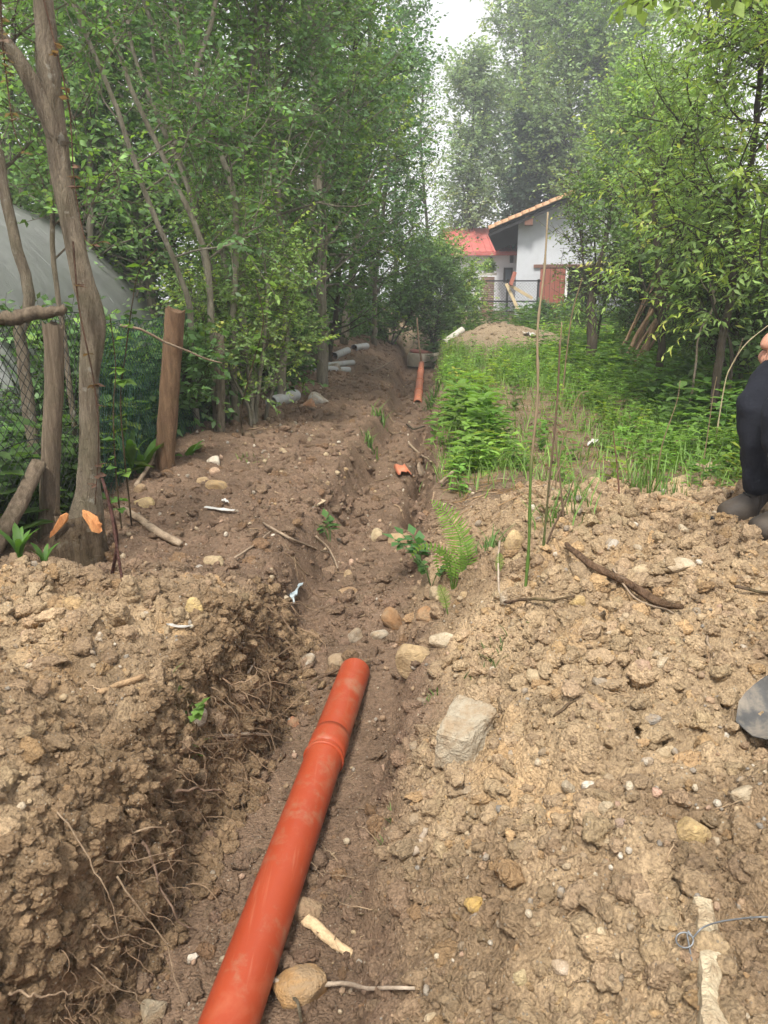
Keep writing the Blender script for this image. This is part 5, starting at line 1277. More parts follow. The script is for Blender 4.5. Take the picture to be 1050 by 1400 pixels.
# ------------------------------------------------------------------ buildings
M['render_wall'] = plain_mat('grey_render', (.50, .52, .56), .9, .10, 1.2, bs=.3, dirt=(.36, .37, .39), dirtamt=.45, dirtsc=.9)
M['white_wall'] = plain_mat('white_wall', (.72, .72, .74), .9, .06, 2, bs=.2)
M['tile'] = plain_mat('clay_tile', (.43, .23, .125), .85, .35, 5, bs=.4, dirt=(.42, .33, .22), dirtamt=.7, dirtsc=6)
M['red_roof'] = plain_mat('red_roof', (.46, .12, .105), .7, .15, 2, dirt=(.48, .22, .20), dirtamt=.5, dirtsc=1.2)
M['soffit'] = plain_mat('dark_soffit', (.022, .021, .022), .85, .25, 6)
M['red_door'] = plain_mat('red_brown_door', (.26, .085, .055), .7, .2, 6, stretch=(12, 1, 1))
M['beam'] = plain_mat('brown_beam', (.17, .085, .06), .8, .2, 10)
M['white_paint'] = plain_mat('white_paint', (.72, .71, .69), .7, .08, 6)
M['shade_black'] = plain_mat('interior_shade_black', (.012, .012, .013), .9, .1, 3)  # near-black colour standing in for the shade inside the barn
M['glass'] = plain_mat('window_glass', (.10, .12, .14), .12, .1, 2, bs=0)
M['dark_frame'] = plain_mat('dark_frame', (.03, .03, .032), .6, .1, 8)
M['brick'] = plain_mat('old_brick', (.26, .14, .09), .9, .3, 12, bs=.5)
def barn():
    c = at(703, 437, 29.0); yaw = R(-9.3)
    root = empty('barn', c, yaw, 'pale grey rendered barn with a tiled gable roof and red door', 'barn')
    def z(py): return at(703, py, 29.0)[2] - c[2]
    k = pxm(at(703, 400, 29.0))
    W = 5.6; D = 14.0; ez = z(303); slope = math.tan(R(21.5)); rz = ez + slope * W / 2
    # walls: gable front with door opening on the right
    x0, x1, dz = (735 - 703) / k, (735 - 703) / k + 2.0, z(366)
    m = MB()
    def quad(a): m.add([(p[0], 0, p[1]) for p in a], [tuple(range(len(a)))])
    quad([(0, -.3), (x0, -.3), (x0, ez + slope * x0), (0, ez)])
    quad([(x0, dz), (x1, dz), (x1, ez + slope * x1), (x0, ez + slope * x0)])
    quad([(x1, -.3), (W, -.3), (W, ez), (W / 2, rz), (x1, ez + slope * x1)] if x1 < W / 2 else [(x1, -.3), (W, -.3), (W, ez), (x1, rz)])
    m.add([(0, 0, -.3), (0, 0, ez), (0, D, ez), (0, D, -.3)], [(0, 1, 2, 3)])
    m.add([(W, 0, -.3), (W, D, -.3), (W, D, ez), (W, 0, ez)], [(0, 1, 2, 3)])
    m.add([(0, D, -.3), (0, D, ez), (W / 2, D, rz), (W, D, ez), (W, D, -.3)], [(0, 1, 2, 3, 4)])
    m.build('wall', M['render_wall'], root)
    ov = 38 / k; fo = .55
    # roof slabs
    for s, nm in ((-1, 'roof'), (1, 'roof')):
        e = MB(); xe = -ov if s < 0 else W + ov; zr = rz + .10; ze = rz + .10 - slope * (W / 2 + ov)
        a = [(xe, -fo, ze), (W / 2, -fo, zr), (W / 2, D + .4, zr), (xe, D + .4, ze)]
        V = a + [(p[0], p[1], p[2] - .07) for p in a]
        e.add(V, [(0, 1, 2, 3), (7, 6, 5, 4), (0, 4, 5, 1), (1, 5, 6, 2), (2, 6, 7, 3), (3, 7, 4, 0)])
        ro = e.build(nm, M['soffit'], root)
        # verge tiles, half barrel, one after another up the slope
        L = math.hypot(W / 2 + ov, slope * (W / 2 + ov)); n = int(L / .24); d = norm(np.array([(W / 2 - xe), 0, zr - ze])); nn = np.array([-d[2], 0, d[0]]) if s < 0 else np.array([d[2] * -1, 0, d[0]])
        if nn[2] < 0: nn = -nn
        first = None
        for row in range(3):
            for i in range(n):
                if first is None:
                    V = []; F = []
                    for t, rr in ((0, .15), (.30, .125)):
                        for j in range(7):
                            a_ = math.pi * j / 6; V.append(d * t + np.array([0, 1, 0]) * -math.cos(a_) * rr + nn * (math.sin(a_) * rr * .9))
                        for j in range(7):
                            a_ = math.pi * j / 6; V.append(d * t + np.array([0, 1, 0]) * -math.cos(a_) * (rr - .015) + nn * (math.sin(a_) * (rr - .015) * .9))
                    for j in range(6): F += [(j, j + 1, 15 + j, 14 + j), (7 + j, 21 + j, 22 + j, 8 + j), (j, 7 + j, 8 + j, j + 1), (14 + j, 15 + j, 22 + j, 21 + j)]
                    first = MB().add(V, F).build('roof_tile', M['tile'], ro, True); t_ = first
                else:
                    t_ = first.copy(); COL.objects.link(t_); t_.parent = ro
                p = np.array([xe, -fo + .05 + row * .22, ze]) + d * (i * .245) + nn * (.012 + .01 * (i % 2))
                t_.location = p; t_.rotation_euler = (0, 0, .02 * math.sin(i * 2.3 + row))
        # rest of the tile cover
        e = MB(); a = [(xe, -fo + .62, ze + .05), (W / 2, -fo + .62, zr + .05), (W / 2, D + .4, zr + .05), (xe, D + .4, ze + .05)]
        e.add(a + [(p[0], p[1], p[2] - .04) for p in a], [(0, 1, 2, 3), (7, 6, 5, 4), (0, 4, 5, 1), (1, 5, 6, 2), (2, 6, 7, 3), (3, 7, 4, 0)])
        e.build('tile_cover', M['tile'], ro)
    # rafters under the left eave
    for i in range(26):
        y = -.35 + i * .55; d = norm(np.array([1, 0, slope]))
        A = np.array([-ov, y, rz + .03 - slope * (W / 2 + ov) - .05])
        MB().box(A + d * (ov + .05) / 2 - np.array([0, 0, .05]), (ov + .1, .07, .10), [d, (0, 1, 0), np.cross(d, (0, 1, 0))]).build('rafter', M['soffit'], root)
    MB().box((.35, -.28, ez + .0), (.28, .5, .30)).build('purlin_end', M['beam'], root)
    # fascia board under the verge
    d = norm(np.array([1, 0, slope])); LL = (W / 2 + ov) / d[0]
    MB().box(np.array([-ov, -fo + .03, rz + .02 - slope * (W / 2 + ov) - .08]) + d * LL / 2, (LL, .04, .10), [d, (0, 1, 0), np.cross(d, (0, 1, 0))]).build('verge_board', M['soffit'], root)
    # door, lintel, frame, black panel painting the shade inside the doorway
    MB().box((x0 - .05 + 1.05, -.035, dz + .05), (2.5, .08, .11)).build('lintel', M['beam'], root)
    dw = (768 - 735) / k; dr = MB().box((x0 + dw / 2, -.05, dz / 2 - .02), (dw, .05, dz - .04)).build('door', M['red_door'], root)
    for i in range(1, 5): MB().box((x0 + dw * i / 5, -.078, dz / 2), (.012, .006, dz - .1)).build('board_joint', M['soffit'], dr)
    MB().box((x0 + dw + .06, -.04, dz / 2), (.09, .08, dz)).build('door_frame', M['white_paint'], root)
    MB().box((x1 - .04, -.03, dz / 2), (.08, .07, dz)).build('door_frame', M['white_paint'], root)
    MB().box(((x0 + x1) / 2, .9, dz / 2), (x1 - x0 + 1.0, .1, dz + .6)).build('interior_shade_panel', M['shade_black'], root)
barn()
def red_house():
    Y = 39.0; a = at(616, 342, Y); k = pxm(a); c = at(616, 437, Y); c[2] = .55
    root = empty('white_house', c, 0, 'low white house with a bright red roof left of the barn', 'house')
    W = 6.6; D = 6.0
    z0 = at(600, 344, Y)[2] - c[2]; zt = at(600, 312, Y + 3.0)[2] - c[2]
    m = MB(); m.box((W / 2, D / 2, z0 / 2 - .2), (W, D, z0 + .4)).build('wall', M['white_wall'], root)
    e = MB(); b = [(-.3, -.4, z0 - .05), (W + .3, -.4, z0 - .05), (W + .3, D / 2, zt), (-.3, D / 2, zt)]
    f = [(-.3, D + .4, z0 - .05), (W + .3, D + .4, z0 - .05)]
    ro = e.add(b + f, [(0, 1, 2, 3), (3, 2, 5, 4)]).add([(p[0], p[1], p[2] - .1) for p in b + f], [(3, 2, 1, 0), (4, 5, 2, 3)]).build('roof', M['red_roof'], root)
    sm = ro.modifiers.new('thick', 'SOLIDIFY'); sm.thickness = .06
    for i in range(23):
        x = -.25 + i * .31; A = np.array([x, -.4, z0 + .0]); B = np.array([x, D / 2, zt + .05]); d = norm(B - A)
        MB().box((A + B) / 2, (.05, np.linalg.norm(B - A), .04), [(1, 0, 0), d, np.cross((1, 0, 0), d)]).build('roof_rib', M['red_roof'], ro)
    MB().box((W / 2, -.44, z0 - .10), (W + .7, .10, .18)).build('fascia', M['red_roof'], root)
    def lx(px): return at(px, 360, Y)[0] - c[0]
    def lz(py): return at(600, py, Y)[2] - c[2]
    V, F = lathe([(0, .02), (0, .13), (.03, .13), (.03, .09), (.01, .085)], (lx(670), -.03, lz(355)), (0, -1, 0), 20)
    MB().add(V, F).build('vent', M['dark_frame'], root, True)
    MB().box((lx(699), -.06, lz(352)), (.16, .12, .5)).build('wall_lamp', M['dark_frame'], root)
    wf = MB().box((lx(695), -.03, lz(376)), (lx(701) - lx(689), .08, lz(366) - lz(386))).build('window', M['dark_frame'], root)
    MB().box((lx(695), -.08, lz(377)), ((lx(701) - lx(689)) * .62, .03, (lz(366) - lz(386)) * .82)).build('pane', M['glass'], wf)
red_house()
# brick pillar with a plant trough, wire gate and timber prop before the houses
c = at(665, 437, 30.5); k = pxm(at(665, 400, 30.5)); h = (437 - 378) / k
root = empty('brick_pillar', c, 0, 'brick gate pillar with pale cap in front of the white house', 'pillar'); root['kind'] = 'thing'
first = None
for r_ in range(int(h / .075)):
    for j in range(2):
        if first is None: first = MB().box((0, 0, 0), (.235, .24, .066)).build('brick', M['brick'], root); o = first
        else: o = first.copy(); COL.objects.link(o); o.parent = root
        o.location = ((j - .5) * .245, (r_ % 2) * .012, .04 + r_ * .075)
MB().box((0, .01, h + .03), (.62, .36, .08)).build('cap', M['pale_concrete'], root)
tree('potted_plant', 'leafy plant spilling over the top of the brick pillar', [([c + np.array([0, 0, h]), c + np.array([.05, 0, h + .35])], .02, .01), ([c + np.array([0, 0, h]), c + np.array([-.2, 0, h + .3])], .02, .01)], (.10, .17, .06), 90, leaf=.10, nb=9, lb=.4, ntw=6, lt=.2, nl=7, t0=.2, cat='plant', bark='bark_dark', trunk_name='stem')
def gate():
    c = at(640, 440, 27.0); k = pxm(at(640, 400, 27.0)); root = empty('wire_gate', c, 0, 'dark wire garden gate between bush and barn', 'gate')
    def lx(px): return (at(px, 410, 27.0) - c)[0]
    def lz(py): return (at(640, py, 27.0) - c)[2]
    for px in (652, 693, 735): MB().box((lx(px), 0, lz(410)), (.07, .07, lz(382) - lz(438))).build('gate_post', M['dark_frame'], root)
    for py in (384, 412): MB().box((lx(695), -.01, lz(py)), (lx(738) - lx(652), .05, .05)).build('rail', M['dark_frame'], root)
    m = MB(); n = 26
    for s in (1, -1):
        for i in range(-12, n):
            x0 = lx(652) + i * .1; h = lz(386) - lz(436); a = max(x0, lx(652)); b = min(x0 + h, lx(736))
            if b - a < .05: continue
            za, zb = (a - x0, b - x0) if s > 0 else (h - (a - x0), h - (b - x0))
            V, F = tube_arr(np.array([[a, .01, lz(436) + za], [b, .01, lz(436) + zb]]), .005, 3, 0, 0, False); m.add(V, F)
    m.build('mesh', M['dark_frame'], root)
gate()
def plank(A, B, w_, t_, mat, name, label, cat):
    A = np.array(A); B = np.array(B); d = norm(B - A); u = norm(np.cross(d, [0, 1, .01])); v = np.cross(d, u); L = np.linalg.norm(B - A)
    o = MB().box((0, 0, 0), (w_, t_, L), [u, v, d]).build(name, mat, None); o.location = (A + B) / 2; return tag(o, label, cat)
M['timber'] = plain_mat('weathered_timber', (.42, .33, .20), .85, .25, 8, stretch=(1, 1, 1))
plank(at(715, 438, 26.2), at(692, 388, 26.6), .10, .06, M['timber'], 'timber_prop', 'pale timber leaning steeply against the wire gate', 'timber')
plank(at(728, 408, 26.4), at(697, 390, 26.55), .10, .06, M['timber'], 'timber_prop', 'second pale timber crossing the gate at a low angle', 'timber')
plank(at(698, 390, 26.35), at(704, 372, 26.5), .12, .06, M['red_door'], 'timber_prop', 'short reddish board standing on the crossing timbers', 'timber')

# plastic tunnel behind the left trees
def film_mat():
    m, n, p, o = newmat('tunnel_film'); n1 = noise_node(n, 1.6, 6, .6, obj_pos(n)); mp = n.nodes.new('ShaderNodeMapping'); mp.inputs['Scale'].default_value = (1, 1, .12); n.links.new(obj_pos(n), mp.inputs[0])
    n2 = noise_node(n, 5, 5, .6, mp.outputs[0], .4)
    c = ramp(n, n1.outputs[0], [(.3, (.27, .28, .27)), (.7, (.42, .43, .42))]); n.links.new(c, p.inputs['Base Color']); p.inputs['Roughness'].default_value = .35
    t = n.nodes.new('ShaderNodeBsdfTranslucent'); t.inputs[0].default_value = (.5, .52, .5, 1); mx = n.nodes.new('ShaderNodeMixShader'); mx.inputs[0].default_value = .3
    bump(n, p, n2.outputs[0], .5, .05)
    n.links.new(p.outputs[0], mx.inputs[1]); n.links.new(t.outputs[0], mx.inputs[2]); n.links.new(mx.outputs[0], o.inputs[0]); return m
M['film'] = film_mat()
def tunnel():
    c = np.array([-5.75, 8.6, .2]); root = empty('plastic_tunnel', c, R(6), 'grey plastic film tunnel seen through the trees at the left', 'greenhouse')
    V = []; F = []; nu, nv = 15, 21; r = 2.95; Lg = 7.0
    for i in range(nu):
        for j in range(nv):
            a = math.pi * j / (nv - 1); sag = 1 - .008 * abs(math.sin(math.pi * i / (nu - 1) * 5))
            V.append((-math.cos(a) * r * sag, -Lg / 2 + Lg * i / (nu - 1), math.sin(a) * r * .92 * sag))
    for i in range(nu - 1):
        for j in range(nv - 1): F.append((i * nv + j, i * nv + j + 1, (i + 1) * nv + j + 1, (i + 1) * nv + j))
    o = MB().add(V, F).build('film', M['film'], root, True); o.modifiers.new('t', 'SOLIDIFY').thickness = .006
    for k in range(6):
        y = -Lg / 2 + Lg * k / 5; a = np.linspace(0, math.pi, 20)
        V, F = tube_arr(np.stack([-np.cos(a) * (r - .03), np.full(20, y), np.sin(a) * (r - .03) * .92], 1), .02, 6, 0, 0, False)
        MB().add(V, F).build('hoop', M['film'], root, True)
    for y, nm in ((-Lg / 2, 'end_sheet'), (Lg / 2, 'end_sheet')):
        a = np.linspace(0, math.pi, 20); V = [(-math.cos(t) * r * .99, y, math.sin(t) * r * .91) for t in a]
        MB().add(V, [tuple(range(20))]).build(nm, M['film'], root).modifiers.new('t', 'SOLIDIFY').thickness = .006
tunnel()

# ------------------------------------------------------------------ low green growth
def blades(rg, n, pos, h, w_, lean, col, var=.2):
    """curved grass blades, joined"""
    k = 4; az = rg.uniform(0, 2 * math.pi, n); d = np.stack([np.cos(az), np.sin(az), np.zeros(n)], 1); s = np.stack([-np.sin(az), np.cos(az), np.zeros(n)], 1)
    V = []
    for i in range(k):
        t = i / (k - 1); c = pos + d * (lean * h * t * t)[:, None] + np.array([0, 0, 1.0]) * (h * (t - .25 * lean * t * t))[:, None]
        hw = (w_ * (1 - t) ** .6 * .5 + .0006)[:, None]; V.append(c - s * hw); V.append(c + s * hw)
    V = np.stack(V, 1).reshape(-1, 3); b = (np.arange(n) * 2 * k)[:, None]
    F = np.concatenate([b + np.array([[i * 2, i * 2 + 1, i * 2 + 3, i * 2 + 2]]) for i in range(k - 1)], 0)
    C = np.repeat(np.clip(np.array(col) * np.exp(rg.normal(0, var, (n, 1))), .01, .6), 2 * k, 0); return V, F, C
def herb_proto(seed, pairs=5, h=1.0, ll=.55, lw=.17):
    """unit height herb: stem with opposite pairs of cut pointed leaves; quads split in tris"""
    rg = np.random.default_rng(seed); V = []; F = []
    def leaf(p, az, el, L, W):
        a = np.array([math.cos(az) * math.cos(el), math.sin(az) * math.cos(el), math.sin(el)]); s = np.array([-math.sin(az), math.cos(az), 0]); nn = np.cross(a, s)
        b = len(V); P = [p, p + a * L * .35 + s * W - nn * .02, p + a * L * .4 - nn * .04, p + a * L * .35 - s * W - nn * .02, p + a * L * .7 + s * W * .7 - nn * .0 - np.array([0, 0, .1 * L]), p + a * L * .7 - s * W * .7 - np.array([0, 0, .1 * L]), p + a * L - np.array([0, 0, .28 * L])]
        V.extend(P); F.extend([(b, b + 2, b + 1), (b, b + 3, b + 2), (b + 1, b + 2, b + 4), (b + 2, b + 3, b + 5), (b + 2, b + 6, b + 4), (b + 2, b + 5, b + 6)])
    for i in range(pairs):
        t = (i + .6) / pairs; az0 = i * 1.9 + rg.uniform(-.3, .3)
        for s in range(3):
            leaf(np.array([0, 0, h * t]), az0 + s * 2.1 + rg.uniform(-.3, .3), rg.uniform(.0, .6), ll * (1 - .45 * t) * rg.uniform(.8, 1.15), lw * (1 - .3 * t))
    b = len(V); V.extend([np.array([.015, 0, 0]), np.array([-.015, .01, 0]), np.array([0, 0, h])]); F.append((b, b + 1, b + 2))
    return np.array(V), np.array(F)
HERB = [herb_proto(i, 4 + i % 3, 1, .5 + .08 * (i % 3), .10 + .03 * (i % 2)) for i in range(8)]
def green_dens(x, y):
    fr = floor_r(y); u = x - fr
    path = np.exp(-((x - (1.45 + .03 * (y - 5))) / .55) ** 2) * ss(4.0, 4.6, y) * (1 - ss(8.5, 11, y))
    mo = np.exp(-((x - 2.75) / 1.3) ** 2 - ((y - 17.6) / 1.9) ** 2)
    d = ss(.04, .25, u) * ss(4.3, 5.6, y + .5 * fbm(x * 1.5, y * 1.5, 2, 501)) * (1 - .92 * path) * (1 - ss(.2, .45, mo))
    d = d * (.34 + .66 * ss(-.32, .15, fbm(x * 1.5, y * 1.5, 4, 503)))
    return np.clip(d, 0, 1) * (x < .56 * y + 1)
def herbs(name, label, n, box, dens, hmin, hmax, col, seed, yellow=.15, mat='leaf_soft', tall=None):
    rg = np.random.default_rng(seed); x = rg.uniform(box[0], box[1], n); y = box[2] * (box[3] / box[2]) ** rg.random(n)
    k = rg.random(n) < dens(x, y); x = x[k]; y = y[k]; m = len(x)
    h = rg.uniform(hmin, hmax, m) * (1 if tall is None else tall(x, y))
    pos = np.stack([x, y, height(x, y) - .01], 1); sc = h[:, None] * np.array([1, 1, 1.0])
    a = rg.uniform(0, 6.28, m); rot = rotz(a)
    C = np.array(col) * np.exp(rg.normal(0, .22, (m, 1))) * (1 + rg.normal(0, .04, (m, 3))); ye = rg.random(m) < yellow; C[ye] *= np.array([1.5, 1.25, .8])
    V, F, Cc = scatter_arr(HERB, rg.integers(0, len(HERB), m), pos, rot, sc, np.clip(C, .01, .5))
    o = mesh_np(name, V, F, M[mat], None, Cc, False); print(name, m, len(F)); return tag(o, label, 'plants', None, 'stuff')
def tallf(x, y):
    u = x - floor_r(y); return 1.0 + .9 * np.exp(-((u - .45) / .4) ** 2) * ss(5, 6, y) * (1 - ss(8, 10, y)) + .5 * ss(2.2, 3.2, x) * ss(6, 9, y)
herbs('green_weeds', 'lush green nettles and weeds right of the trench', 5200, (.2, 6.5, 4.3, 20), green_dens, .10, .26, (.170, .290, .062), 1, tall=tallf)
def dens_r(x, y): return ss(1.9, 2.9, x - .06 * y) * (x < .56 * y + 1.5) * ss(5.0, 6.5, y)
herbs('shady_undergrowth', 'deep green undergrowth below the trees on the right', 2600, (1.8, 9, 4.8, 16), dens_r, .2, .5, (.120, .215, .060), 2)
def dens_l(x, y):
    u = fence_x(y) - .12 - x; return ss(0, .15, u) * (1 - ss(1.5, 3.0, u)) * (x > -.56 * y - 1.2)
herbs('fence_undergrowth', 'green undergrowth growing behind the wire fence', 3400, (-6, 0, 2.0, 15), dens_l, .20, .60, (.080, .150, .045), 3)
def dens_b(x, y): return ((x < .3) | (x > .9)) * (np.abs(x) < .5 * y)
herbs('far_undergrowth', 'green undergrowth at the foot of the far bushes', 700, (-8, 12, 19.5, 28), dens_b, .3, .7, (.08, .15, .045), 4)
# grass
rg = np.random.default_rng(31)
def grass(name, label, n, box, dens, h0, h1, col, seed, w_=.006):
    rg = np.random.default_rng(seed); x = rg.uniform(box[0], box[1], n); y = box[2] * (box[3] / box[2]) ** rg.random(n)
    k = rg.random(n) < dens(x, y); x = x[k]; y = y[k]; m = len(x)
    V, F, C = blades(rg, m, np.stack([x, y, height(x, y) - .01], 1), rg.uniform(h0, h1, m), np.full(m, w_) * (1 + y / 12), rg.uniform(.2, 1.0, m), col)
    o = mesh_np(name, V, F, M['grass'], None, C, False); print(name, m, len(F)); return tag(o, label, 'grass', None, 'stuff')
def gd(x, y):
    d = green_dens(x, y); path = np.exp(-((x - 1.35) / .5) ** 2) * ss(4, 4.6, y) * (1 - ss(8, 10, y)); return np.clip(d * .8 + .22 * path * ss(-.1, .3, fbm(x * 3, y * 3, 2, 511)), 0, 1)
grass('grass', 'thin grass blades between the weeds on the right', 60000, (.3, 6.5, 4.2, 17), gd, .05, .22, (.17, .28, .065), 5, .005)
def straw_d(x, y): return ss(.05, .3, x - floor_r(y)) * ss(3.6, 4.4, y) * (1 - ss(9, 12, y)) * (.4 + .6 * ss(-.2, .3, fbm(x * 2, y * 2, 2, 515))) * (x < .56 * y + .6)
def flat_straw(n, seed):
    rg = np.random.default_rng(seed); x = rg.uniform(.3, 4, n); y = 3.6 * (11 / 3.6) ** rg.random(n); k = rg.random(n) < straw_d(x, y); x = x[k]; y = y[k]; m = len(x)
    az = rg.uniform(0, math.pi, m); L = rg.uniform(.04, .22, m); t = np.linspace(-.5, .5, 3); P = []
    for s in t:
        xx = x + np.cos(az) * L * s; yy = y + np.sin(az) * L * s; P.append(np.stack([xx, yy, height(xx, yy) + .006 + rg.uniform(0, .02, m)], 1))
    V, F = tubes_batch(np.stack(P, 1), np.full(m, .0022), np.full(m, .0015), 3)
    C = np.repeat(np.array([.40, .32, .21]) * np.exp(rg.normal(0, .3, (m, 1))), 9, 0)
    o = mesh_np('dry_litter', V, F, M['stick'], None, np.clip(C * 2.4, 0, 1.4), True); tag(o, 'dry stalks and straw littering the trodden ground on the right', 'straw', None, 'stuff')
flat_straw(3200, 6)

# ------------------------------------------------------------------ plants one can point to
def tuft(px, py, n, hpx, col, label, seed, wpx=2.0, spread=10, name='grass_tuft', cat='grass', lean=(.2, 1.1)):
    p = hit(px, py); k = pxm(p); rg = np.random.default_rng(seed)
    x = p[0] + rg.normal(0, spread / k * .5, n); y = p[1] + rg.normal(0, spread / k * .5, n)
    V, F, C = blades(rg, n, np.stack([x, y, height(x, y) - .01], 1) - p, rg.uniform(.5, 1.1, n) * hpx / k, np.full(n, wpx / k), rg.uniform(*lean, n), col)
    o = mesh_np(name, V, F, M['grass'], None, C, False); o.location = p; tag(o, label, cat, None, 'stuff')
GR = (.12, .21, .05)
tuft(505, 612, 34, 26, GR, 'grass tuft on the far ledge left of the trench', 1); tuft(520, 575, 36, 26, GR, 'farther grass tuft on the ledge left of the faded pipe', 2)
tuft(590, 555, 40, 30, (.10, .19, .05), 'grass growing on the right trench edge beside the faded pipe', 3); tuft(345, 630, 22, 14, (.15, .2, .06), 'sparse pale grass on the left bank by the trunk post', 4, spread=18)
tuft(590, 958, 16, 18, (.14, .22, .06), 'tiny grass sprig on the slope below the tan boulder', 5); tuft(668, 898, 46, 18, (.075, .12, .035), 'dark mossy grass clump above the big grey block', 6, spread=26)
tuft(485, 1240, 16, 22, (.12, .19, .06), 'small grass sprig right of the pipe near the cut root', 7, spread=14); tuft(530, 1140, 14, 24, (.12, .18, .06), 'thin grass sprig on the slope right of the pipe', 8, spread=12)
tuft(900, 672, 70, 52, (.13, .22, .055), 'tall grass clump on the crest of the right heap', 9, spread=44, lean=(.1, .6)); tuft(868, 672, 30, 40, (.12, .21, .05), 'smaller grass clump left of the tall one on the crest', 10, spread=24)
tuft(672, 752, 50, 36, (.10, .19, .05), 'grass and clover clump right of the fern', 11, spread=30); tuft(255, 1000, 18, 26, (.11, .19, .05), 'grass blades beside the leafy sprout on the left bank', 12, spread=16, lean=(.5, 1.5))
tuft(765, 700, 60, 60, (.13, .23, .055), 'loose grass around the bases of the canes', 13, spread=50); tuft(950, 640, 40, 40, (.12, .22, .05), 'grass clump behind the pinkish boulder', 14, spread=40)
def sprout(px, py, hpx, n, col, label, seed, leafpx=16, lean=0.0, name='leafy_sprout'):
    p = hit(px, py); k = pxm(p); rg = np.random.default_rng(seed); root = empty(name, p, 0, label, 'plant'); h = hpx / k
    for i in range(n):
        az = rg.uniform(0, 6.28); tip = np.array([math.cos(az) * h * .45 + lean * h, math.sin(az) * h * .45, h * rg.uniform(.6, 1)])
        P = smooth_path([(0, 0, -.02), tip * .5 + np.array([0, 0, .15 * h]), tip], 6); V, F = tube_arr(P, .0022, 4, 0, 0); MB().add(V, F, (.10, .15, .05)).build('stem', M['grass'], root, True)
        m = MB(); 
        nlf = 5; d = norm(P[-1] - P[-2]); sd = norm(np.cross(d, [0, 0, 1]))
        for j in range(nlf):
            t = 1 - .16 * ((j + 1) // 2); q = P[0] + (P[-1] - P[0]) * t; q[2] = np.interp(t, np.linspace(0, 1, 6), P[:, 2])
            a = norm(d if j == 0 else d * .4 + sd * (1 if j % 2 else -1) + np.array([0, 0, -.15])); nn = norm(np.array([0, 0, 1.]) - a * a[2]); b = np.cross(nn, a); L = leafpx / k * rg.uniform(.75, 1.1)
            Rm = np.stack([a, b, nn], -1)
            o = MB().add((LEAF4W[0] * L) @ Rm.T + q, LEAF4W[1], np.array(col) * rg.uniform(.8, 1.2)).build('leaf', M['leaf_soft'], root, True)
    return root
sprout(255, 1005, 46, 4, (.16, .28, .07), 'bright green leafy sprout on the left trench lip', 1, 20)
sprout(452, 745, 34, 4, (.10, .20, .06), 'small leafy plant on the ledge left of the trench', 2, 17)
sprout(575, 775, 44, 6, (.10, .22, .08), 'round leaved green plant at the foot of the fern', 3, 19, -.4)
sprout(590, 800, 34, 4, (.08, .16, .05), 'low dark leafy plant just below the fern', 4, 16)
sprout(960, 665, 34, 4, (.13, .25, .06), 'leafy weed between boulders and the person', 5, 20)
sprout(1000, 652, 30, 4, (.13, .25, .06), 'leafy weed near the boots of the person', 6, 20)
sprout(725, 862, 12, 2, (.12, .2, .05), 'tiny seedling on the right heap below the dark twig', 7, 8)
# bramble runner with bright leaves by the fence
def runner(pts, Y, col, label, seed, leafpx, nl, r=1.3, stemcol=(.45, .38, .28), mat='bark_tan', name='bramble', dy=0, groups=3, curl=.3):
    rg = np.random.default_rng(seed); P = [at(a, b, Y + dy * i / len(pts)) for i, (a, b) in enumerate(pts)]; g = hz(P[0][0], P[0][1]); P = ([np.array([P[0][0], P[0][1], g - .02])] if .02 < P[0][2] - g < 1.0 else []) + P; P = smooth_path(P, 26); k = pxm(P[0]); root = empty(name, P[0], 0, label, 'bramble')
    V, F = tube_arr(P - P[0], np.linspace(r, r * .5, 26) / k, 5, seed, .1); MB().add(V, F, stemcol).build('stem', M[mat], root, True)
    for i in range(nl):
        q = P[rg.integers(3, 26)] - P[0]; az = rg.uniform(0, 6.28)
        for j in range(groups):
            a = norm(np.array([math.cos(az + (j - 1) * .9), math.sin(az + (j - 1) * .9), rg.uniform(-.4, .3)])); nn = norm(np.array([0, 0, 1.]) + rg.normal(0, curl, 3)); nn = norm(nn - a * (nn @ a)); b = np.cross(nn, a)
            L = leafpx / k * rg.uniform(.6, 1.15)
            MB().add((LEAF4W[0] * L) @ np.stack([a, b, nn], -1).T + q, LEAF4W[1], np.array(col) * rg.uniform(.75, 1.25)).build('leaf', M['leaf_soft'], root, True)
runner([(165, 560), (172, 480), (180, 420), (190, 370), (215, 340)], 3.9, (.17, .29, .06), 'bramble with bright green leaves right of the tall trunk', 1, 20, 12)
runner([(330, 560), (345, 500), (360, 440), (350, 390)], 6.2, (.15, .26, .06), 'bramble with bright leaves in front of the leafy shrub', 2, 15, 10)
runner([(158, 640), (155, 560), (158, 500), (150, 430)], 3.8, (.10, .20, .05), 'leafy bramble climbing beside the tall trunk', 3, 16, 9)
runner([(330, 570), (355, 565), (372, 560)], 8.6, (.13, .24, .06), 'leafy bramble at the mouth of the nearest grey pipe', 5, 16, 7)
runner([(152, 790), (160, 740), (150, 690), (140, 655), (152, 700), (165, 780), (180, 860), (195, 930)], 2.9, (.2, .08, .06), 'purplish bramble runner arching down the left heap', 4, 8, 0, 2.4, (.55, .32, .36), dy=-.75)
runner([(100, 330), (108, 420), (128, 520), (135, 600), (130, 690)], 3.32, (.14, .08, .06), 'dry purplish vine with withered leaves hanging beside the tall trunk', 6, 14, 10, 1.5, (.5, .35, .32))
runner([(55, -20), (75, 60), (95, 150), (102, 250), (118, 330), (140, 330)], 3.3, (.17, .10, .075), 'dry vine with withered leaves hanging down the upper trunk', 7, 13, 12, 1.4, (.6, .42, .38))
runner([(0, -10), (4, 60), (12, 130), (20, 180), (33, 210)], 3.25, (.20, .14, .11), 'dry vine with shrivelled leaves at the upper left edge', 8, 13, 14, 1.3, (.6, .45, .4))
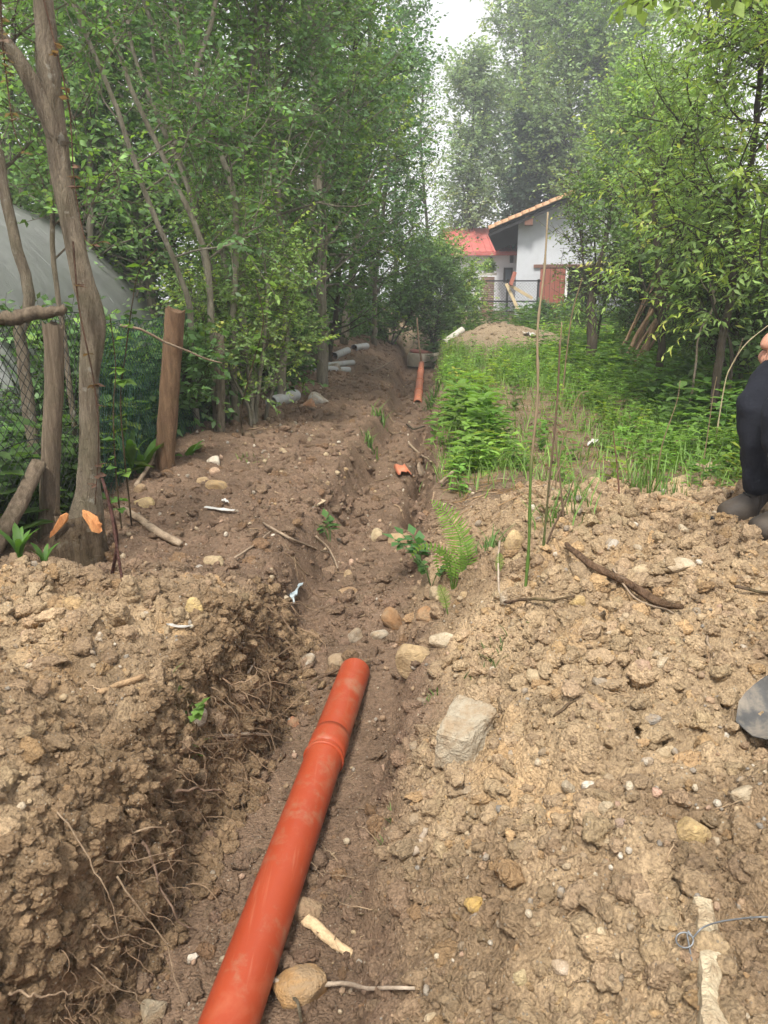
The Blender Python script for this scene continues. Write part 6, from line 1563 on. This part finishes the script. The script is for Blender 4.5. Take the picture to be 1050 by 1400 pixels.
# strap leaved ferns
def strap_fern(px, py, n, hpx, Y, label, seed, col=(.085, .185, .035)):
    base = at(px, py, Y); base[2] = min(base[2], hz(base[0], base[1]) + .25); k = pxm(base); rg = np.random.default_rng(seed); root = empty('strap_fern', base, 0, label, 'fern'); h = hpx / k
    for i in range(n):
        az = rg.uniform(0, 6.28); d = np.array([math.cos(az), math.sin(az), 0]); s = np.array([-d[1], d[0], 0]); hh = h * rg.uniform(.7, 1.1); V = []; F = []; m = 9
        for j in range(m):
            t = j / (m - 1); c = d * hh * .55 * t ** 1.5 + np.array([0, 0, hh * (t - .25 * t ** 3)]); hw = hh * .085 * (math.sin(math.pi * min(1, t * .93 + .1)) ** .6) * (1 + .08 * (-1) ** j) + .001
            V += [c - s * hw + np.array([0, 0, hw * .25]), c, c + s * hw + np.array([0, 0, hw * .25])]
        for j in range(m - 1):
            b = j * 3; F += [(b, b + 1, b + 4, b + 3), (b + 1, b + 2, b + 5, b + 4)]
        MB().add(V, F, np.array(col) * rg.uniform(.75, 1.3)).build('leaf', M['leaf'], root, True)
strap_fern(28, 765, 9, 58, 2.95, 'glossy strap leaved fern at the left edge behind the heap', 1)
strap_fern(62, 775, 5, 44, 3.05, 'small strap leaved fern at the foot of the torn stump', 2)
strap_fern(250, 655, 12, 78, 5.4, 'strap leaved fern right of the brown post', 3)
strap_fern(195, 660, 9, 80, 5.0, 'strap leaved fern left of the brown post', 4, (.07, .15, .03))
strap_fern(180, 640, 8, 60, 4.8, 'low strap leaved fern between tall trunk and brown post', 5, (.07, .15, .03))
# fern
def frond(root, P, W, col, seed, n=26):
    rg = np.random.default_rng(seed); Q = smooth_path(P, n); T = norm(np.gradient(Q, axis=0)); m = MB()
    V, F = tube_arr(Q, np.linspace(.0028, .0008, n), 4, 0, 0); m.add(V, F, np.array(col) * .8)
    for i in range(4, n):
        t = (i - 4) / (n - 5); w_ = W * (math.sin(math.pi * (t * .86 + .14)) ** .8) * rg.uniform(.9, 1.05) + .003
        ref = norm(np.cross(T[i], [0.15, -1, .3]))
        for s in (-1, 1):
            a = norm(ref * s + T[i] * .35 + rg.normal(0, .05, 3)); b = T[i] * (np.linalg.norm(Q[1] - Q[0]) * .36)
            q = Q[i]; mid = q + a * w_ * .55
            m.add([q - b * .7, q + b * .7, mid + b * .75, q + a * w_, mid - b * .75], [(0, 4, 2, 1), (4, 3, 2)], np.array(col) * rg.uniform(.85, 1.2))
    return m.build('frond', M['leaf_soft'], root, False)
def fern():
    Y = 3.62; b = at(624, 800, Y); b = hit(622, 805); Y = b[1]; root = empty('fern', b, 0, 'fresh green fern with one tall feathery frond beside the trench', 'fern'); L = lambda a, c, dy=0: at(a, c, Y + dy) - b
    frond(root, [L(622, 806), L(630, 770), L(628, 735), L(612, 705), L(590, 684)], .075, (.20, .33, .07), 1, 34)
    frond(root, [L(620, 806), L(622, 770), L(600, 750), L(575, 748), L(562, 762)], .022, (.14, .24, .04), 2, 24)
    frond(root, [L(618, 806), L(612, 775), L(602, 752), L(596, 765), L(600, 782)], .02, (.14, .25, .04), 3, 22)
    frond(root, [L(620, 806), L(616, 780), L(612, 760), L(607, 770), L(606, 780)], .018, (.12, .22, .04), 4, 20)
    frond(root, [L(626, 806), L(636, 780), L(632, 760), L(624, 772)], .02, (.13, .23, .04), 5, 20)
    frond(root, [L(628, 806), L(640, 775), L(637, 745), L(625, 715, .1)], .05, (.18, .30, .07), 6, 28)
fern()
def little_fern(px, py, tip, W, label, seed):
    b = hit(px, py); root = empty('young_fern', b, 0, label, 'fern'); t = at(tip[0], tip[1], b[1]) - b
    frond(root, [np.zeros(3), t * .5 + np.array([.004, 0, .01]), t], W, (.20, .31, .07), seed, 20)
little_fern(612, 842, (600, 800), .03, 'little fern frond below the big fern', 1); little_fern(680, 788, (683, 756), .022, 'tiny fern shoot left of the canes', 2)
# canes
def cane(pix, Y, r0, r1, label, cols, seed, dy=0, side=()):
    P = [at(a, b, Y + dy * i / len(pix)) for i, (a, b) in enumerate(pix)]; g = hz(P[0][0], P[0][1]); P = ([np.array([P[0][0] - .02, P[0][1], g - .03])] if P[0][2] > g + .05 else []) + P; P[0] = P[0].copy(); P[0][2] = min(P[0][2], g - .03); root = empty('cane', P[0], 0, label, 'cane'); n = 40
    Q = smooth_path(P, n); rad = np.linspace(r0, r1, n)
    for i in range(4, n - 3, 5): rad[i] *= 1.35
    V, F = tube_arr(Q - P[0], rad, 7, seed, .05); t = np.repeat(np.linspace(0, 1, n), 7)
    c = np.stack([np.interp(t, [q[0] for q in cols], [q[1][k] for q in cols]) for k in range(3)], 1)
    m = MB(); m.add(V, F); m.C = [c]; m.build('stem', M['grass'], root, True)
    for sp in side:
        S = [at(a, b, Y - .02) - P[0] for a, b in sp]; V, F = tube_arr(smooth_path(S, 10), np.linspace(r1 * 1.1, r1 * .5, 10), 5, seed, .05); MB().add(V, F, (.30, .22, .15)).build('side_shoot', M['grass'], root, True)
GC = (.10, .17, .035); BC = (.27, .20, .13); DC = (.15, .10, .07)
b = hit(718, 812)[1]
cane([(717, 818), (723, 745), (726, 640), (735, 540), (735, 450), (744, 370), (749, 290)], b, .0062, .0034, 'tallest cane, green at the foot and straw coloured above', [(0, GC), (.34, GC), (.40, BC), (1, (.33, .26, .18))], 1, .3)
cane([(741, 770), (748, 690), (757, 600), (763, 530), (765, 465)], b + .25, .0052, .0026, 'slim dark green cane right of the tallest one', [(0, (.08, .13, .03)), (.5, DC), (1, DC)], 2, .1, [[(750, 680), (760, 650), (775, 625)]])
cane([(774, 760), (768, 680), (760, 600), (762, 540), (768, 440)], b + .4, .0045, .0024, 'brown bare cane crossing behind the slim green one', [(0, DC), (1, BC)], 3, .2)
cane([(742, 760), (755, 725), (772, 690), (785, 655)], b + .3, .005, .002, 'short dark shoot leaning right among the canes', [(0, DC), (1, DC)], 4, 0)
cane([(766, 620), (778, 575), (792, 540), (805, 535)], b + .9, .004, .002, 'pale dry stalk arching over the path', [(0, BC), (1, BC)], 5, 0)
cane([(775, 480), (782, 430), (790, 400), (796, 380)], 9.0, .010, .007, 'straw coloured stalk farther off in front of the twiggy shrub', [(0, BC), (1, BC)], 6, 0)
cane([(848, 683), (844, 640), (838, 590)], hit(848, 684)[1], .004, .002, 'thin reddish stem on the crest of the right heap', [(0, (.2, .10, .08)), (1, (.22, .12, .09))], 7, 0)
cane([(895, 672), (905, 610), (925, 550), (930, 520)], hit(895, 674)[1] + .1, .0035, .0015, 'dry grass stem rising from the tall clump', [(0, BC), (1, BC)], 8, 0)
cane([(960, 640), (968, 590), (975, 540), (980, 515)], 5.0, .004, .002, 'dry stem left of the person', [(0, BC), (1, BC)], 9, 0)
cane([(990, 530), (1000, 500), (1020, 470), (1050, 445)], 5.6, .006, .003, 'pale forked dead stalk leaning right behind the person', [(0, (.45, .38, .26)), (1, (.45, .38, .26))], 10, 0, [[(1003, 497), (1010, 480), (1016, 462)]])
# dead branches stacked by the right hand trees
rg = np.random.default_rng(8)
for i, (a, b_, Y, r) in enumerate([((850, 445), (915, 385), 11.5, .035), ((858, 440), (925, 372), 11.6, .025), ((868, 448), (935, 380), 11.2, .035), ((865, 438), (905, 380), 11.8, .02), ((845, 438), (900, 378), 11.9, .018), ((878, 440), (915, 392), 11.0, .04), ((840, 436), (912, 376), 12.2, .016), ((856, 446), (930, 390), 11.3, .02), ((872, 446), (942, 392), 11.1, .022), ((852, 442), (898, 366), 11.9, .014)]):
    A = at(*a, Y); B = at(*b_, Y + .3); A[2] = hz(A[0], A[1]) + .03
    o = tube('dead_branch', [A, (A + B) / 2 + np.array([0, 0, .05]), B], [r, r * .8, r * .5], M['stick'], n=12, seed=i, rough=.1, jit=.012, col=(.85, .75, .66))
    tag(o, ['lowest leaning dead branch of the stack by the forked tree', 'long dead branch reaching highest in the stack', 'thick dead branch in front of the stack', 'thin dead branch in the middle of the stack', 'thinnest dead branch at the left of the stack', 'short stout dead branch at the right of the stack', 'slim dead branch at the back of the stack', 'slim dead branch crossing the front of the stack', 'rightmost dead branch of the stack reaching over the weeds', 'steepest thin dead branch of the stack'][i], 'branch', 'stacked dead branches')
for i, (pts, Y, lab) in enumerate([([(935, 315), (950, 350), (962, 385), (970, 400)], 7.6, 'white forked dead branch hanging left of the right edge trees'), ([(975, 400), (985, 380), (1000, 365), (1015, 350)], 7.6, 'second white dead branch beside the forked one'), ([(955, 455), (975, 420), (970, 395), (960, 350)], 7.4, 'crooked white dead stem rising from the undergrowth')]):
    pp = [at(a, b_, Y) for a, b_ in pts]
    if i == 2: pp = [np.array([pp[0][0], pp[0][1], hz(pp[0][0], pp[0][1])])] + pp
    o = tube('dead_twig', pp, [.012, .009, .004], M['root'], n=12, seed=60 + i, jit=.01); tag(o, lab, 'branch')
o = tube('dead_twig', [at(165, 445, 4.6), at(200, 455, 4.7), at(250, 478, 4.9), at(303, 496, 5.2)], [.009, .007, .005], M['stick'], n=14, seed=70, jit=.006); tag(o, 'thin dead branch hanging across the fence between trunk and post', 'branch')
# ------------------------------------------------------------------ the person at the right edge
def cloth_mat(name, col, sc=6):
    m, n, p, o = newmat(name); n1 = noise_node(n, sc, 6, .6, obj_pos(n)); n2 = noise_node(n, 90, 3, .5, obj_pos(n)); n3 = noise_node(n, 14, 3, .5, obj_pos(n), .8)
    c = mixc(n, 1.0, col, ramp(n, n1.outputs[0], [(.3, (.75, .75, .75)), (.7, (1.3, 1.28, 1.25))]), 'MULTIPLY'); n.links.new(c, p.inputs['Base Color']); p.inputs['Roughness'].default_value = .85; p.inputs['Specular IOR Level'].default_value = .15
    ad = n.nodes.new('ShaderNodeMath'); ad.operation = 'ADD'; n.links.new(n3.outputs[0], ad.inputs[0]); n.links.new(n2.outputs[0], ad.inputs[1]); bump(n, p, ad.outputs[0], .25, .012); return m
M['trousers'] = cloth_mat('navy_trousers', (.018, .020, .028)); M['jacket'] = cloth_mat('dark_jacket', (.05, .06, .07))
M['boot'] = plain_mat('boot_leather', (.032, .025, .020), .7, .3, 14, dirt=(.11, .085, .06), dirtamt=.5); M['sole'] = plain_mat('boot_sole', (.02, .02, .02), .8, .2, 12)
def skin_mat():
    m, n, p, o = newmat('skin'); n1 = noise_node(n, 22, 5, .6, obj_pos(n)); c = ramp(n, n1.outputs[0], [(.3, (.42, .20, .13)), (.7, (.56, .30, .21))]); n.links.new(c, p.inputs['Base Color']); p.inputs['Roughness'].default_value = .55
    p.inputs['Subsurface Weight'].default_value = .1; p.inputs['Subsurface Radius'].default_value = (.01, .004, .002); bump(n, p, n1.outputs[0], .2, .002); return m
M['skin'] = skin_mat(); M['hair'] = plain_mat('hair', (.04, .028, .02), .6, .3, 40, stretch=(30, 30, 4)); M['eye'] = plain_mat('eye', (.03, .02, .015), .2, .1, 5)
def skinned(name, verts, edges, mat, parent, sub=2, root=0):
    """verts = [(x,y,z,r)] grown with a skin modifier, baked to a plain mesh"""
    me = bpy.data.meshes.new(name); me.from_pydata([v[:3] for v in verts], edges, []); o = bpy.data.objects.new(name, me); COL.objects.link(o)
    o.modifiers.new('skin', 'SKIN'); sv = me.skin_vertices[0].data
    for i, v in enumerate(verts): r = v[3]; sv[i].radius = (r, r) if not isinstance(r, tuple) else r; sv[i].use_root = (i == root)
    s = o.modifiers.new('sub', 'SUBSURF'); s.levels = sub; s.render_levels = sub
    dg = bpy.context.evaluated_depsgraph_get(); ev = o.evaluated_get(dg); nm = bpy.data.meshes.new_from_object(ev)
    bpy.data.objects.remove(o); nm.name = name
    nm.polygons.foreach_set('use_smooth', np.ones(len(nm.polygons), bool)); nm.materials.clear(); nm.materials.append(mat)
    o = bpy.data.objects.new(name, nm); COL.objects.link(o); o.parent = parent; return o
def join_meshes(obs):
    import bmesh
    bm = bmesh.new()
    for o in obs: bm.from_mesh(o.data)
    bm.to_mesh(obs[0].data); bm.free(); obs[0].data.polygons.foreach_set('use_smooth', np.ones(len(obs[0].data.polygons), bool))
    for o in obs[1:]: bpy.data.objects.remove(o)
    return obs[0]
def person():
    # local frame: x = direction the person faces, y = to their left, z up; stands on the heap
    f = hit(1043, 728); sx = f[0] + .055; g = f[2]
    root = empty('person', (sx, f[1] + .06, g), math.pi, 'person at the right edge in navy trousers and brown boots, hand hanging at the hip', 'person')
    # legs slightly bent: hip, knee, ankle
    nearY, farY = .11, -.12      # person faces -X, so their left is -Y world = towards the camera
    def leg(s, ax, kx, g0):
        return [(-.20, s * .95, .76, .128), (-.04, s, .63, .118), (kx, s, .50, .098), (kx * .62 + ax * .38, s, .37, .082), (ax * .75 + kx * .25, s, .22, .070), (ax, s, .10, .074)]
    A = leg(nearY, -.035, .075, 0); B = leg(farY, -.005, .065, 0)
    tr = [(-.30, 0, .84, (.19, .16))] + A + B + [(-.27, 0, .93, (.18, .15))]
    E = [(0, 1)] + [(i, i + 1) for i in range(1, 6)] + [(0, 7)] + [(i, i + 1) for i in range(7, 12)] + [(0, 13)]
    to = skinned('trousers', tr, E, M['trousers'], root, 3)
    tx = bpy.data.textures.new('folds', 'CLOUDS'); tx.noise_scale = .07; dm = to.modifiers.new('folds', 'DISPLACE'); dm.texture = tx; dm.strength = .03; dm.mid_level = .35; dm.texture_coords = 'LOCAL'
    # body bent forward, hand resting on the thigh: one mesh
    bd = [(-.30, 0, .84, (.12, .10)), (-.23, 0, 1.00, (.14, .11)), (-.13, 0, 1.18, (.17, .12)), (-.05, 0, 1.29, (.13, .10)), (.02, 0, 1.35, .060), (.06, 0, 1.40, .065), (.10, 0, 1.48, (.090, .105)), (.095, 0, 1.56, (.08, .095)),
          (-.06, .17, 1.27, .062), (-.13, .27, 1.03, .052), (-.035, .215, .85, .042), (-.005, .19, .80, .034),
          (-.06, -.17, 1.27, .062), (-.12, -.27, 1.03, .052), (-.05, -.215, .85, .042), (-.02, -.19, .80, .034),
          (-.21, .10, .76, .075), (.065, .11, .50, .045), (-.035, .11, .1, .03), (-.21, -.11, .76, .075), (.055, -.12, .50, .045), (-.005, -.12, .1, .03)]
    BE = [(0, 1), (1, 2), (2, 3), (3, 4), (4, 5), (5, 6), (6, 7), (3, 8), (8, 9), (9, 10), (10, 11), (3, 12), (12, 13), (13, 14), (14, 15), (0, 16), (16, 17), (17, 18), (0, 19), (19, 20), (20, 21)]
    parts = [skinned('body', bd, BE, M['skin'], root)]
    # hands: palm and five curled fingers, near one first
    for (wx, wy, wz, s) in ((-.005, .19, .80, 1), (-.02, -.19, .80, -1)):
        parts.append(skinned('palm', [(wx, wy, wz, .034), (wx + .018, wy, wz - .045, (.030, .055)), (wx + .026, wy, wz - .088, (.028, .056))], [(0, 1), (1, 2)], M['skin'], root))
        for j, ln in enumerate((.072, .080, .075, .060)):
            oy = (j - 1.5) * .0235 * s; x0, z0 = wx + .026, wz - .082
            parts.append(skinned('finger', [(x0, wy + oy, z0, .0135), (x0 + .020, wy + oy * 1.05, z0 - ln * .42, .0128), (x0 + .004, wy + oy, z0 - ln * .85, .0118), (x0 - .018, wy + oy * .95, z0 - ln * .82, .0102)], [(0, 1), (1, 2), (2, 3)], M['skin'], root, 1))
        parts.append(skinned('thumb', [(wx + .016, wy - .022 * s, wz - .030, .013), (wx + .040, wy - .040 * s, wz - .060, .0115), (wx + .046, wy - .034 * s, wz - .092, .0095)], [(0, 1), (1, 2)], M['skin'], root, 1))
    # nose, ears, brow of the head
    parts.append(skinned('nose', [(.185, 0, 1.50, .012), (.205, 0, 1.472, .017), (.188, 0, 1.462, .014)], [(0, 1), (1, 2)], M['skin'], root, 1))
    parts.append(skinned('lips', [(.176, -.022, 1.432, .008), (.186, 0, 1.433, .011), (.176, .022, 1.432, .008)], [(0, 1), (1, 2)], M['skin'], root, 1))
    for s in (-1, 1): parts.append(skinned('ear', [(.095, s * .080, 1.51, .014), (.087, s * .090, 1.485, .016), (.097, s * .082, 1.458, .011)], [(0, 1), (1, 2)], M['skin'], root, 1))
    join_meshes(parts)
    for s in (-1, 1):
        V, F = ICO[1]; MB().add(V * .012 + np.array([.172, s * .032, 1.502]), F).build('eye', M['eye'], root, True)
    V, F = ICO[2]; V = V * np.array([.108, .092, .085]) + np.array([.073, 0, 1.555]); MB().add(V, F).build('hair', M['hair'], root, True)
    jk = [(-.29, 0, .90, (.19, .16)), (-.23, 0, 1.00, (.19, .155)), (-.13, 0, 1.18, (.21, .16)), (-.05, 0, 1.30, (.14, .12)), (-.06, .18, 1.27, .090), (-.13, .275, 1.03, .075), (-.06, .235, .90, .062), (-.06, -.18, 1.27, .090), (-.12, -.275, 1.03, .075), (-.07, -.235, .90, .062)]
    skinned('jacket', jk, [(0, 1), (1, 2), (2, 3), (3, 4), (4, 5), (5, 6), (3, 7), (7, 8), (8, 9)], M['jacket'], root)
    for s, ax, dz in ((nearY, -.035, .0), (farY, -.005, .0)):
        bt = skinned('boot', [(ax - .035, s, .045, (.068, .075)), (ax - .005, s, .17, (.080, .080)), (ax + .045, s, .052, (.068, .085)), (ax + .11, s, .030, (.070, .066)), (ax + .175, s, .020, (.064, .052))], [(0, 1), (0, 2), (2, 3), (3, 4)], M['boot'], root)
        V = []; F = []
        prof = [(-.086, .026), (-.07, .040), (.0, .040), (.05, .044), (.11, .046), (.165, .040), (.195, .022)]
        for zz in (-.030, .010):
            for x, hw in prof: V += [(ax + x, s - hw, zz), (ax + x, s + hw, zz)]
        n = len(prof) * 2
        for i in range(len(prof) - 1):
            b = i * 2; F += [(b, b + 2, b + 3, b + 1), (n + b, n + b + 1, n + b + 3, n + b + 2), (b, n + b, n + b + 2, b + 2), (b + 1, b + 3, n + b + 3, n + b + 1)]
        F += [(0, 1, n + 1, n), (n - 2, 2 * n - 2, 2 * n - 1, n - 1)]
        MB().add(V, F).build('sole', M['sole'], bt, False)
        for j in range(4):
            z = .085 + j * .028; x = ax + .075 - j * .016
            P = [(x, s - .035, z), (x + .012, s, z + .01), (x, s + .035, z)]
            V, F = tube_arr(smooth_path(P, 6), .0035, 5, 0, 0); MB().add(V, F).build('lace', M['sole'], bt, True)
person()
# ------------------------------------------------------------------ the air
hm = bpy.data.materials.new('haze'); hm.use_nodes = True; hn = hm.node_tree; hn.nodes.clear()
ho = hn.nodes.new('ShaderNodeOutputMaterial'); hv = hn.nodes.new('ShaderNodeVolumePrincipled')
hv.inputs['Color'].default_value = (.90, .95, 1.0, 1); hv.inputs['Density'].default_value = .0040; hv.inputs['Anisotropy'].default_value = .2
hn.links.new(hv.outputs[0], ho.inputs['Volume'])
hz_o = MB().box((0, 42, 12.5), (200, 110, 29)).build('haze', hm, None); tag(hz_o, 'thin pale haze in the humid air', 'haze', None, 'stuff')
print('TRIS', sum(sum(len(p.vertices) - 2 for p in o.data.polygons) if len(o.data.polygons) < 20000 else len(o.data.polygons) * (len(o.data.polygons[0].vertices) - 2) for o in {o.data.name: o for o in bpy.data.objects if o.type == 'MESH'}.values()))
